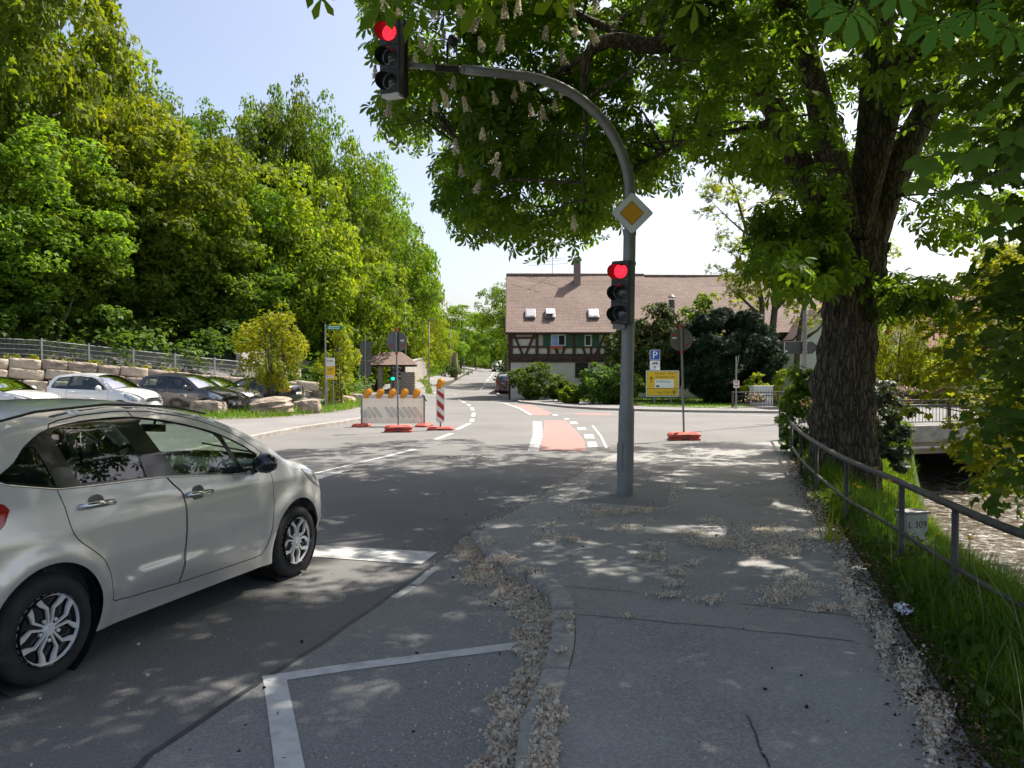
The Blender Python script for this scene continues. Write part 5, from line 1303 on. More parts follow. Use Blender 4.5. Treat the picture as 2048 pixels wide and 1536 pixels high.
class Car:
    def __init__(s, o, spec, paint, fine=True):
        s.o = o; s.spec = spec; s.paint = paint; s.fine = fine
        s.W = spec.get('W', .85); s.belt = spec.get('belt', 1.0); s.top = spec['top']
        s.line = np.array(sm2(spec['top'], 6 if fine else 3))
        seg = np.linalg.norm(np.diff(s.line, axis=0), axis=1); s.arc = np.concatenate([[0], np.cumsum(seg)])
        xf = spec['x1']; xr = spec['x0']
        roofz = s.line[:, 1].max()
        # rounding amounts along the outline
        x, z = s.line[:, 0], s.line[:, 1]
        fr = sstep(xf - .75, xf - .05, x) * sstep(roofz * .72, roofz * .45, z); re = sstep(xr + .40, xr + .02, x) * sstep(1.35, .95, z)
        s.ry = .075 + .30 * fr + .13 * re; s.rd = .085 + .26 * fr + .13 * re
        s.zw = ([.12, .25, .42, .62, .85, s.belt, s.belt + .22, s.belt + .42, s.belt + .56], [s.W - .07, s.W - .045, s.W - .012, s.W, s.W - .008, s.W - .045, s.W - .125, s.W - .225, s.W - .32])
    def wbase(s, x, z):
        w = np.interp(z, *s.zw); xf, xr = s.spec['x1'], s.spec['x0']
        w = w - .10 * np.clip((x - (xf - 1.0)) / 1.0, 0, 1) ** 2 - .07 * np.clip(((xr + .8) - x) / .8, 0, 1) ** 2
        # flared arches, shoulder crease, door hollow
        for cx, cz, r in s.spec['arch']:
            d = np.hypot(x - cx, z - cz); w = w + .022 * np.exp(-((d - r - .03) / .07) ** 2)
        bz = s.spec.get('crease')
        if bz is not None:
            cz = np.interp(x, bz[0], bz[1]); f = sstep(bz[0][0], bz[0][0] + .25, x) * sstep(bz[0][-1], bz[0][-1] - .2, x)
            w = w + .008 * f * sstep(cz - .05, cz, z) * sstep(cz + .10, cz, z)
        ml = s.spec.get('mould')
        if ml is not None:
            cz = np.interp(x, ml[0], ml[1]); f = sstep(ml[0][0], ml[0][0] + .1, x) * sstep(ml[0][-1], ml[0][-1] - .1, x)
            w = w + .016 * f * sstep(cz + .012, cz - .022, z) * sstep(cz - .26, cz - .08, z)
        return w
    def y(s, x, z):
        x = np.asarray(x, float); z = np.asarray(z, float)
        w = s.wbase(x, z)
        P_ = np.stack([x, z], -1)[:, None, :]
        A = s.line[None, :-1]; B = s.line[None, 1:]; AB = B - A
        t = np.clip(((P_ - A) * AB).sum(-1) / np.maximum((AB ** 2).sum(-1), 1e-9), 0, 1)
        D = np.linalg.norm(P_ - (A + AB * t[..., None]), axis=-1); k = D.argmin(1); ii = np.arange(len(x))
        tt = t[ii, k]; d = D[ii, k]; ry = s.ry[k] * (1 - tt) + s.ry[k + 1] * tt; rd = s.rd[k] * (1 - tt) + s.rd[k + 1] * tt
        u = 1 - np.clip(d / rd, 0, 1)
        return w - ry * (1 - np.sqrt(np.clip(1 - u * u, 0, 1)))
    def panel(s, outer, holes=(), h=.05, gap=0):
        """triangulated side-view polygon with holes"""
        loops = [densify(outer, h)] + [densify(q, h) for q in holes]
        pts = []; faces = []
        for l in loops: faces.append(list(range(len(pts), len(pts) + len(l)))); pts += l
        xs = [p[0] for p in loops[0]]; zs = [p[1] for p in loops[0]]
        gx, gz_ = np.meshgrid(np.arange(min(xs) + h / 2, max(xs), h), np.arange(min(zs) + h / 2, max(zs), h * .8)); gx = gx.ravel(); gz_ = gz_.ravel()
        ok = inpoly(gx, gz_, loops[0])
        al = np.array(pts)
        if ok.any():
            q = np.stack([gx, gz_], -1)[ok]; dm = np.min(np.linalg.norm(q[:, None] - al[None], axis=-1), axis=1); q = q[dm > h * .45]; pts = pts + [tuple(v) for v in q]
        edges = []
        for f in faces: edges += [(f[i], f[(i + 1) % len(f)]) for i in range(len(f))]
        r = delaunay_2d_cdt([Vector(p) for p in pts], edges, [], 0, 1e-6)
        V = np.array([(p.x, p.y) for p in r[0]]); F = np.array([f for f in r[2]])
        c = V[F].mean(1); keep = inpoly(c[:, 0], c[:, 1], loops[0])
        for hl in loops[1:]: keep &= ~inpoly(c[:, 0], c[:, 1], hl)
        return V, F[keep]
    def side_obj(s, name, V, F, m, parent, inset=0.0, side=-1, th=.018):
        yy = s.y(V[:, 0], V[:, 1]) - inset
        P3 = np.stack([V[:, 0], yy * side, V[:, 1]], -1)
        # consistent winding: outward
        a = V[F]; ar = (a[:, 1, 0] - a[:, 0, 0]) * (a[:, 2, 1] - a[:, 0, 1]) - (a[:, 2, 0] - a[:, 0, 0]) * (a[:, 1, 1] - a[:, 0, 1])
        F = F.copy(); flip = (ar < 0) if side < 0 else (ar > 0); F[flip] = F[flip][:, ::-1]
        used = np.unique(F); mp = np.zeros(len(P3), int); mp[used] = np.arange(len(used))
        me = np_mesh(name, P3[used], mp[F], m, True)
        x, z = V[used, 0], V[used, 1]; e = .012
        gx_ = (s.y(x + e, z) - s.y(x - e, z)) / (2 * e); gz_ = (s.y(x, z + e) - s.y(x, z - e)) / (2 * e)
        gx_ = np.clip(gx_, -6, 6); gz_ = np.clip(gz_, -6, 6)
        N_ = np.stack([-gx_, np.ones(len(x)), -gz_], -1); N_ /= np.linalg.norm(N_, axis=1)[:, None]; N_[:, 1] *= side
        me.normals_split_custom_set_from_vertices([tuple(q) for q in N_])
        return link(name, me, parent)
    def across(s, name, i0, i1, m, parent, crown, inset=0.0, k=14, shrink=1.0):
        L_ = s.line[i0:i1 + 1]; n = len(L_); ye = s.y(L_[:, 0], L_[:, 1]) * shrink
        t = np.gradient(s.line, axis=0)[i0:i1 + 1]; t /= np.linalg.norm(t, axis=1)[:, None]; nn = np.stack([-t[:, 1], t[:, 0]], -1)  # outward (line runs rear->over the top->front)
        V = []
        for j in range(k + 1):
            u = -1 + 2 * j / k; off = (crown if np.isscalar(crown) else crown[i0:i1 + 1]) * (1 - u * u) - inset
            V.append(np.stack([L_[:, 0] + nn[:, 0] * off, ye * u, L_[:, 1] + nn[:, 1] * off], -1))
        V = np.concatenate(V); F = []
        for j in range(k):
            for i in range(n - 1): a = j * n + i; F.append((a, a + n, a + n + 1, a + 1))
        return link(name, np_mesh(name, V, np.array(F), m, True), parent)
    def idx(s, x, front):
        """index on the outline nearest to x on the front or rear half"""
        mid = s.line[:, 1].argmax(); r_ = range(mid, len(s.line)) if front else range(0, mid + 1)
        r_ = [i for i in r_ if s.line[i, 1] > .5]
        return min(r_, key=lambda i: abs(s.line[i, 0] - x))
    def build(s):
        sp = s.spec; o = s.o; P_ = s.paint; fine = s.fine; h = .05 if fine else .11
        outline = [tuple(p) for p in s.line]
        sill = sp.get('sill', .22)
        arches = []
        for cx, cz, r in sp['arch']:
            a = [(cx + r * math.cos(R(t)), cz + r * math.sin(R(t))) for t in range(-25, 206, 7 if fine else 16)]
            arches.append([(a[0][0], -.4)] + a + [(a[-1][0], -.4)])
        full = outline
        dl = sp['dlo']; doors = sp['doors']; tails = sp.get('tail'); head = sp.get('head')
        g = .0035 if fine else .006
        for side in (-1, 1):
            if side == 1 and not sp.get('both', True): continue
            holes = [dl] + arches + [offset_poly(d, g) for d, _ in doors]
            if tails: holes.append(tails)
            if head: holes.append(head)
            V, F = s.panel(full, holes, h)
            # arches and dlo both remove faces
            nm = 'body' if side < 0 else 'body_far_side'
            s.side_obj('body', V, F, P_, o, 0, side)
            dob = []
            for d, hl in doors:
                V, F = s.panel(offset_poly(d, -g), [dl] + arches, h); dd = s.side_obj('door', V, F, P_, o, 0.0, side); dob.append(dd)
                V, F = s.panel(offset_poly(d, .03), [offset_poly(d, -.03), dl] + arches, h); s.side_obj('gap_shade', V, F, M['black'], dd, .012, side)  # black strip behind each door gap, put in for the gap's shade
                if hl:
                    hx, hz_ = hl; hy = float(s.y([hx], [hz_])[0]) * side
                    mb = MB(); mb.tube([(hx - .125, hy + side * .002, hz_), (hx - .10, hy + side * .035, hz_ + .004), (hx, hy + side * .042, hz_ + .004), (hx + .10, hy + side * .035, hz_ - .002), (hx + .12, hy + side * .002, hz_ - .006)], [.017, .02, .021, .02, .014], 8)
                    mb.build('handle', M['chrome'] if fine else P_, dd, smooth=True)
                    if fine:
                        mb = MB(); mb.lathe([(0, .002), (.055, .0025), (.064, .001)], 20, Matrix.Translation((hx, hy, hz_ - .005)) @ Matrix.Rotation(math.pi / 2 * (1 if side < 0 else -1), 4, 'X')); mb.build('handle_recess', M['greymetal'], dd)
            # pillars and glass
            V, F = s.panel(offset_poly(dl, .003), sp['glass'], h); s.side_obj('pillar_trim', V, F, M['blackgloss'], o, .012, side, .01)
            for gl in sp['glass']:
                V, F = s.panel(gl, [], h * 1.4); s.side_obj('window', V, F, M[sp.get('glassmat', 'glass')], o, .018, side, 0)
            if fine:
                lo = [p for p in sp['belt_strip']]; yy = s.y([p[0] for p in lo], [p[1] for p in lo])
                mb = MB(); mb.tube([(p[0], (q + .001) * side, p[1] - .004) for p, q in zip(lo, yy)], .006, 6); mb.build('belt_strip', M['chrome'], o, smooth=True)
            if tails:
                V, F = s.panel(offset_poly(tails, -.002), [], h); s.side_obj('tail_light', V, F, M['tail_red'], o, -.004, side)
            if head:
                V, F = s.panel(offset_poly(head, -.002), [], h); s.side_obj('headlight', V, F, M['lamp_glass'], o, -.003, side)
            for j, (cx, cz, r) in enumerate(sp['arch']):
                y0 = float(s.wbase(np.array([cx]), np.array([.55]))[0]) * side
                wheel_parts(o, (cx, y0 - side * .012, sp['wr']), sp['wr'], side, sp.get('wheel', 'plain'))
                mb = MB(); mb.lathe([(r + .02, 0), (r + .02, .25)], 24, Matrix.Translation((cx, y0 - side * .05, cz)) @ Matrix.Rotation(math.pi / 2 * (-1 if side < 0 else 1), 4, 'X'), a0=R(-30), a1=R(210)); mb.build('wheel_well', M['black'], o)
        # panels across the car
        ib = s.idx(sp['ws'][1], True); it = s.idx(sp['ws'][0], True); rt = s.idx(sp['rw'][0], False); rb = s.idx(sp['rw'][1], False); n = len(s.line)
        nose = s.idx(sp['x1'] - .25, True)
        crown = np.full(n, .05); crown[:rb] = .10; crown[nose:] = np.linspace(.05, .16, n - nose)
        s.across('rear_panel', 0, rb, P_, o, crown); s.across('rear_window', rb, rt, M[sp.get('glassmat', 'glass')], o, crown, .004, shrink=.985); s.across('roof', rt, it, P_, o, crown)
        s.across('windscreen', it, ib, M['glass'], o, crown, .004, shrink=.985); s.across('bonnet', ib, nose, P_, o, crown); s.across('front_panel', nose, n - 1, P_, o, crown)
        # sill, floor and interior
        mb = MB(); x0, x1 = sp['arch'][0][0] + sp['arch'][0][2] + .02, sp['arch'][1][0] - sp['arch'][1][2] - .02
        mb.box(((x0 + x1) / 2, 0, sill), (x1 - x0, 2 * s.W - .18, .10)); mb.box(((sp['x0'] + sp['x1']) / 2, 0, sill + .13), (sp['x1'] - sp['x0'] - .5, 2 * s.W - .55, .1)); mb.build('underbody', M['black'], o)
        mb = MB()
        for y_ in (-.36, .36):
            mb.box((sp['seat'], y_, .55), (.5, .48, .22)); mb.box((sp['seat'] - .28, y_, .82), (.16, .46, .62), (0, -.22, 0)); mb.box((sp['seat'] - .38, y_, 1.20), (.09, .24, .18), (0, -.15, 0))
        mb.box((sp['seat'] - 1.0, 0, .62), (.5, 1.2, .2)); mb.box((sp['seat'] - 1.24, 0, .85), (.14, 1.2, .5), (0, -.2, 0))
        mb.build('seat', M['interior'], o, bevel=.05, seg=3)
        mb = MB(); mb.box((sp['ws'][1] - .35, 0, s.belt - .10), (.62, 2 * s.W - .30, .22)); mb.build('dashboard', M['dash'], o, bevel=.06, seg=3)
        for y_ in (-1, 1):
            mb = MB(); mb.box(((sp['seat'] - 1.2 + sp['ws'][1]) / 2, y_ * (s.W - .15), .66), (sp['ws'][1] - sp['seat'] + 1.2, .05, .58)); mb.build('door_lining', M['interior'], o)
        if fine:
            mb = MB(); T = Matrix.Translation((sp['seat'] + .52, .36, 1.0)) @ Matrix.Rotation(R(-65), 4, 'Y'); ring = [T @ Vector((.185 * math.cos(a * .2094), .185 * math.sin(a * .2094), 0)) for a in range(31)]; mb.tube(ring, .016, 8, False); mb.box(T @ Vector((0, 0, -.02)), (.34, .05, .03), T.to_3x3()); mb.box(T @ Vector((0, 0, -.02)), (.12, .12, .05), T.to_3x3()); mb.build('steering_wheel', M['interior'], o, auto=40)
            mb = MB(); mb.tube([(sp['ws'][0] + .12, .0, 1.42), (sp['ws'][0] + .10, 0, 1.36)], .012, 6); mb.box((sp['ws'][0] + .09, 0, 1.33), (.04, .22, .06)); mb.build('rear_view_mirror', M['black'], o, bevel=.01)
        # mirrors
        for side in (-1, 1):
            mx, mz = sp['mirror']; my = float(s.y([mx], [mz])[0])
            mb = MB(); T = Matrix.Translation((mx, side * (my + .13), mz + .06))
            b_ = MB(); b_.lathe([(0, -.1), (.055, -.09), (.085, -.03), (.085, .03), (.06, .085), (0, .1)], 14)
            mb.add([T @ Vector((v[0] * .75, v[2] * 1.0, v[1] * .95)) for v in b_.v], b_.f)
            mb.tube([(mx + .02, side * (my - .02), mz - .02), (mx, side * (my + .08), mz + .02)], [.03, .025], 8)
            mb.build('wing_mirror', M[sp.get('mirrormat', 'blackgloss')] if isinstance(sp.get('mirrormat', 'blackgloss'), str) else sp['mirrormat'], o, smooth=True)
        # rear plate, front plate, grille
        fz = sp.get('plate_f', .42); xf = sp['x1']
        mb = MB(); mb.box((xf + .11, 0, fz), (.02, .5, .11)); mb.build('number_plate', M['plate'], o)
        mb = MB()
        for z in (.0, .05, .1): mb.box((xf + .06, 0, fz + .16 + z), (.08, .8, .022))
        mb.box((xf + .07, 0, fz - .14), (.06, .9, .10)); mb.build('grille', M['black'], o)
        mb = MB(); mb.box((sp['x0'] - .09, 0, sp.get('plate_r', .75)), (.02, .5, .11)); mb.build('number_plate', M['plate'], o)
        if sp.get('wiper', True):
            a = Vector((sp['ws'][1] - .02, -.5, s.belt + .05)); mb = MB(); mb.tube([a, a + Vector((-.06, .55, .08))], .008, 5); mb.build('wiper', M['black'], o)
        if sp.get('aerial'):
            mb = MB(); mb.tube([(sp['aerial'], 0, s.line[:, 1].max() + .03), (sp['aerial'] - .12, 0, s.line[:, 1].max() + .2)], .006, 5); mb.build('aerial', M['black'], o)

HATCH = dict(W=.865, x0=-.66, x1=3.2, belt=1.02, wr=.312, sill=.25, seat=1.25,
    top=[(-.50, .19), (-.60, .26), (-.655, .42), (-.66, .62), (-.645, .82), (-.60, 1.0), (-.52, 1.17), (-.42, 1.31), (-.30, 1.415), (-.14, 1.475), (.10, 1.52), (.35, 1.545), (.62, 1.552), (.92, 1.545), (1.25, 1.515), (1.55, 1.455), (1.82, 1.365), (2.07, 1.25), (2.27, 1.13), (2.42, 1.03), (2.60, .985), (2.80, .935), (2.98, .86), (3.10, .76), (3.17, .63), (3.19, .48), (3.17, .34), (3.10, .24), (2.98, .19)],
    arch=[(0.0, .325, .365), (2.466, .325, .362)],
    dlo=sm2([(-.25, 1.19), (-.165, 1.16), (.10, 1.103), (.336, 1.09), (.691, 1.078), (.944, 1.068), (1.265, 1.034), (1.60, 1.002), (1.80, .99)], 3) + [(1.93, 1.02), (2.04, 1.08)] + sm2([(1.88, 1.187), (1.638, 1.303), (1.41, 1.373), (1.20, 1.424), (.986, 1.463), (.82, 1.480), (.648, 1.482), (.41, 1.473), (.232, 1.453), (.131, 1.43), (.073, 1.405), (-.025, 1.349), (-.108, 1.276), (-.18, 1.235), (-.235, 1.205)], 2),
    glass=[sm2([(-.225, 1.195), (-.16, 1.172), (.0, 1.135), (.115, 1.113)], 3) + sm2([(.060, 1.345), (.0, 1.345), (-.07, 1.295), (-.15, 1.235), (-.22, 1.205)], 3),
           [(.265, 1.108)] + [(.5, 1.094), (.80, 1.08)] + [(.79, 1.2), (.74, 1.34), (.68, 1.43), (.63, 1.458), (.55, 1.462), (.42, 1.455), (.30, 1.445), (.22, 1.43), (.19, 1.40)],
           [(1.078, 1.066), (1.265, 1.044), (1.60, 1.012), (1.74, 1.003), (1.70, 1.08), (1.60, 1.27), (1.56, 1.31), (1.41, 1.360), (1.20, 1.410), (1.0, 1.445), (.93, 1.452), (.895, 1.43), (.92, 1.38), (1.0, 1.2)],
           [(1.79, 1.003), (1.90, 1.03), (2.0, 1.08), (1.88, 1.172), (1.66, 1.28), (1.68, 1.22)]],
    doors=[([(.103, 1.08), (.16, 1.38), (.178, 1.44), (.20, 1.468), (.277, 1.486), (.456, 1.507), (.70, 1.517), (.845, 1.517)] + [(.90, 1.30), (.955, 1.06)] + sm2([(.99, 1.01), (1.05, .95), (1.077, .89), (1.09, .75), (1.07, .53), (1.03, .31)], 3) + [(.75, .327), (.47, .343)] + sm2([(.445, .36), (.43, .44), (.415, .532), (.362, .633), (.273, .714), (.187, .787), (.145, .861), (.126, .984)], 3), (.345, .975)),
           ([(.853, 1.516), (1.06, 1.5), (1.28, 1.462), (1.472, 1.415), (1.65, 1.35), (1.822, 1.27), (1.97, 1.18), (2.09, 1.09), (2.10, .92), (2.112, .7), (2.069, .49), (2.02, .35), (1.98, .295), (1.5, .30), (1.04, .31)] + sm2([(1.08, .53), (1.10, .75), (1.087, .89), (1.06, .95), (1.0, 1.01), (.965, 1.06)], 3) + [(.91, 1.30)], (1.222, .912))],
    tail=[(-.60, 1.06), (-.40, 1.095), (-.30, 1.087), (-.226, 1.059), (-.208, 1.029), (-.251, .949), (-.32, .90), (-.45, .80), (-.62, .78)],
    head=[(2.56, .93), (2.72, .90), (2.88, .835), (3.02, .74), (3.04, .68), (2.93, .70), (2.78, .76), (2.64, .84)],
    crease=((.45, .9, 1.4, 2.1, 2.6), (.965, .945, .915, .885, .86)), mould=((.5, .668, 1.016, 1.5, 1.98), (.40, .507, .494, .455, .36)),
    belt_strip=[(-.25, 1.187), (-.165, 1.157), (.10, 1.10), (.336, 1.087), (.691, 1.075), (.944, 1.065), (1.265, 1.031), (1.60, .999), (1.80, .987)],
    ws=(1.62, 2.42), rw=(-.26, -.58), mirror=(1.86, 1.0), wheel='twin', plate_r=.8, plate_f=.40)
cr = Vector((-2.5917, 4.3252)); hd = Vector((math.sin(R(18.03)), math.cos(R(18.03)))); nl = Vector((-hd.y, hd.x))
CS = .981
cpos = cr + nl * (.845 * CS)
car = root('parked_car', (cpos.x, cpos.y, 0.004), math.atan2(hd.y, hd.x), 'silver-grey five-door hatchback waiting at the stop line, close in the left foreground', 'car', None, CS)
M['silver'] = paintmat('silver_car_paint', (0.68, 0.675, 0.655), .5, .32)
Car(car, HATCH, M['silver'], True).build()
# roof spoiler
mb = MB(); mb.box((-.30, 0, 1.475), (.30, 1.05, .03), (0, R(-14), 0)); mb.build('spoiler', M['silver'], car, bevel=.012)
mb = MB(); mb.tube([(-.30, -.60, 1.465), (.1, -.63, 1.548), (.6, -.64, 1.572), (1.2, -.62, 1.535), (1.6, -.60, 1.46)], .008, 5); mb.build('roof_strip', M['black'], car)

SMALL = dict(W=.83, x0=-.60, x1=3.05, belt=.96, wr=.30, sill=.24, seat=1.15, both=True,
    top=[(-.5, .2), (-.6, .3), (-.62, .6), (-.60, .9), (-.50, 1.12), (-.36, 1.33), (-.22, 1.42), (.1, 1.465), (.55, 1.485), (1.0, 1.47), (1.35, 1.43), (1.7, 1.27), (2.02, 1.06), (2.15, .99), (2.5, .93), (2.8, .84), (2.98, .72), (3.05, .55), (3.04, .35), (2.9, .2)],
    arch=[(0, .31, .35), (2.45, .31, .35)],
    dlo=sm2([(-.22, 1.03), (.3, 1.0), (1.0, .98), (1.75, .96), (1.95, .97)], 2) + [(1.72, 1.14), (1.42, 1.33), (1.2, 1.39), (.8, 1.415), (.3, 1.41), (-.02, 1.37), (-.15, 1.26), (-.23, 1.1)],
    glass=[[(-.19, 1.05), (.35, 1.02), (.40, 1.38), (.0, 1.34), (-.12, 1.25)], [(.45, 1.015), (1.0, .995), (1.8, .98), (1.88, .99), (1.68, 1.14), (1.4, 1.31), (1.15, 1.37), (.55, 1.39)]],
    doors=[([(.42, 1.42), (.41, 1.0), (.46, .32), (1.55, .30), (1.95, .32), (2.02, .7), (1.98, .96), (1.7, 1.17), (1.42, 1.36), (1.1, 1.425)], (.68, .90))],
    tail=[(-.59, .98), (-.4, .98), (-.33, .9), (-.42, .72), (-.6, .7)], head=[(2.55, .88), (2.78, .80), (2.96, .68), (2.94, .58), (2.75, .64), (2.58, .74)],
    belt_strip=[], ws=(1.38, 2.15), rw=(-.26, -.52), mirror=(1.72, .98), plate_f=.45)
SALOON = dict(SMALL, W=.86, x0=-1.0, x1=3.35, belt=.93, seat=1.3,
    top=[(-.85, .2), (-.98, .35), (-1.0, .7), (-.96, .95), (-.86, 1.0), (-.5, 1.02), (-.15, 1.10), (.35, 1.34), (.65, 1.395), (1.05, 1.41), (1.4, 1.385), (1.75, 1.25), (2.2, 1.0), (2.45, .945), (2.85, .88), (3.15, .78), (3.32, .62), (3.35, .45), (3.3, .28), (3.1, .2)],
    arch=[(0, .31, .355), (2.65, .31, .355)],
    dlo=[(-.05, 1.06), (.3, 1.0), (1.2, .97), (2.0, .96), (1.72, 1.17), (1.4, 1.32), (1.05, 1.345), (.65, 1.33), (.35, 1.27)],
    glass=[[(.02, 1.07), (.34, 1.02), (.74, 1.005), (.78, 1.31), (.62, 1.305), (.36, 1.24)], [(.84, 1.0), (1.3, .985), (1.9, .98), (1.68, 1.15), (1.38, 1.295), (1.04, 1.32), (.86, 1.315)]],
    doors=[([(.80, 1.36), (.79, .95), (.82, .3), (1.9, .29), (2.08, .5), (2.1, .92), (1.75, 1.2), (1.41, 1.36), (1.05, 1.38)], (1.0, .87)), ([(-.05, 1.08), (.0, .9), (.2, .72), (.42, .4), (.78, .3), (.77, .95), (.775, 1.36), (.6, 1.345), (.34, 1.28)], (.3, .88))],
    tail=[(-.97, .98), (-.6, .985), (-.5, .93), (-.62, .78), (-.98, .74)], head=[(2.8, .84), (3.08, .76), (3.24, .64), (3.2, .56), (2.95, .62)],
    ws=(1.42, 2.35), rw=(.3, -.3), mirror=(1.85, .98), plate_r=.68)
def hdg(ax, ay): return math.atan2(ay, ax)
def parked(name, px, py, depth, ang, spec, paint, label, grp, x_anchor, sc=1.0, group_pos='front', zz=None):
    """the point x_anchor on the car's centre line stands under photo column px at the given depth"""
    X = (px - 1024) / FPX * depth
    d = Vector((math.cos(ang), math.sin(ang))); p = Vector((X, depth)) - d * x_anchor * sc
    z = gz(p.x, p.y) if zz is None else zz
    o = root('parked_car', (p.x, p.y, z + .01), ang, label, 'car', grp, sc)
    Car(o, dict(spec, mirrormat=paint), paint, False).build(); return o
M['paint_white'] = paintmat('white_car_paint', (.74, .74, .72), .0, .25); M['paint_fox'] = paintmat('dark_grey_car_paint', (.085, .075, .07), .5, .25)
M['paint_grey'] = paintmat('grey_car_paint', (.16, .155, .15), .6, .28); M['paint_black'] = paintmat('black_car_paint', (.015, .016, .02), .2, .15)
M['paint_wine'] = paintmat('dark_violet_car_paint', (.05, .02, .035), .3, .2); M['paint_cream'] = paintmat('cream_white_car_paint', (.72, .70, .66), .0, .25)
g_ = 'cars parked below the block wall'
parked('c', 306, 0, 29.0, R(-12), SMALL, M['paint_white'], 'white small hatchback parked below the block wall, second from the left', g_, 3.05, 1.13)
parked('c', 468, 0, 31.0, R(-14), SMALL, M['paint_fox'], 'dark grey three-door hatchback parked between the white and the paler grey car', g_, 3.05, 1.12)
parked('c', 512, 0, 33.5, R(-16), SALOON, M['paint_grey'], 'mid grey low car parked behind the dark grey hatchback', g_, 3.35, 1.08)
parked('c', 100, 0, 27.0, R(-12), SALOON, M['paint_cream'], 'cream white car at the left picture edge, only its windscreen and bonnet seen', g_, 3.35, 1.12)
parked('c', 594, 0, 38.5, R(166), SALOON, M['paint_black'], 'black saloon with red tail lights half hidden behind the tall shrub', g_, -1.0, 1.06)
parked('c', 1012, 0, 61.5, R(90), SMALL, M['paint_wine'], 'dark hatchback parked on the uphill road beside the house corner, seen from behind', 'cars along the uphill road', 0, 1.06)
parked('c', 1011, 0, 69, R(90), SALOON, M['paint_grey'], 'grey car behind the dark hatchback, mostly hidden by the house', 'cars along the uphill road', 0, 1.0)
parked('c', 1000, 0, 118, R(-82), SMALL, M['paint_white'], 'tiny white car far up the road near the crest', 'cars along the uphill road', 3.0, 1.1)

# ================================================================== VEGETATION
def unit(v): return v / np.maximum(np.linalg.norm(v, axis=-1, keepdims=True), 1e-9)
def frames(rng, normal, forward=None):
    """rotation matrices whose z is the leaf normal and y its tip direction"""
    n = len(normal); z = unit(normal)
    f = rng.normal(0, 1, (n, 3)) if forward is None else forward
    y = unit(f - z * (f * z).sum(1, keepdims=True)); x = np.cross(y, z)
    return np.stack([x, y, z], -1)
def scatter(tv, tf, Rm, T, S, rng, tint=None):
    n = len(T); V = np.einsum('nij,kj->nki', Rm, tv) * S[:, None, None] + T[:, None, :]
    F = tf[None] + (np.arange(n) * len(tv))[:, None, None]
    t = rng.random(n) if tint is None else tint
    return V.reshape(-1, 3), F.reshape(-1, tf.shape[1]), np.repeat(t, len(tv))
def tpl_maple():
    V = [(0, 0, 0)]; F = []
    for a, l, w in ((0, 1.0, .34), (58, .82, .28), (-58, .82, .28)):
        c, s_ = math.sin(R(a)), math.cos(R(a)); b = len(V)
        V += [(c * l * .5 - s_ * w, s_ * l * .5 + c * w, .05), (c * l, s_ * l, -.16 * l), (c * l * .5 + s_ * w, s_ * l * .5 - c * w, .05)]
        F.append((0, b + 2, b + 1, b))
    return np.array(V, float), np.array(F)
def tpl_maple_big():
    """five-lobed maple leaf with toothed lobes, quads"""
    V = [(0, 0, 0)]; F = []
    for a, l, w in ((0, 1.0, .25), (48, .88, .22), (-48, .88, .22), (100, .55, .17), (-100, .55, .17)):
        c, s_ = math.sin(R(a)), math.cos(R(a)); b = len(V)
        def q(t, u, z): return (c * l * t + s_ * u, s_ * l * t - c * u, z)
        V += [q(.35, w * .75, .03), q(.35, -w * .75, .03), q(.45, 0, -.02), q(.68, w * 1.15, .0), q(.68, -w * 1.15, .0), q(.72, 0, -.05), q(.84, w * .5, -.08), q(.84, -w * .5, -.08), q(1.0, 0, -.17)]
        F += [(0, b, b + 2, b + 1), (b, b + 3, b + 5, b + 2), (b + 1, b + 2, b + 5, b + 4), (b + 3, b + 6, b + 8, b + 5), (b + 4, b + 5, b + 8, b + 7)]
    return np.array(V, float), np.array(F)
def tpl_chestnut(nl=6):
    V = []; F = []
    for i in range(nl):
        a = R(-118 + 236 * i / (nl - 1)); l = 1.0 - .36 * abs(i - (nl - 1) / 2) / ((nl - 1) / 2); w = .19 * l
        c, s_ = math.sin(a), math.cos(a); b = len(V)
        def q(t, u, z): return (c * l * t + s_ * u, s_ * l * t - c * u, z - .34 * (t * l) ** 2)
        V += [q(.05, 0, 0), q(.42, w * .62, .035), q(.42, -w * .62, .035), q(.42, 0, 0), q(.76, w, .03), q(.76, -w, .03), q(.76, 0, -.01), q(1.0, 0, -.05)]
        F += [(b, b + 1, b + 3, b + 2), (b + 1, b + 4, b + 6, b + 3), (b + 2, b + 3, b + 6, b + 5), (b + 4, b + 7, b + 6, b + 6), (b + 5, b + 6, b + 7, b + 7)]
    F = [f if len(set(f)) == 4 else f for f in F]
    # use quads only: close the tips with one kite
    F2 = []
    for i in range(nl):
        b = i * 8; F2 += [(b, b + 1, b + 3, b + 2), (b + 1, b + 4, b + 6, b + 3), (b + 2, b + 3, b + 6, b + 5), (b + 4, b + 7, b + 5, b + 6)]
    return np.array(V, float), np.array(F2)
def tpl_simple(w=.3):
    return np.array([(0, 0, 0), (w, .5, .04), (0, 1, -.08), (-w, .5, .04)], float), np.array([(0, 1, 2, 3)])
def tpl_spray(rng, n=5, w=.16):
    V = []; F = []
    for i in range(n):
        a = rng.uniform(-1.1, 1.1); l = rng.uniform(.6, 1.0); c, s_ = math.sin(a), math.cos(a); b = len(V); dz = rng.uniform(-.3, .1)
        o = rng.uniform(0, .35); V += [(0, o, 0), (c * l * .5 + s_ * w, o + s_ * l * .5 - c * w, dz * .4), (c * l, o + s_ * l, dz), (c * l * .5 - s_ * w, o + s_ * l * .5 + c * w, dz * .4)]
        F.append((b, b + 1, b + 2, b + 3))
    return np.array(V, float), np.array(F)
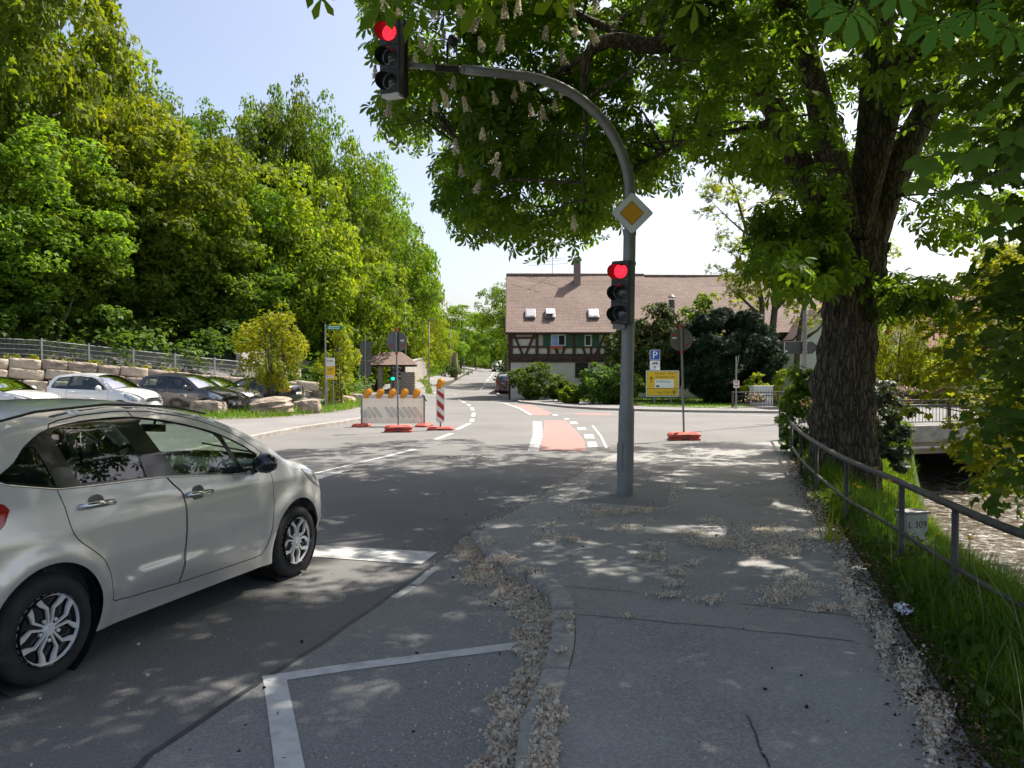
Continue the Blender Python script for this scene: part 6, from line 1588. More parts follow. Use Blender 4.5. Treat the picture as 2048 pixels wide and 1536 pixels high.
T_MAPLE = tpl_maple(); T_BIG = tpl_maple_big(); T_CHEST = tpl_chestnut(); T_CHEST5 = tpl_chestnut(5); T_SIMPLE = tpl_simple()
T_SPRAY = tpl_spray(np.random.default_rng(2)); T_NEEDLE = tpl_spray(np.random.default_rng(4), 7, .07); T_FEATHER = tpl_spray(np.random.default_rng(5), 8, .09)

def clumps(rng, n, rx, ry, rz, rough=.25, fill=.62):
    """clump centres in an uneven ellipsoid, mostly near its surface"""
    d = unit(rng.normal(0, 1, (n, 3)))
    k = rng.normal(0, 1, (7, 3)) * 1.6; ph = rng.uniform(0, 6.28, 7)
    bumpy = 1 + rough * np.sin(d @ k.T * 2.0 + ph).mean(1) * 1.7
    r = (fill + (1 - fill) * rng.random(n) ** .6) * bumpy
    return d * r[:, None] * np.array([rx, ry, rz]), d
def foliage(rng, C, D, per, cr, size, tpl, flat=.6, up=.8, jit=.55, droop=0.0, szv=(.7, 1.3), tcl=.5, shell=.35):
    """leaves on the outer shells of clumps C"""
    n = len(C); k = per; c = np.repeat(C, k, 0); d0 = np.repeat(D, k, 0); crr = np.repeat(cr if not np.isscalar(cr) else np.full(n, cr), k)
    u = unit(rng.normal(0, 1, (n * k, 3)) + np.array([0, 0, .35]) + d0 * .45)
    rr = (shell + (1 - shell) * rng.random(n * k) ** .5)
    pos = c + u * (crr * rr)[:, None] * np.array([1, 1, flat])
    nrm = unit(np.array([0, 0, up]) + u * .75 + rng.normal(0, jit, (n * k, 3)))
    fw = unit(u * np.array([1, 1, .4]) + d0 * .5 + rng.normal(0, .35, (n * k, 3)) + np.array([0, 0, -droop]))
    Rm = frames(rng, nrm, fw)
    S_ = size * rng.uniform(szv[0], szv[1], n * k)
    tint = np.clip(np.repeat(rng.random(n), k) * tcl + rng.random(n * k) * (1 - tcl), 0, 1)
    return scatter(tpl[0], tpl[1], Rm, pos, S_, rng, tint)
def trunk_mesh(rng, h, r0, lean=(0, 0), limbs=0, crown_r=2.0, z0=.35, n=8, forks=1):
    mb = MB(); path = []; m = 7
    for i in range(m + 1):
        f = i / m; path.append(Vector((lean[0] * f * f + rng.uniform(-.05, .05) * h * .08, lean[1] * f * f + rng.uniform(-.05, .05) * h * .08, h * f - .3 * (i == 0))))
    mb.tube(path, [r0 * (1.25 if i == 0 else 1) * (1 - .85 * i / m) for i in range(m + 1)], n)
    for j in range(limbs):
        f = z0 + (1 - z0 - .1) * j / max(limbs, 1); a = rng.uniform(0, 6.28); b = Vector(path[min(int(f * m), m - 1)]).lerp(path[min(int(f * m) + 1, m)], f * m % 1)
        l = crown_r * rng.uniform(.5, .85); e = b + Vector((math.cos(a) * l, math.sin(a) * l, l * rng.uniform(.35, .8))); mid = b.lerp(e, .5) + Vector((0, 0, -.06 * l))
        mb.tube([b, mid, e], [r0 * .4 * (1 - f * .6), r0 * .25 * (1 - f * .6), r0 * .06], 6)
    return mb

# ---- the wood on the left: crowns share a few meshes
def crown_mesh(seed, kind):
    rng = np.random.default_rng(seed)
    if kind == 'maple':
        C, D = clumps(rng, 150, 1, 1, 1, .35, .55); cr = rng.uniform(.16, .30, 150)
        V, F, t = foliage(rng, C, D, 95, cr, .045, T_MAPLE, .62, .5, .75)
    elif kind == 'ash':
        C, D = clumps(rng, 170, 1, 1, 1, .45, .5); cr = rng.uniform(.13, .26, 170)
        V, F, t = foliage(rng, C, D, 78, cr, .046, T_SPRAY, .75, .45, .85)
    else:   # loose
        C, D = clumps(rng, 110, 1, 1, 1, .55, .4); cr = rng.uniform(.12, .24, 110)
        V, F, t = foliage(rng, C, D, 62, cr, .046, T_SPRAY, .8, .6, .8)
    return V, F, t
CROWNS = {}
def crown(kind, seed, mname, nm='crown'):
    k = (kind, seed, mname)
    if k not in CROWNS: V, F, t = crown_mesh(seed, kind); CROWNS[k] = np_mesh('crown', V, F, M[mname], False, t)
    return CROWNS[k]
TRUNKS = {}
def forest_tree(px, depth, top, rad, kind, seed, mname, label, grp, base_f=.30, bottom=None, name='tree', trunk=True, ry=None, wide=None):
    X = (px - 1024) / FPX * depth; z0 = gz(X, depth); zt = P(px, top, depth).z; h = max(zt - z0, 1.5)
    rng = random.Random(seed * 31 + int(px * 3 + depth))
    o = root(name, (X, depth, z0), 0, label, 'tree', grp)
    zb = h * base_f; rz = (h - zb) / 2 / 1.04
    c = link('crown', crown(kind, seed, mname), o, (0, 0, zb + rz), (0, 0, rng.uniform(0, 6.28))); c.scale = (rad, ry or rad, rz)
    if trunk:
        k = (seed % 4)
        if k not in TRUNKS:
            TRUNKS[k] = trunk_mesh(random.Random(k), 1.0, .02, (.04 * (k - 1.5), .02), 9, .28, .3).build('trunk', M['bark_thin'], o, smooth=True).data; t = o.children[-1]
        else: t = link('trunk', TRUNKS[k], o)
        for ch in o.children:
            if ch.name.startswith('trunk'): ch.scale = (h * .92,) * 3 if True else None
    return o
WL = 'broad leafy tree in the crowded edge of the wood on the left slope'
WB = 'tall leafy tree in the rear rank of the wood on the left slope'
gW, gB = 'trees in the front of the wood', 'trees in the rear rank of the wood'
rows = [
    # px, depth, top, radius, kind, seed, material, label, group, crown base
    (-150, 42, -260, 6.0, 'maple', 1, 'leaf_maple', WB, gB, .2), (70, 43, -150, 5.6, 'maple', 2, 'leaf_maple', 'tallest yellow-green tree at the left picture edge, rising out of the picture', None, .28),
    (10, 52, -60, 5.5, 'ash', 3, 'leaf_maple', WB, gB, .2), (215, 50, 128, 4.6, 'ash', 4, 'leaf_maple', WB, gB, .2), (150, 56, 60, 4.8, 'maple', 1, 'leaf_maple', WB, gB, .2),
    (285, 54, 205, 3.6, 'ash', 3, 'leaf_maple', WB, gB, .2), (372, 66, 182, 4.6, 'loose', 5, 'leaf_dark', 'round dark crown standing alone against the sky above the middle of the wood', None, .2), (320, 62, 265, 4.2, 'ash', 4, 'leaf_dark', WB, gB, .2),
    (440, 66, 262, 4.5, 'ash', 3, 'leaf_dark', WB, gB, .2), (505, 68, 238, 4.2, 'maple', 2, 'leaf_dark', WB, gB, .2), (590, 70, 200, 4.3, 'ash', 4, 'leaf_dark', 'tall dark tree with the highest top in the middle of the skyline', None, .2), (548, 70, 222, 3.6, 'ash', 3, 'leaf_dark', WB, gB, .2),
    (640, 72, 232, 4.2, 'ash', 4, 'leaf_maple', WB, gB, .2), (700, 75, 262, 5.0, 'loose', 5, 'leaf_maple', WB, gB, .15), (690, 70, 330, 4.6, 'ash', 3, 'leaf_maple', WB, gB, .15), (752, 78, 345, 4.8, 'ash', 4, 'leaf_maple', WB, gB, .1),
    (800, 82, 395, 4.2, 'loose', 6, 'leaf_maple', 'loose pale crown at the right end of the wood skyline', None, .1), (775, 74, 440, 4.3, 'ash', 3, 'leaf_maple', WB, gB, .1), (820, 86, 470, 3.6, 'loose', 5, 'leaf_yellow', WB, gB, .08), (828, 90, 540, 3.2, 'loose', 6, 'leaf_maple', WB, gB, .05),
    (-90, 38.5, 330, 5.0, 'maple', 2, 'leaf_dark', WL, gW, .25), (40, 39, 300, 4.4, 'maple', 1, 'leaf_maple', WL, gW, .3), (135, 42, 270, 4.4, 'maple', 2, 'leaf_maple', WL, gW, .3), (235, 45, 250, 4.2, 'maple', 1, 'leaf_yellow', WL, gW, .3),
    (330, 46, 262, 4.6, 'maple', 2, 'leaf_maple', 'bright broad maple bulging forward in the middle of the wood edge', None, .26), (430, 49, 318, 4.4, 'maple', 1, 'leaf_maple', WL, gW, .25), (505, 50, 372, 4.2, 'maple', 2, 'leaf_maple', WL, gW, .25),
    (575, 52, 392, 4.2, 'maple', 1, 'leaf_yellow', WL, gW, .2), (650, 54, 440, 4.0, 'maple', 2, 'leaf_maple', WL, gW, .15), (700, 57, 500, 3.6, 'maple', 1, 'leaf_maple', WL, gW, .12), (738, 63, 560, 3.0, 'maple', 2, 'leaf_maple', WL, gW, .1),
    (-40, 37.5, 490, 3.4, 'maple', 1, 'leaf_dark', WL, gW, .3), (85, 40, 440, 3.4, 'maple', 2, 'leaf_dark', WL, gW, .35), (190, 43, 470, 3.3, 'maple', 1, 'leaf_dark', WL, gW, .38), (290, 45, 480, 3.3, 'maple', 2, 'leaf_dark', WL, gW, .36),
    (395, 46, 470, 3.4, 'maple', 1, 'leaf_dark', WL, gW, .3), (480, 48, 500, 3.2, 'maple', 2, 'leaf_dark', WL, gW, .25), (560, 51, 520, 3.2, 'maple', 1, 'leaf_dark', WL, gW, .2), (630, 54, 560, 3.0, 'maple', 2, 'leaf_dark', WL, gW, .15), (690, 58, 600, 2.8, 'maple', 1, 'leaf_maple', WL, gW, .08),
]
for r_ in rows: forest_tree(*r_[:9], base_f=r_[9] * (.5 if r_[1] < 60 else .8))
UP = 'leafy tree behind the garden wall beside the uphill road'; gU = 'trees along the left of the uphill road'
for r_ in ((770, 72, 590, 2.8, 'maple', 1, 'leaf_maple', UP, gU, .06), (812, 80, 585, 3.0, 'maple', 2, 'leaf_yellow', UP, gU, .05), (845, 88, 610, 3.0, 'ash', 3, 'leaf_yellow', UP, gU, .05), (868, 98, 628, 3.2, 'ash', 4, 'leaf_yellow', UP, gU, .05), (888, 112, 660, 3.0, 'maple', 1, 'leaf_maple', UP, gU, .1),
           (922, 122, 612, 4.6, 'maple', 2, 'leaf_maple', 'round bright green tree at the top of the uphill road', None, .22), (950, 135, 640, 4.2, 'ash', 3, 'leaf_maple', UP, gU, .12), (905, 140, 650, 5, 'ash', 4, 'leaf_dark', UP, gU, .1), (968, 150, 690, 3.5, 'loose', 6, 'leaf_maple', UP, gU, .1),
           (1014, 72, 568, 2.5, 'ash', 4, 'leaf_maple', 'green tree reaching over the road from behind the house corner', None, .36), (1040, 78, 600, 3.4, 'maple', 1, 'leaf_shrub', 'green tree hidden behind the house gable', None, .12)):
    forest_tree(*r_[:9], base_f=r_[9])
for i, (px, d, t, r_) in enumerate(((980, 230, 712, 7), (1000, 240, 706, 8), (965, 250, 704, 8), (1020, 250, 700, 9), (940, 245, 700, 9), (990, 300, 708, 9), (1008, 220, 722, 5))):
    forest_tree(px, d, t, r_, 'ash', 3, 'leaf_dark', 'dark distant tree closing the view beyond the crest of the road', 'far trees beyond the crest', .05, trunk=False)
# thin pale stems in the wood and its undergrowth
for i, (px, py, d, h, lx) in enumerate(((112, 690, 38.6, 2.9, .9), (248, 640, 44, 4.8, .5), (284, 640, 46, 5.2, .3), (300, 650, 46, 3.6, -.3), (325, 650, 46.5, 5.0, .1), (240, 650, 44, 3.8, .2), (10, 650, 38.2, 5.5, -.1), (72, 655, 39.5, 4.6, .4), (160, 660, 42, 3.6, .2), (366, 655, 47, 3.6, .6))):
    X = (px - 1024) / FPX * d; z = gz(X, d)
    o = root('sapling', (X, d, z), 0, 'slender pale bare stem in the shade of the wood', 'sapling', 'thin stems in the wood edge')
    mb = MB(); mb.tube([(0, 0, -.2), (lx * .3, 0, h * .4), (lx * .75, .05, h * .75), (lx, .1, h)], [.075, .06, .05, .025], 6); mb.tube([(lx * .4, 0, h * .5), (lx * .2 - .5, .1, h * .8), (lx * .2 - .7, 0, h * 1.05)], [.035, .025, .01], 5); mb.build('stem', M['bark_thin'], o, smooth=True)
def undergrowth():
    rng = np.random.default_rng(12); n = 620
    s = rng.uniform(-16, 24, n); d = rng.uniform(.5, 9, n); q = FA[None] + s[:, None] * FD[None] + d[:, None] * FN[None]
    ok = q[:, 0] < -9.5; q = q[ok]; z = hz(q[:, 0], q[:, 1]); C = np.stack([q[:, 0], q[:, 1], z + .35 + rng.random(len(q)) ** 2 * 2.2], -1); D = np.tile(np.array([[.3, -.3, .8]]), (len(C), 1))
    V, F, t = foliage(rng, C, D, 42, rng.uniform(.5, 1.1, len(C)), .19, T_MAPLE, .75, .9, .5)
    tag(link('undergrowth', np_mesh('undergrowth', V, F, M['leaf_shrub'], False, t)), None, None, None, 'stuff')
undergrowth()

# ---- shrubs
def shrub(name, loc, rx, ry, h, n, per, size, tpl, m, label, cat='shrub', grp=None, stems=0, low=.0, rough=.35, fill=.5, cr=(.2, .36), flat=.8, shape=None, up=.6, jit=.6, seed=1, droop=0.0):
    rng = np.random.default_rng(seed); o = root(name, loc, 0, label, cat, grp)
    C, D = clumps(rng, n, 1, 1, 1, rough, fill)
    C = C * np.array([rx, ry, h * (1 - low) / 2 / 1.05]) + np.array([0, 0, low * h + h * (1 - low) / 2])
    if shape is not None:
        f = np.clip(C[:, 2] / h, 0, 1); k = np.interp(f, *shape); C[:, 0] *= k; C[:, 1] *= k
    C[:, 2] = np.maximum(C[:, 2], size * .6)
    V, F, t = foliage(rng, C, D, per, rng.uniform(cr[0], cr[1], n) * min(rx, h / 2), size, tpl, flat, up, jit, droop)
    link('foliage', np_mesh('foliage', V, F, M[m], False, t), o)
    if stems:
        mb = MB(); r2 = random.Random(seed)
        for i in range(stems):
            a = r2.uniform(0, 6.28); l = r2.uniform(.1, .45) * rx; b = Vector((math.cos(a) * .18, math.sin(a) * .18, -.1)); e = Vector((math.cos(a) * l, math.sin(a) * l, h * r2.uniform(.55, .9)))
            mb.tube([b, b.lerp(e, .5) + Vector((r2.uniform(-.1, .1), r2.uniform(-.1, .1), .1)), e], [.035, .028, .008], 5)
        mb.build('stems', M['bark_thin'], o, smooth=True)
    return o
c = G(540, 832); shrub('tall_shrub', (c.x, c.y + .6, .1), 1.45, 1.3, 4.65, 62, 62, .12, T_SPRAY, 'leaf_gold', 'tall yellow-green shrub with many stems behind the layered boulder', grp=None, stems=22, low=.12, rough=.6, fill=.45, cr=(.16, .34), seed=3, shape=([0, .2, .45, .75, 1], [.5, .7, 1.1, .85, .4]), flat=1.3)
c = G(652, 823); shrub('narrow_shrub', (c.x + .0, c.y + 2.4, .1), .95, .9, 4.2, 44, 56, .12, T_SPRAY, 'leaf_gold', 'narrow yellow-green shrub behind the white and yellow sign', stems=12, low=.05, rough=.55, fill=.45, cr=(.25, .5), seed=4, shape=([0, .3, .6, 1], [1.05, 1.1, .8, .45]), flat=1.3)
for i, (px, py, w, h, m, lab) in enumerate(((1070, 803, 1.2, 2.25, 'leaf_shrub', 'leafy green bush before the house wall, behind the slim signal post'), (1126, 807, .9, 1.25, 'leaf_shrub', 'dark rounded bush right of the slim signal post'), (1142, 811, .6, .8, 'leaf_maple', 'low pale green bush at the edge of the lawn'), (1204, 812, 1.3, 2.05, 'leaf_shrub', 'wide green bush left of the grey mast before the barred window'), (1245, 812, 1.4, 1.9, 'leaf_shrub', 'green bush half hidden behind the grey mast'))):
    c = G(px, py); shrub('bush', (c.x, c.y + (1.0 if w > 1.5 else .4), .1), w, w * .8, h, 60, 60, .15, T_SPRAY, m, lab, 'bush', seed=20 + i, rough=.4, fill=.5, flat=.8)
c = P(1316, 812, 43.5); shrub('conifer_bush', (c.x, c.y + 1.4, .1), 2.35, 2.0, 5.5, 120, 90, .20, T_SPRAY, 'leaf_conif', 'bronze-green conifer bush behind the parking sign', 'bush', seed=31, rough=.4, fill=.6, cr=(.14, .28), flat=.8, shape=([0, .3, .6, .85, 1], [1, 1.02, .95, .7, .4]))
c = P(1470, 818, 40.5); shrub('yew_bush', (c.x, c.y + 1.8, .05), 2.75, 2.4, 5.2, 170, 150, .22, T_NEEDLE, 'leaf_yew', 'big dark green yew bush behind the railing end', 'bush', seed=32, rough=.28, fill=.66, cr=(.12, .22), flat=.75, shape=([0, .3, .7, 1], [1.0, 1.05, .98, .75]))
c = P(1398, 812, 46); shrub('pale_bush', (c.x, c.y + 1, .1), 1.5, 1.3, 6.1, 70, 70, .16, T_SPRAY, 'leaf_maple', 'pale yellow-green tall bush between the bronze conifer and the dark yew', 'bush', seed=33, low=.2, rough=.5, fill=.5, shape=([0, .5, 1], [1, 1, .5]))
c = P(1568, 812, 36.5); shrub('low_bush', (c.x + .6, c.y + 2.5, .0), 1.9, 1.2, 1.65, 40, 60, .15, T_SPRAY, 'leaf_yellow', 'low bright yellow-green bush right of the white cabinet', 'bush', seed=34)
c = P(1612, 880, 16.6); shrub('ivy_bush', (c.x + .1, c.y + .3, gz(c.x, c.y) - .1), .6, .6, 1.8, 60, 60, .085, T_SPRAY, 'leaf_shrub', 'leafy green bush growing against the left side of the chestnut trunk', 'bush', seed=35, shape=([0, .4, .8, 1], [1.1, 1.1, .75, .4]), cr=(.2, .4))
c = P(1772, 900, 15.4); shrub('grey_bush', (c.x + .0, c.y + .3, c.z - .55), .62, .6, 2.0, 70, 90, .085, T_SPRAY, 'leaf_grey', 'drooping grey-green bush at the right foot of the chestnut trunk', 'bush', seed=36, shape=([0, .3, .7, 1], [.9, 1.1, .9, .35]), cr=(.18, .34), droop=1.2, up=.3)
# trees and hedges behind the bridge
BB = 'light green leafy tree behind the bridge railings'; gBB = 'trees behind the bridge'
for i, (px, d, t, r_, k, m, bf) in enumerate(((1745, 50, 640, 2.6, 'loose', 'leaf_maple', .02), (1800, 47, 690, 2.2, 'ash', 'leaf_yellow', .02), (1860, 52, 640, 2.4, 'loose', 'leaf_yellow', .05), (1925, 50, 680, 2.2, 'ash', 'leaf_maple', .02), (2010, 55, 560, 3.6, 'ash', 'leaf_shrub', .05), (1700, 60, 560, 3, 'ash', 'leaf_maple', .05), (1640, 62, 600, 3, 'ash', 'leaf_yellow', .05), (1560, 60, 660, 2.6, 'ash', 'leaf_yellow', .05), (2120, 50, 450, 4.5, 'maple', 'leaf_dark', .1), (1840, 48, 745, 1.5, 'ash', 'leaf_yew', .0), (1965, 41, 610, 2.6, 'ash', 'leaf_yellow', .05), (1890, 43, 655, 1.9, 'loose', 'leaf_maple', .05), (1790, 44, 610, 2.0, 'ash', 'leaf_yellow', .03))):
    forest_tree(px, d, t, r_, k, 3 + i % 4 if k != 'maple' else 1, m, BB if m != 'leaf_yew' else 'small dark conifer behind the bridge railings', gBB if m != 'leaf_yew' else None, bf)
for px, d, t in ((1883, 46, 760), (1907, 47, 762)):
    c = P(px, 800, d); o = root('white_post', (c.x, d, 0), 0, 'thin white post standing behind the far bridge railing', 'post', 'white posts behind the bridge'); mb = MB(); mb.cyl((0, 0, -.1), (0, 0, P(px, t, d).z), .05, n=8); mb.build('pole', M['white'], o); mb = MB(); mb.lathe([(0, .06), (.06, .03), (.06, -.03), (0, -.05)], 8, Matrix.Translation((0, 0, P(px, t, d).z))); mb.build('cap', M['greymetal'], o)

# feathery locust tree with bare limbs in front of the house
def locust():
    c = P(1535, 812, 45.5); o = root('locust_tree', (c.x, c.y, .1), 0, 'feathery yellow-green locust tree with dark bare limbs before the long roof', 'tree')
    rng = np.random.default_rng(7); mb = MB(); d = c.y
    def Q(px, py, dy=0.0): p = P(px, py, d + dy); return Vector((p.x - c.x, p.y - c.y, p.z - .1))
    tips = []
    for pts, r in (([(1522, 812), (1522, 690), (1524, 610), (1512, 540), (1495, 470), (1475, 400), (1462, 355)], .22), ([(1545, 812), (1542, 690), (1552, 590), (1556, 500), (1558, 430), (1552, 350)], .26), ([(1524, 640), (1500, 612), (1478, 590), (1450, 570)], .12), ([(1550, 620), (1580, 590), (1600, 560), (1618, 540)], .12), ([(1590, 812), (1595, 690), (1606, 620), (1640, 570)], .22), ([(1556, 500), (1530, 450), (1515, 410)], .09), ([(1495, 470), (1460, 440), (1420, 400)], .07), ([(1512, 540), (1480, 520), (1455, 500)], .07), ([(1606, 680), (1635, 660), (1652, 640)], .12)):
        off = rng.uniform(-1, 1, len(pts)) * .5; pp = [Q(x, y, off[i] * (i > 1)) for i, (x, y) in enumerate(pts)]
        mb.tube(pp, [r * (1 - .8 * i / (len(pp) - 1)) for i in range(len(pp))], 7); tips += pp[2:]
    mb.build('trunk', M['bark'], o, smooth=True)
    C = []
    for t in tips:
        for k in range(5): C.append(np.array(t) + rng.normal(0, 1, 3) * np.array([.75, .8, .5]))
    C += [np.array(Q(x, y, rng.uniform(-1, 1))) for x, y in ((1430, 400), (1415, 395), (1440, 440), (1470, 380), (1500, 360), (1540, 340), (1560, 330), (1445, 480), (1430, 540), (1455, 560), (1500, 590), (1580, 570), (1530, 560), (1600, 600), (1480, 640), (1780, 500), (1775, 520), (1790, 505))]
    C = np.array(C); D = np.tile([[0, 0, 1.0]], (len(C), 1))
    V, F, t = foliage(rng, C, D, 34, rng.uniform(.35, .75, len(C)), .22, T_FEATHER, .6, .8, .5)
    link('crown', np_mesh('crown', V, F, M['leaf_yellow'], False, t), o)
locust()
# ivy-grown stump on the uphill verge
c = GT(908, 757); o = root('tree_stump', (c.x, c.y, c.z), 0, 'pale broken stump with ivy at its foot on the uphill verge', 'tree stump'); rr = random.Random(5); mb = MB(); dd = c.y / FPX
mb.tube([(0, 0, -.2), (.1, 0, 18 * dd), (.05, 0, 40 * dd), (.2, 0, 52 * dd)], [8 * dd, 6.5 * dd, 6 * dd, 4 * dd], 10); mb.build('trunk', mat('dead_wood', (.3, .25, .16), (.17, .14, .09), 4, .9, bmp=.6), o, auto=50)
rng = np.random.default_rng(3); C = rng.normal(0, 1, (14, 3)) * np.array([.5, .4, .3]) + np.array([0, -.5, .7]); V, F, t = foliage(rng, C, np.tile([[0, -1, .3]], (14, 1)), 60, .5, .16, T_SPRAY); link('ivy', np_mesh('ivy', V, F, M['leaf_shrub'], False, t), o)

# ================================================================== THE CHESTNUT OVER THE PAVEMENT
TD = 13.2
from mathutils import noise as mnoise
def bark_limb(mb, pts, radii, n=18, seed=0, rough=.10, plates=0.0, sub=6):
    """limb with buttressed, uneven bark"""
    pts = [Vector(p) for p in pts]; rng = random.Random(seed)
    fine_ = smooth_line(pts, sub); m = len(fine_); k = len(pts)
    rs = [np.interp(i / (m - 1) * (k - 1), range(k), radii) for i in range(m)]
    ph = [rng.uniform(0, 6.28) for _ in range(6)]; u = None; vs = []
    for i, p in enumerate(fine_):
        t = (fine_[min(i + 1, m - 1)] - fine_[max(i - 1, 0)]).normalized()
        if u is None: u = t.cross(Vector((0, 1, 0)) if abs(t.y) < .9 else Vector((1, 0, 0))).normalized()
        u = (u - t * u.dot(t)).normalized(); w = t.cross(u)
        for j in range(n):
            a = 2 * math.pi * j / n
            f = 1 + rough * (.55 * math.sin(3 * a + ph[0] + i * .05) + .4 * math.sin(5 * a + ph[1] - i * .06) + .35 * math.sin(8 * a + ph[2] + .3 * math.sin(i * .35 + ph[3])) + .3 * math.sin(i * .6 + ph[4] + 2 * a)) + rng.uniform(-.012, .012)
            if plates:
                q_ = Vector((math.cos(a) * 2.6 * rs[i] / .5, math.sin(a) * 2.6 * rs[i] / .5, p.z * .55)); f += plates * (1.3 * (abs(mnoise.noise(q_ * 2.3)) - .25) + .7 * (abs(mnoise.noise(q_ * 5.2 + Vector((9, 3, 1)))) - .22) + .6 * mnoise.noise(q_ * .8))
            vs.append(p + (u * math.cos(a) + w * math.sin(a)) * rs[i] * f)
    fs = [(i * n + j, i * n + (j + 1) % n, (i + 1) * n + (j + 1) % n, (i + 1) * n + j) for i in range(m - 1) for j in range(n)]
    fs += [tuple(range(n - 1, -1, -1)), tuple(range((m - 1) * n, m * n))]
    mb.add(vs, fs)
    return fine_
tb = P(1692, 900, TD); tz = gz(tb.x, TD)
ct = root('chestnut_tree', (tb.x, TD, tz), 0, 'huge flowering chestnut with furrowed dark trunk overhanging the pavement', 'tree')
def Lq(px, py, d): p = P(px, py, d); return Vector((p.x - tb.x, p.y - TD, p.z - tz))
mb = MB()
bark_limb(mb, [(0.02, 0, -.6), (0.0, 0, -.05)] + [Lq(1690, y, TD) for y in (850, 760)] + [Lq(1700, 660, TD), Lq(1706, 570, TD), Lq(1706, 490, TD)], [.68, .575, .505, .465, .43, .425, .475], 110, 1, .13, .17, 14)
mb.build('trunk', M['bark'], ct, smooth=True)
mb = MB(); LIMBS = []
def limb(pts, r, seed): LIMBS.append(bark_limb(mb, [Lq(*p) for p in pts], r, 26 if r[0] > .15 else 10, seed, .10, .13 if r[0] > .15 else 0, 9))
limb([(1680, 560, 13.2), (1640, 440, 13.05), (1602, 335, 12.8), (1560, 240, 12.6), (1532, 180, 12.4), (1490, 112, 12.2), (1440, 75, 12.0), (1370, 82, 11.8), (1300, 90, 11.6), (1225, 80, 11.5), (1178, 108, 11.4), (1166, 175, 11.3)], [.30, .24, .21, .19, .175, .165, .15, .13, .115, .10, .085, .04], 2)
limb([(1696, 530, 13.3), (1672, 400, 13.4), (1648, 280, 13.5), (1625, 150, 13.6), (1606, 0, 13.8), (1590, -180, 14)], [.28, .22, .19, .165, .15, .11], 3)
limb([(1712, 530, 13.2), (1728, 400, 13.1), (1744, 280, 13.05), (1753, 150, 13.0), (1760, 20, 13), (1768, -200, 13)], [.33, .27, .25, .23, .215, .15], 4)
limb([(1724, 530, 13.2), (1768, 400, 13.1), (1812, 300, 13.0), (1862, 205, 12.9), (1925, 110, 12.8), (2010, -10, 12.7), (2100, -180, 12.5)], [.32, .25, .225, .21, .195, .17, .1], 5)
limb([(1752, 170, 13), (1790, 130, 12.8), (1842, 85, 12.6), (1900, 20, 12.3)], [.12, .085, .06, .02], 6)
limb([(1700, 470, 13), (1640, 200, 11.9), (1560, -40, 10.6), (1450, -300, 8.8), (1300, -600, 7.2)], [.22, .17, .14, .10, .04], 7)
limb([(1710, 470, 13), (1800, 150, 12), (1900, -150, 10.5), (2000, -600, 8)], [.22, .16, .12, .04], 8)
limb([(1490, 112, 12.2), (1455, 20, 12.0), (1380, -80, 11.6), (1250, -200, 11)], [.12, .09, .07, .03], 9)
limb([(1300, 90, 11.6), (1180, 40, 12.4), (1050, -30, 13), (900, -60, 13.2)], [.09, .06, .05, .02], 10)
limb([(1178, 108, 11.4), (1090, 160, 12.4), (1000, 230, 13), (930, 300, 13.4)], [.05, .03, .02, .008], 11)
limb([(1166, 175, 11.3), (1172, 260, 11.4), (1165, 330, 11.4), (1172, 400, 11.5)], [.035, .025, .02, .008], 12)
limb([(1225, 80, 11.5), (1240, 40, 12), (1330, -20, 13), (1350, -120, 14)], [.06, .05, .04, .02], 13)
limb([(1700, 450, 13.4), (1640, 200, 15), (1560, 40, 17), (1480, -60, 19)], [.2, .15, .1, .04], 14)
limb([(1730, 450, 13.4), (1850, 250, 15), (1950, 100, 17)], [.2, .14, .05], 15)
limb([(1640, 440, 13.05), (1585, 470, 12.6), (1540, 500, 12.3)], [.06, .04, .012], 16)
limb([(1755, 590, 13.1), (1810, 575, 12.7), (1860, 600, 12.4)], [.07, .04, .012], 17)
limb([(1560, 240, 12.6), (1480, 260, 12.4), (1380, 280, 12.2), (1280, 330, 12)], [.07, .05, .035, .01], 18)
mb.build('limbs', M['bark'], ct, smooth=True)

CANOPY = [(722, -80), (738, 100), (730, 185), (738, 230), (762, 262), (768, 300), (812, 318), (850, 292), (884, 310), (874, 360), (866, 408), (898, 436), (922, 480), (950, 506), (1010, 508), (1060, 524), (1110, 528), (1160, 508), (1205, 496), (1240, 512), (1250, 410), (1310, 400), (1372, 352), (1410, 320), (1455, 345), (1500, 352), (1545, 400), (1508, 470), (1506, 545), (1552, 585), (1612, 606), (1672, 570), (1760, 560), (1780, 600), (1850, 640), (1905, 610), (1880, 560), (1800, 548), (1790, 470), (1820, 470), (1830, 560), (1880, 520), (1960, 470), (2060, 520), (2060, -80)]
TRUNKZONE = [(1650, 640), (1642, 300), (1606, 70), (1650, 40), (1706, 230), (1722, 60), (1790, 60), (1790, 250), (1890, 100), (1960, 130), (1850, 330), (1782, 470), (1768, 640)]
def carve(Pn, rad, zone, margin=.55):
    """True where a clump stays; branches were pruned clear of the road, signals and house view"""
    x, y, d = proj(Pn); pr = rad / np.maximum(d, .3) * FPX * margin
    infr = (d > .2) & (x > -150) & (x < 2200) & (y > -90) & (y < 1650)
    ok = np.ones(len(Pn), bool)
    for a in range(8):
        ok &= inpoly(x + pr * math.cos(a * .785), y + pr * math.sin(a * .785), zone) | (y + pr * math.sin(a * .785) < -40)
    return infr, (~infr & ~((d > .2) & (x > -150) & (x < 2200) & (y >= 1650))) | (infr & ok), d, x, y
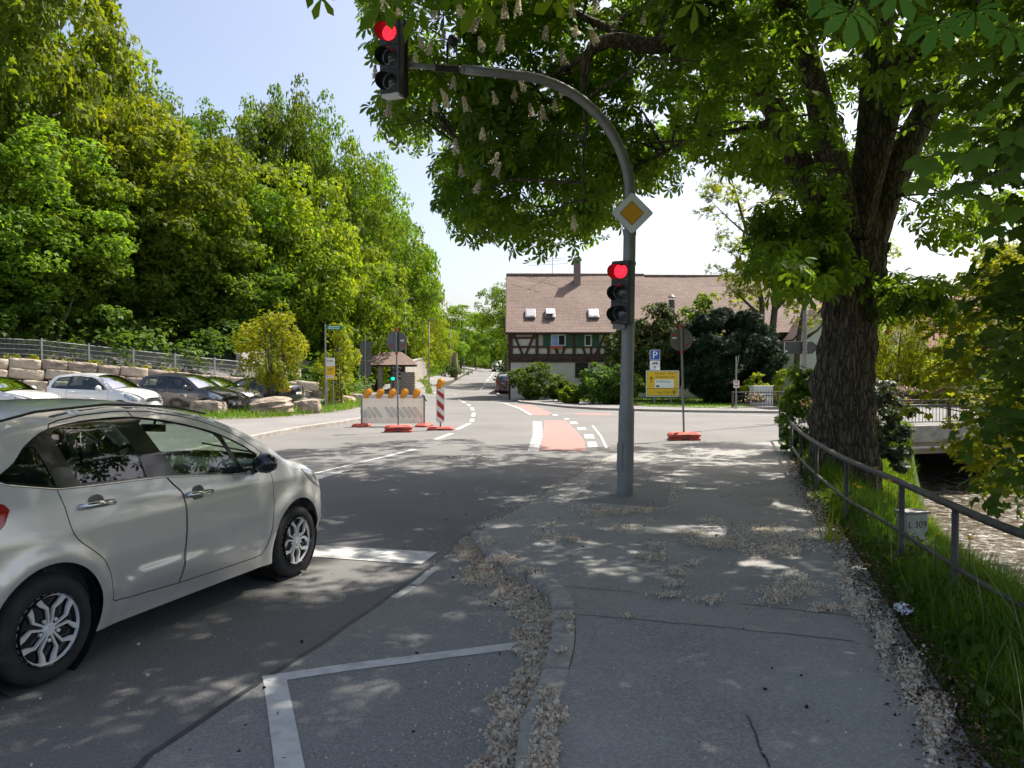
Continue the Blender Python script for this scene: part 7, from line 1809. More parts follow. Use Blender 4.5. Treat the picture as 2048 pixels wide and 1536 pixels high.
def chestnut_crown():
    rng = np.random.default_rng(21)
    n = 5600; r = 9.4 * np.sqrt(rng.random(n)); a = rng.uniform(0, 6.283, n)
    wob = 1 + .10 * np.sin(3 * a + 1) + .07 * np.sin(7 * a)
    X = tb.x - .3 + r * wob * np.cos(a); Y = TD - .2 + r * wob * np.sin(a)
    zt = 6.0 + 10.5 * np.sqrt(np.clip(1 - (r / 9.7) ** 2, 0, 1)); zl = np.interp(r, [0, 2, 4, 6.5, 8, 9.5], [6.6, 6.0, 4.7, 3.7, 3.5, 4.3])
    u = rng.random(n); Z = zl + (zt - zl) * u
    depth_in = np.minimum(np.minimum((zt - Z), (Z - zl) * 1.0), (9.5 - r) * 1.2)
    open_side = (X - tb.x > 4.8) & (Y > 11.0) & (r > 5.2); depth_in = np.where(open_side, 9, depth_in)
    keep = ~open_side & (rng.random(n) < np.where(depth_in < 1.3, .78, .08))
    Pn = np.stack([X, Y, Z], -1)[keep]; rad = rng.uniform(.38, .72, len(Pn))
    infr, ok, d, x, y = carve(Pn, rad, CANOPY)
    hide = inpoly(x, y, TRUNKZONE) & (d < 14.2) & (d > 0)
    near = infr & ((d < 8.3) | ((x < 1330) & (d < 11.9)))
    ok &= ~infr | (rng.random(len(Pn)) < .42)
    ok &= ~(infr & hide) & ~near
    m = 1000; Sx = np.stack([rng.uniform(-2.5, 10.5, m), rng.uniform(.5, 10.5, m), rng.uniform(5.5, 11.5, m)], -1); sr = rng.uniform(.45, .8, m)  # extra unseen clumps overhead, added to shade the foreground
    xs_, ys_, ds_ = proj(Sx); ko = (ds_ < .5) | (ys_ < -190 - sr / np.maximum(ds_, .5) * FPX) | (xs_ < -200) | (xs_ > 2300)
    ko &= np.hypot(Sx[:, 0] - tb.x, Sx[:, 1] - TD) < 12.5
    # the underside one looks up into: extra boughs filling the visible part
    m = 2600; px = rng.uniform(715, 2060, m); py = rng.uniform(-90, 640, m)
    dd = rng.uniform(9.6, 18.5, m); dd = np.where(px < 1330, rng.uniform(11.9, 15.5, m), dd)
    Q = np.array([P(a_, b_, c_) for a_, b_, c_ in zip(px, py, dd)]); rq = rng.uniform(.32, .62, m)
    i2, o2, d2, x2, y2 = carve(Q, rq, CANOPY)
    rr = np.hypot(Q[:, 0] - tb.x, Q[:, 1] - TD); o2 &= (rr < 9.4) & ~((Q[:, 0] - tb.x > 4.6) & (Q[:, 1] > 11) & (rr > 5.6)) & ~(inpoly(x2, y2, TRUNKZONE) & (d2 < 14.2))
    dens = np.where(px < 1330, .46, np.where(px < 1500, .42, .32)); dens = np.where((py > 330) & (px > 1480) & (px < 1700), .95, dens)
    # openings where sky shows through
    hol = np.sin(px * .021 + 2) * np.sin(py * .026 + 1) + .6 * np.sin(px * .047) * np.sin(py * .055 + 2); o2 &= (rng.random(m) < dens) & (hol < .62)
    o2 &= ~((py > 380) & (px > 1480) & (d2 > 13.0) & (px < 1900))
    C1 = np.concatenate([Pn[ok & ~infr], Sx[ko]]); r1 = np.concatenate([rad[ok & ~infr], sr[ko]]); ex = [P(rng.uniform(1775, 1880), rng.uniform(565, 625), rng.uniform(12.2, 12.9)) for _ in range(9)] + [P(rng.uniform(1520, 1690), rng.uniform(430, 590), rng.uniform(11.9, 12.5)) for _ in range(22)]
    C2 = np.concatenate([Pn[ok & infr], Q[o2], np.array(ex)]); r2 = np.concatenate([rad[ok & infr], rq[o2], rng.uniform(.3, .45, len(ex))])
    ctr = np.array([tb.x, TD, 7.0]); off = np.array([tb.x, TD, tz])
    def D_(C): v = C - ctr; v[:, 2] *= .5; return unit(v)
    V, F, t = foliage(rng, C2, D_(C2), 20, r2, .205, T_CHEST, .75, .55, .5, .75, (.75, 1.25), .45, .25)
    link('crown', np_mesh('crown', V - off, F, M['leaf_chest'], False, t), ct)
    V, F, t = foliage(rng, C1, D_(C1), 17, r1 * 1.15, .25, T_CHEST5, .7, .8, .5, .5, (.8, 1.25), .45, .2)
    link('crown', np_mesh('crown', V - off, F, M['leaf_chest'], False, t), ct)
    # twigs from each bough to the nearest limb
    tw = MB(); LP = np.array([p for l in LIMBS for p in l]) + off
    for c in C2[:: 3]:
        k = np.linalg.norm(LP - c, axis=1); k = k + np.where(LP[:, 2] > c[2] + .6, .8, 0); j = k.argmin(); a_ = Vector(LP[j] - off); b_ = Vector(c - off)
        if (a_ - b_).length > 4.5: continue
        mid = a_.lerp(b_, .55) + Vector((rng.uniform(-.2, .2), rng.uniform(-.2, .2), .22)); tw.tube([a_, mid, b_], [.026, .017, .006], 4, False)
    tw.build('twigs', M['bark'], ct)
    return C2, r2, off
CC, CR, COFF = chestnut_crown()
# flower candles
def candle_mesh():
    rng = np.random.default_rng(6); n = 190; t = rng.random(n) ** .8; a = rng.uniform(0, 6.28, n); rr = (.062 * (1 - t) + .014) * np.sqrt(rng.random(n))
    p = np.stack([rr * np.cos(a), rr * np.sin(a), t * .24], -1); V, F = leaf_cloud(rng, p, .021); return np_mesh('blossom', V, F, M['blossom'], False, np.repeat(rng.random(n), 4))
def candles():
    me = candle_mesh(); rng = np.random.default_rng(9)
    spots = [(870, 30, 10), (925, 25, 10), (885, 75, 10), (940, 55, 10.2), (965, 90, 10), (1035, 22, 10.4), (1090, 72, 10.6), (855, 100, 10), (893, 190, 10), (905, 170, 10.2), (870, 215, 10.2), (895, 205, 10), (993, 200, 10.2), (1028, 190, 10.3), (1065, 225, 10.4), (1088, 232, 10.5), (1110, 212, 10.6), (775, 225, 10), (990, 345, 10.6), (950, 378, 10.8), (965, 270, 10.6), (912, 300, 10.6), (752, 150, 10), (845, 85, 10.1), (1050, 170, 10.5), (830, 120, 10), (1128, 185, 10.8), (1145, 25, 10.8), (1195, 80, 11), (1010, 30, 10.4), (1150, 450, 11.4), (935, 215, 10.2), (1285, 40, 11), (1330, 130, 11.2), (1190, 20, 11), (985, 320, 10.7), (925, 345, 10.7), (800, 20, 10), (772, 12, 10), (1150, 60, 10.8), (1000, 95, 10.3), (1130, 120, 10.7)]
    for px, py, d in spots:
        p = P(px, py + 10, 11.3); o = link('blossom', me, ct, (p.x - COFF[0], p.y - COFF[1], p.z - COFF[2]), (rng.normal(0, .25), rng.normal(0, .25), rng.uniform(0, 6))); o.scale = (rng.uniform(.75, 1.05),) * 3
candles()
# the big leaf hanging close by, and twigs of the same tree
def hanging_leaves():
    V0, F0 = tpl_chestnut(7); rng = np.random.default_rng(14); Rm = []; T = []; S_ = []
    for px, py, d, s, fx in ((1700, 22, 3.6, .21, -.15), (1790, -20, 3.9, .2, .3), (1875, 45, 3.9, .19, -.5), (1950, 20, 4.1, .2, .3), (2020, 60, 4.2, .2, .4), (1640, -30, 4.0, .2, -.4)):
        T.append(np.array(P(px, py, d))); Rm.append(frames(rng, np.array([[rng.normal(0, .15), -.8, .55]]), np.array([[fx, -.25, -1.0]]))[0]); S_.append(s)
    V, F, t = scatter(V0, F0, np.array(Rm), np.array(T), np.array(S_), rng)
    link('low_leaves', np_mesh('low_leaves', V - COFF, F, M['leaf_near'], False, t), ct)
    mb = MB(); q = [P(1700, 22, 3.6), P(1760, -60, 3.8), P(1850, -120, 4.2), P(1960, -260, 5.2), P(2000, -420, 6.5)]; mb.tube([Vector(p) - Vector(COFF) for p in q], [.004, .008, .012, .02, .03], 6)
    q = [P(2020, 60, 4.2), P(1950, 0, 4.1), P(1870, -40, 4.0), P(1850, -120, 4.2)]; mb.tube([Vector(p) - Vector(COFF) for p in q], [.004, .006, .008, .012], 6); mb.build('low_twig', M['bark'], ct)
hanging_leaves()

# ---- maple on the bank at the right edge: near leaves and boughs over the water
mx, my = 6.5, 8.2
mt = root('maple_tree', (mx, my, gz(mx, my)), 0, 'maple reaching in from the right edge with large leaves, boughs over the stream', 'tree')
moff = np.array([mx, my, gz(mx, my)])
def maple():
    rng = np.random.default_rng(41); mb = MB()
    bark_limb(mb, [(0, 0, -.5), (.05, .05, 1.5), (.1, .1, 3.5), (0, .2, 6), (.1, .3, 9)], [.32, .24, .2, .15, .06], 14, 3)
    def ln(pts, r): mb.tube([Vector(P(*p)) - Vector(moff) for p in pts], r, 6)
    for pts in ([(2180, 800, 10), (2060, 780, 12.5), (1990, 720, 14), (1900, 660, 14.8), (1850, 635, 15)], [(2180, 800, 10), (2010, 740, 13), (1985, 640, 14), (1965, 590, 14.5), (1930, 570, 15)], [(2180, 850, 10), (2060, 850, 12.5), (1960, 830, 13.5), (1880, 815, 14)], [(2100, 420, 6), (2040, 330, 4.6), (1960, 360, 4.2), (1880, 400, 4.2)], [(2200, 300, 7), (2060, 260, 5), (2000, 290, 4.6)]):
        ln(pts, [(.04 if pts[0][2] > 8 else .012) * (1 - .85 * i / (len(pts) - 1)) for i in range(len(pts))])
    for z, (ex, ey) in ((3.5, (1.2, 4.5)), (4.5, (-1.0, -1.8)), (5.5, (1.8, 2.0)), (3.0, (2.2, 3.0))):
        mb.tube([(.1, .1, z), (ex * .5, ey * .5, z + .5), (ex, ey, z + .3)], [.09, .06, .02], 7)
    mb.build('trunk', M['bark'], mt, smooth=True)
    # boughs over the stream, sunlit
    poly = [(1822, 690), (1800, 640), (1850, 590), (1905, 600), (1930, 560), (1985, 500), (2060, 480), (2060, 1000), (2010, 985), (1975, 990), (1945, 930), (1900, 905), (1890, 850), (1850, 840), (1805, 826), (1800, 795), (1860, 775), (1840, 740)]
    C = []; 
    while len(C) < 320:
        px, py = rng.uniform(1790, 2060), rng.uniform(480, 1000)
        if not inpoly([px], [py], poly)[0]: continue
        if rng.random() > (.35 if px < 1900 else .7): continue
        if 770 < py < 880 and px < 1960 and rng.random() < .45: continue
        C.append(P(px, py, rng.uniform(12.6, 15.6)))
    C = np.array(C); D = np.tile([[-.3, .2, 1.0]], (len(C), 1))
    V, F, t = foliage(rng, C, D, 15, rng.uniform(.22, .42, len(C)), .092, T_BIG, .45, 1.0, .45, .4, (.7, 1.3), .4, .1)
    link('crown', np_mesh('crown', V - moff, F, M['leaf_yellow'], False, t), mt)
    # shaded mass at the right edge and the crown above the frame
    C = []
    while len(C) < 120:
        px, py = rng.uniform(1975, 2330), rng.uniform(60, 1010)
        if px < 2015 and rng.random() < .6: continue
        C.append(P(px, py, rng.uniform(6.5, 9.8)))
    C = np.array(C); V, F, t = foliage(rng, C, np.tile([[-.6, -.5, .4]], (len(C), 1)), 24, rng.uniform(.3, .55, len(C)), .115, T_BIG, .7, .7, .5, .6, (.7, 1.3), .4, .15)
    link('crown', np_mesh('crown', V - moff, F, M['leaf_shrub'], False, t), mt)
    C, D = clumps(rng, 260, 3.6, 3.6, 3.0, .3, .6); C = C + np.array([mx + 1.2, my - .5, 8.2]); x, y, d = proj(C); ok = ~((d > 0) & (x < 2120) & (x > -50) & (y > -60)); C = C[ok]; D = D[ok]
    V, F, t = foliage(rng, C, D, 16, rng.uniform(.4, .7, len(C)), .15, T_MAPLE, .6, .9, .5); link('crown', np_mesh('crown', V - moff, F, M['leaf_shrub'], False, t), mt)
    # large leaves close to the viewer
    Rm = []; T = []; S_ = []
    for px, py, d, s in ((1905, 405, 3.9, .155), (1850, 345, 4.0, .15), (1960, 330, 3.9, .15), (1890, 330, 4.1, .14), (1935, 250, 4.2, .14), (1985, 230, 4.0, .14), (2030, 290, 4.0, .15), (2010, 380, 4.1, .15), (1875, 215, 4.4, .13), (1985, 430, 4.3, .14), (1940, 390, 4.3, .13), (2040, 180, 4.0, .15), (2040, 440, 4.2, .14), (1830, 390, 4.2, .13), (1910, 290, 4.4, .14), (2000, 320, 4.6, .15), (1960, 150, 4.4, .14), (2036, 350, 4.5, .14), (1975, 280, 4.6, .14), (1990, 480, 4.6, .13)):
        T.append(np.array(P(px, py - 25, d))); Rm.append(frames(rng, np.array([[rng.normal(-.25, .25), -.55 + rng.normal(0, .25), .75]]), np.array([[rng.normal(-.5, .35), -.3, -.9]]))[0]); S_.append(s)
    V, F, t = scatter(T_BIG[0], T_BIG[1], np.array(Rm), np.array(T), np.array(S_), rng)
    link('near_leaves', np_mesh('near_leaves', V - moff, F, M['leaf_near'], False, t), mt)
maple()

# ================================================================== GRASS, FLOWERS, FALLEN BLOSSOM
def blade_tpl():
    V = []; F = []
    for i, (t, w) in enumerate(((0, 1.0), (.4, .85), (.75, .5), (1.0, .06))): y = .38 * t ** 2.2; V += [(-w * .5, y, t), (w * .5, y, t)]
    for i in range(3): F.append((2 * i, 2 * i + 1, 2 * i + 3, 2 * i + 2))
    return np.array(V, float), np.array(F)
TB = blade_tpl()
def grass(name, pts, hgt, width, rng, m='blade', label=None):
    """blades at pts; hgt and width per blade"""
    n = len(pts); a = rng.uniform(0, 6.283, n); b = rng.uniform(.5, 1.8, n)
    ca, sa = np.cos(a), np.sin(a); V0 = TB[0]
    V = np.empty((n, len(V0), 3)); bx = V0[None, :, 0] * width[:, None]; by = V0[None, :, 1] * (hgt * b)[:, None]; bz = V0[None, :, 2] * hgt[:, None]
    V[..., 0] = pts[:, None, 0] + bx * ca[:, None] - by * sa[:, None]; V[..., 1] = pts[:, None, 1] + bx * sa[:, None] + by * ca[:, None]; V[..., 2] = pts[:, None, 2] + bz
    F = TB[1][None] + (np.arange(n) * len(V0))[:, None, None]
    patch = .5 + .5 * np.sin(pts[:, 0] * 1.7 + 1) * np.sin(pts[:, 1] * 1.3); t = np.clip(.55 * rng.random(n) + .45 * patch, 0, 1)
    tag(link(name, np_mesh(name, V.reshape(-1, 3), F.reshape(-1, 4), M[m], False, np.repeat(t, len(V0)))), None, None, None, 'stuff')
def pave_edge(y): return np.interp(y, [p[1] for p in PE][::-1], [p[0] for p in PE][::-1])
def bank_grass():
    rng = np.random.default_rng(51); n = 64000
    y = 1.6 + 18.4 * rng.random(n) ** 1.7; e = pave_edge(y); w = wat_l(y)
    u = rng.random(n) ** 1.35; x = e - .04 + (w - .4 - e) * u
    ragged = .07 * np.sin(y * 5.1) + .05 * np.sin(y * 11.7 + 1); ok = (x > e + ragged)
    x, y, e = x[ok], y[ok], e[ok]; d = x - e
    z = hz(x, y) - .06
    clump_ = .5 + .5 * np.sin(x * 4.3 + y * 1.1) * np.sin(y * 3.7 - x)
    h = (.10 + .34 * sstep(.02, .7, d)) * rng.uniform(.45, 1.25, len(x)) * (.65 + .6 * clump_)
    h = np.where(y > 14, h * .8, h)
    sc_ = P(1824, 1062, 8.4); tt = np.clip(y / sc_.y, 0, 1); near_ = (np.abs(x - sc_.x * tt) < .3) & (y > 6.6) & (y < 8.5); h = np.where(near_, h * .35, h)
    grass('bank_grass', np.stack([x, y, z], -1), h, rng.uniform(.004, .009, len(x)) * (1 + y * .05), rng)
    # broad weeds between the grass
    k = 900; y = 2.2 + 15 * rng.random(k) ** 1.5; e = pave_edge(y); x = e + .15 + rng.random(k) * 1.6; C = np.stack([x, y, hz(x, y) + .02], -1)
    V, F, t = foliage(rng, C, np.tile([[0, 0, 1.0]], (k, 1)), 9, rng.uniform(.08, .2, k), .085, T_SIMPLE, .9, .8, .6)
    tag(link('weeds', np_mesh('weeds', V, F, M['leaf_shrub'], False, t)), None, None, None, 'stuff')
    # dry stalks leaning over the edge
    n = 60; y = rng.uniform(2.4, 8, n); x = pave_edge(y) + rng.uniform(.05, 1.0, n); grass('dry_stalks', np.stack([x, y, hz(x, y) - .05], -1), rng.uniform(.4, .75, n), np.full(n, .006), rng, 'straw')
bank_grass()
def far_bank_grass():
    rng = np.random.default_rng(56); n = 26000; y = rng.uniform(12, 23.5, n); b = np.interp(y, BANKT_Y, BANKT_X); w = wat_l(y); x = b - .3 + (w + .1 - b) * rng.random(n) ** .9; ok = (y < 20.2) | (x > np.interp(y, [20, 23.3], [7.3, 11.4]) + .3); x, y = x[ok], y[ok]
    grass('slope_grass', np.stack([x, y, hz(x, y) - .06], -1), rng.uniform(.15, .5, len(x)), rng.uniform(.012, .022, len(x)), rng)
far_bank_grass()
def verge_grass():
    rng = np.random.default_rng(52); pts = []
    def area(poly, n, z=None, lift=.1):
        xs = [p[0] for p in poly]; ys = [p[1] for p in poly]; x = rng.uniform(min(xs), max(xs), n); y = rng.uniform(min(ys), max(ys), n); ok = inpoly(x, y, poly); x, y = x[ok], y[ok]; return np.stack([x, y, hz(x, y) + lift], -1)
    a = area(verge, 22000, lift=.1); dens = np.sin(a[:, 0] * 1.9 + 1) * np.sin(a[:, 1] * 2.3 + .5); a = a[(dens > -.25) | (rng.random(len(a)) < .15)]
    a = a[(a[:, 0] < 1e9)]
    grass('verge_grass', a, rng.uniform(.10, .34, len(a)), rng.uniform(.012, .022, len(a)), rng)
    b = area(LH + [(0.3, 52.5), (22, 54), (24, 47), (10.8, 36.8)], 26000, lift=.1)
    grass('lawn_grass', b, rng.uniform(.05, .14, len(b)), rng.uniform(.02, .035, len(b)), rng)
    c = area([(-8.45, 74), (-8.4, 84), (-8.25, 100), (-8.65, 133), (-14, 140), (-11.5, 104), (-9.9, 88)], 9000, lift=.12)
    grass('uphill_grass', c, rng.uniform(.08, .25, len(c)), rng.uniform(.04, .07, len(c)), rng)
    d = area([(-9.4, 62), (-8.3, 70), (-6.9, 62), (-6.2, 55.5), (-5.6, 55), (-7.8, 73), (-9.8, 73)], 4000, lift=.12); grass('wall_foot_grass', d, rng.uniform(.08, .3, len(d)), rng.uniform(.03, .05, len(d)), rng)
    # weeds on the block wall
    k = 46; s = rng.uniform(-8, 6, k); top = np.interp(s, [-30, 0, 9.3, 20], [3.2, 2.2, 1.25, .75]) + .15; q = FA[None] + s[:, None] * FD[None] - FN[None] * .15; C = np.stack([q[:, 0], q[:, 1], top], -1)
    V, F, t = foliage(rng, C, np.tile([[0, 0, 1.0]], (k, 1)), 26, rng.uniform(.12, .34, k), .10, T_SPRAY, .8, .8, .6); tag(link('wall_weeds', np_mesh('wall_weeds', V, F, M['leaf_yellow'], False, t)), None, None, None, 'stuff')
verge_grass()

# boulders along the verge
def boulder(px, py, w, h, d_, label, seed, squash=(1, 1, 1), tilt=0.0, layered=False):
    c = G(px, py); dd = c.y / FPX; rng = np.random.default_rng(seed)
    bm = bmesh.new(); bmesh.ops.create_cube(bm, size=2.0); bmesh.ops.subdivide_edges(bm, edges=bm.edges, cuts=6, use_grid_fill=True)
    ph = rng.uniform(0, 6.28, 9); k = rng.normal(0, 1, (9, 3)) * 1.5
    for v in bm.verts:
        p = np.array(v.co); q = p / max(np.linalg.norm(p), 1e-6) * 1.25 * .55 + p * .45
        f = 1 + .13 * np.sin(k @ p + ph).mean() * 2.2 + rng.uniform(-.02, .02)
        q = q * f
        if layered: q[0] *= 1 + .06 * math.sin(p[2] * 11); q[1] *= 1 + .08 * math.sin(p[2] * 11)
        q[2] += .22 * q[0] * tilt
        v.co = Vector((q[0] * w * dd / 2, q[1] * d_ / 2, (q[2] + .75) * h * 1.25 * dd / 2))
    me = bpy.data.meshes.new('boulder'); bm.to_mesh(me); bm.free(); me.materials.append(M['boulder'])
    o = link('boulder', me, None, (c.x, c.y + d_ / 2, .06), (0, 0, rng.uniform(-.2, .2))); tag(o, label, 'boulder', None)
boulder(411, 838, 62, 30, .9, 'blocky pale boulder before the front wheel of the dark grey hatchback', 1)
boulder(535, 838, 74, 33, 1.0, 'long layered boulder before the tall yellow-green shrub', 2, tilt=1.0, layered=True)
boulder(615, 833, 42, 29, .8, 'squat grey-white boulder right of the layered one', 3)
boulder(598, 826, 30, 18, .7, 'small dark boulder leaning behind the grey-white one', 6)
boulder(662, 818, 40, 14, .8, 'flat low boulder at the foot of the yellow sign posts', 4)
boulder(692, 812, 28, 15, .8, 'small flat boulder beside the barrier end', 5)
boulder(640, 806, 34, 26, .9, 'rounded grey boulder behind the narrow shrub', 7)
boulder(712, 808, 26, 16, .7, 'square stone at the end of the verge beside the tall sign panel', 8)

# yellow flowers in the bank
def flowers():
    rng = np.random.default_rng(61)
    for i, (px, py, d) in enumerate(((1752, 936, 8.6), (1710, 968, 7.4), (1778, 962, 7.2), (1797, 987, 7.3), (1782, 985, 7.5), (1770, 1003, 7.3), (1796, 1000, 7.6), (1872, 1067, 6.0), (1938, 1075, 5.8), (1718, 975, 7.0))):
        p = P(px, py, d); z0 = gz(p.x, p.y) - .05
        o = root('yellow_flower', (p.x, p.y, z0), rng.uniform(0, 6), 'yellow hawkbit flower on a thin stalk in the bank grass', 'flower', 'yellow flowers by the guard rail')
        h = p.z - z0; mb = MB(); mb.tube([(0, 0, 0), (.01, 0, h * .5), (0, 0, h)], .0028, 5); mb.build('stem', M['groundgrass'], o)
        mb = MB(); T = Matrix.Translation((0, 0, h)) @ Matrix.Rotation(rng.uniform(.2, .7), 4, 'X')
        for k in range(14):
            a = k * 2.399; mb.add([T @ Vector(q) for q in ((0, 0, 0), (.022 * math.cos(a - .25), .022 * math.sin(a - .25), .004), (.026 * math.cos(a), .026 * math.sin(a), .006 + .004 * (k % 3)), (.022 * math.cos(a + .25), .022 * math.sin(a + .25), .004))], [(0, 1, 2, 3)])
        mb.lathe([(0, .008), (.008, .006), (.009, 0), (.004, -.012), (0, -.014)], 8, T); mb.build('flower_head', M['flower'], o)
flowers()
def grass_tuft():
    rng = np.random.default_rng(62); c = P(1668, 1020, 7.6); n = 26; x = c.x + rng.normal(0, .05, n); y = c.y + rng.normal(0, .06, n)
    grass('broad_grass_tuft', np.stack([x, y, hz(x, y) - .05], -1), rng.uniform(.3, .62, n), rng.uniform(.012, .02, n), rng, 'leaf_yellow')
grass_tuft()
# scrap of foil in the grass
c = P(1806, 1180, 5.2); o = root('foil_wrapper', (c.x, c.y, gz(c.x, c.y) + .16), .4, 'crumpled white and black foil wrapper caught in the bank grass', 'litter')
rr = random.Random(3); bm = bmesh.new(); bmesh.ops.create_icosphere(bm, subdivisions=3, radius=.055)
for v in bm.verts: v.co *= rr.uniform(.55, 1.25); v.co.z *= .7
me = bpy.data.meshes.new('wrapper'); bm.to_mesh(me); bm.free(); me.materials.append(mat('foil', (.7, .72, .75), (.05, .05, .06), 26, .3, .4, lo=.48, hi=.52)); link('wrapper', me, o)

# fallen chestnut petals
def petals():
    rng = np.random.default_rng(71)
    PT = np.array([(0, 0, 0), (.55, .5, .22), (0, 1.0, .10), (-.55, .5, .22)], float); PF = np.array([(0, 1, 2, 3)])
    TR, SS = [], []
    def put(x, y, z, s): TR.append(np.stack([x, y, z], -1)); SS.append(s)
    # gutter pile: thick band along the kerb
    d = np.concatenate([[0], np.cumsum([math.dist(a, b) for a, b in zip(KR[:-1], KR[1:])])])
    n = 42000; s = d[-1] - (d[-1] - 5.5) * rng.random(n); s = s[np.abs(s) > 0]; kx = np.interp(s, d, [p[0] for p in KR]); ky = np.interp(s, d, [p[1] for p in KR])
    e = .02; tx = np.interp(s + e, d, [p[0] for p in KR]) - np.interp(s - e, d, [p[0] for p in KR]); ty = np.interp(s + e, d, [p[1] for p in KR]) - np.interp(s - e, d, [p[1] for p in KR]); l = np.hypot(tx, ty) + 1e-9
    wid = np.interp(ky, [0, 3, 4.2, 5.0, 5.8, 6.6, 7.4, 8.3], [.16, .17, .19, .21, .36, .34, .22, .10]) * (1 + .25 * np.sin(s * 7) + .15 * np.sin(s * 17))
    u = rng.random(n) ** 1.15; off = u * wid; x = kx - ty / l * off; y = ky + tx / l * off
    hp = .026 * np.clip(1 - (off / wid) ** 1.5, 0, 1) * (.7 + .5 * np.sin(x * 31 + y * 17) * np.sin(y * 41)); z = .006 + np.clip(hp, 0, 1) * rng.random(n) ** .5 + rng.random(n) * .006
    put(x, y, z, rng.uniform(.010, .020, n))
    # stray petals at the pile edge
    n = 2600; s = d[-1] - (d[-1] - 5) * rng.random(n); kx = np.interp(s, d, [p[0] for p in KR]); ky = np.interp(s, d, [p[1] for p in KR]); put(kx - .1 - np.abs(rng.normal(0, .30, n)), ky + rng.normal(0, .1, n), np.full(n, .012), rng.uniform(.006, .013, n))
    # drifts on the pavement, given as ellipses on the photo
    drifts = [(1215, 1022, 72, 10, .9), (1290, 1018, 45, 5, .8), (1345, 990, 9, 22, .5), (1362, 975, 14, 16, .35), (1100, 1070, 40, 12, .35), (1095, 1048, 26, 6, .4), (1148, 1078, 17, 6, .6), (1245, 1056, 28, 8, .6), (1303, 1040, 12, 4, .6), (1420, 1040, 30, 5, .7), (1385, 1068, 32, 9, .7), (1450, 1085, 60, 13, .7), (1530, 1062, 55, 16, .6), (1560, 1095, 70, 22, .35), (1600, 1075, 40, 10, .5), (1305, 1112, 36, 9, .7), (1310, 1090, 18, 8, .6), (1350, 1142, 22, 9, .55), (1388, 1126, 16, 6, .6), (1352, 1168, 20, 6, .6), (1335, 1190, 30, 5, .7), (1418, 1200, 30, 8, .5), (1560, 1190, 42, 17, .5), (1590, 1170, 55, 22, .22), (1660, 1215, 40, 8, .4), (1700, 1190, 16, 16, .4), (1545, 998, 25, 4, .7), (1550, 1016, 14, 5, .5), (1640, 1020, 14, 60, .22), (1622, 960, 8, 46, .3), (1600, 925, 7, 30, .3), (1690, 1130, 14, 50, .25), (1775, 1270, 22, 50, .22), (1825, 1350, 26, 50, .2), (1875, 1450, 30, 60, .22), (1725, 1215, 24, 30, .35), (1445, 948, 30, 3, .2), (1270, 948, 24, 5, .4), (1175, 965, 24, 5, .25), (1120, 1010, 30, 4, .2), (1255, 1232, 10, 6, .4)]
    # beside the kerb on the pavement
    drifts += [(1010, 1118, 30, 9, .8), (1055, 1140, 34, 8, .6), (970, 1085, 16, 9, .7), (1130, 1232, 18, 7, .7), (1125, 1302, 14, 4, .6), (1100, 1420, 24, 34, .85), (1092, 1490, 24, 40, .85), (1080, 1540, 26, 30, .8), (1140, 1258, 6, 8, .5)]
    for px, py, rx, ry, dn in drifts:
        area = rx * ry; dep = (EYE - .05) * FPX / (py - 745)
        n = int(area * dn * 4.6 * min(1.0, (dep / 7) ** .5) * (6.5 / dep) ** 0.5) + 8
        r_ = rng.random(n) ** .75 * (1 + .2 * rng.normal(0, 1, n)); a = rng.uniform(0, 6.28, n); wob = 1 + .3 * np.sin(3 * a + px) + .2 * np.sin(5 * a + py)
        qx = px + rx * r_ * wob * np.cos(a); qy = py + ry * r_ * wob * np.sin(a)
        z0 = .05; t = (EYE - z0) / (np.maximum(qy, 800) - 745 + 1e-6) * FPX
        Y = t; X = (qx - 1024) / FPX * t; zz = np.array([zpave(a_, b_) for a_, b_ in zip(X, Y)]) + .010 + rng.random(n) * .018
        t = (EYE - zz) / (np.maximum(qy, 800) - 745) * FPX
        put((qx - 1024) / FPX * t, t, zz, rng.uniform(.009, .019, n))
    # scattered singles on road and pavement
    n = 2600; y = 2.8 + 14 * rng.random(n) ** 1.4; x = rng.uniform(-3.5, 6, n); ok = (x < pave_edge(y)) ; x, y = x[ok], y[ok]; kerb_x = np.interp(y, [p[1] for p in KR] + [p[1] for p in KF][1:], [p[0] for p in KR] + [p[0] for p in KF][1:])
    z = np.where(x > kerb_x + .16, np.array([zpave(a_, b_) for a_, b_ in zip(x, y)]) + .008, .013); ok = (x < kerb_x - .02) | (x > kerb_x + .16); put(x[ok], y[ok], z[ok], rng.uniform(.006, .012, ok.sum()))
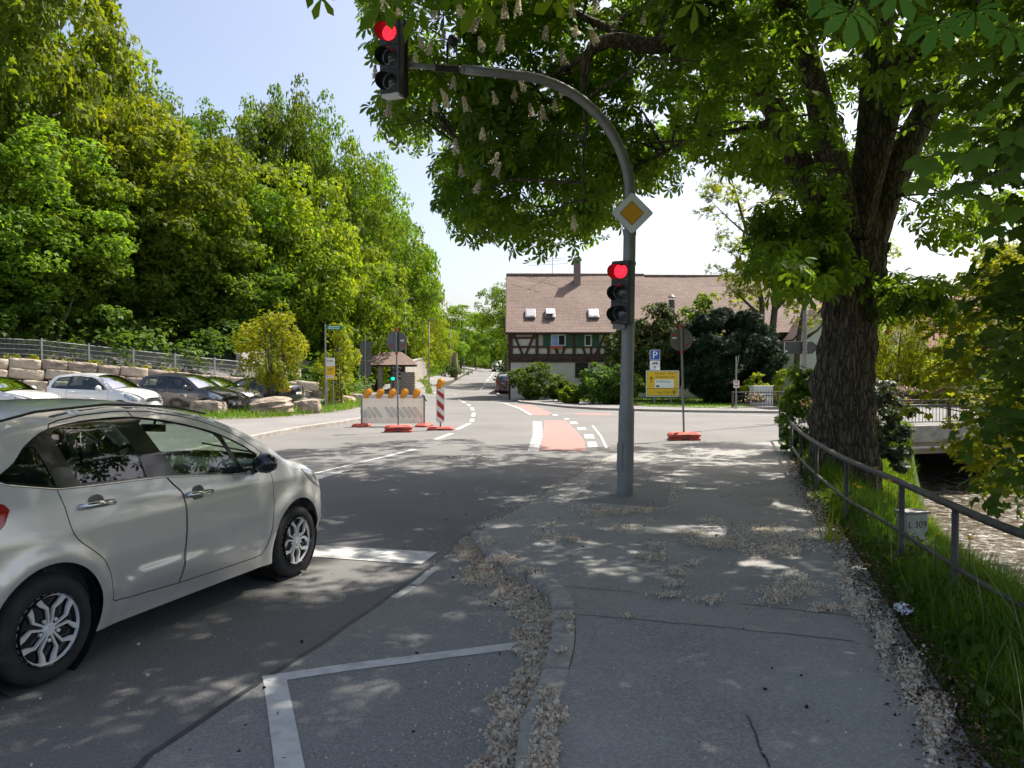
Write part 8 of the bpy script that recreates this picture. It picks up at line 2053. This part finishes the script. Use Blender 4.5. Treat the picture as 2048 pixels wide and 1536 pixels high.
    # loose strings of petals on the flush edge further on
    n = 2200; k = rng.random(n); xx = np.interp(k * 4, range(5), [p[0] for p in KF]); yy = np.interp(k * 4, range(5), [p[1] for p in KF]); put(xx + rng.normal(0, .07, n), yy + rng.normal(0, .07, n), np.full(n, .022), rng.uniform(.007, .015, n))
    T_ = np.concatenate(TR); S_ = np.concatenate(SS); S_ = S_ * np.exp(rng.normal(-.22, .36, len(S_))); n = len(T_); nr = unit(rng.normal(0, 1, (n, 3)) * np.array([1, 1, .55]) + np.array([0, 0, .75])); Rm = frames(rng, nr)
    V, F, t = scatter(PT, PF, Rm, T_, S_, rng, np.where(rng.random(n) < .09, 0.0, .42 + .58 * rng.random(n)))
    tag(link('fallen_blossom', np_mesh('fallen_blossom', V, F, M['petal'], False, t)), None, None, None, 'stuff')
    # dark litter under the verge edge
    n = 7000; y = 2.5 + 14 * rng.random(n) ** 1.6; x = pave_edge(y) + rng.normal(-.03, .10, n); z = np.array([zpave(a_, b_) for a_, b_ in zip(x, y)]) + .01 + rng.random(n) * .012; nr = unit(rng.normal(0, .6, (n, 3)) + np.array([0, 0, 1.0]))
    V, F, t = scatter(PT * np.array([.7, 1.3, 1]), PF, frames(rng, nr), np.stack([x, y, z], -1), rng.uniform(.01, .026, n), rng); tag(link('leaf_litter', np_mesh('leaf_litter', V, F, M['litter'], False, t)), None, None, None, 'stuff')
    n = 150; y = 2.8 + 9 * rng.random(n) ** 1.3; x = rng.uniform(-1.5, 3.4, n); ok = x < pave_edge(y) - .05; x, y = x[ok], y[ok]; z = np.array([zpave(a_, b_) for a_, b_ in zip(x, y)]) + .012
    z = np.maximum(z, .014); V, F, t = scatter(PT, PF, frames(rng, unit(rng.normal(0, .5, (len(x), 3)) + np.array([0, 0, 1.0]))), np.stack([x, y, z], -1), rng.uniform(.012, .028, len(x)), rng, np.zeros(len(x))); tag(link('twig_crumbs', np_mesh('twig_crumbs', V, F, M['litter'], False, t)), None, None, None, 'stuff')
petals()
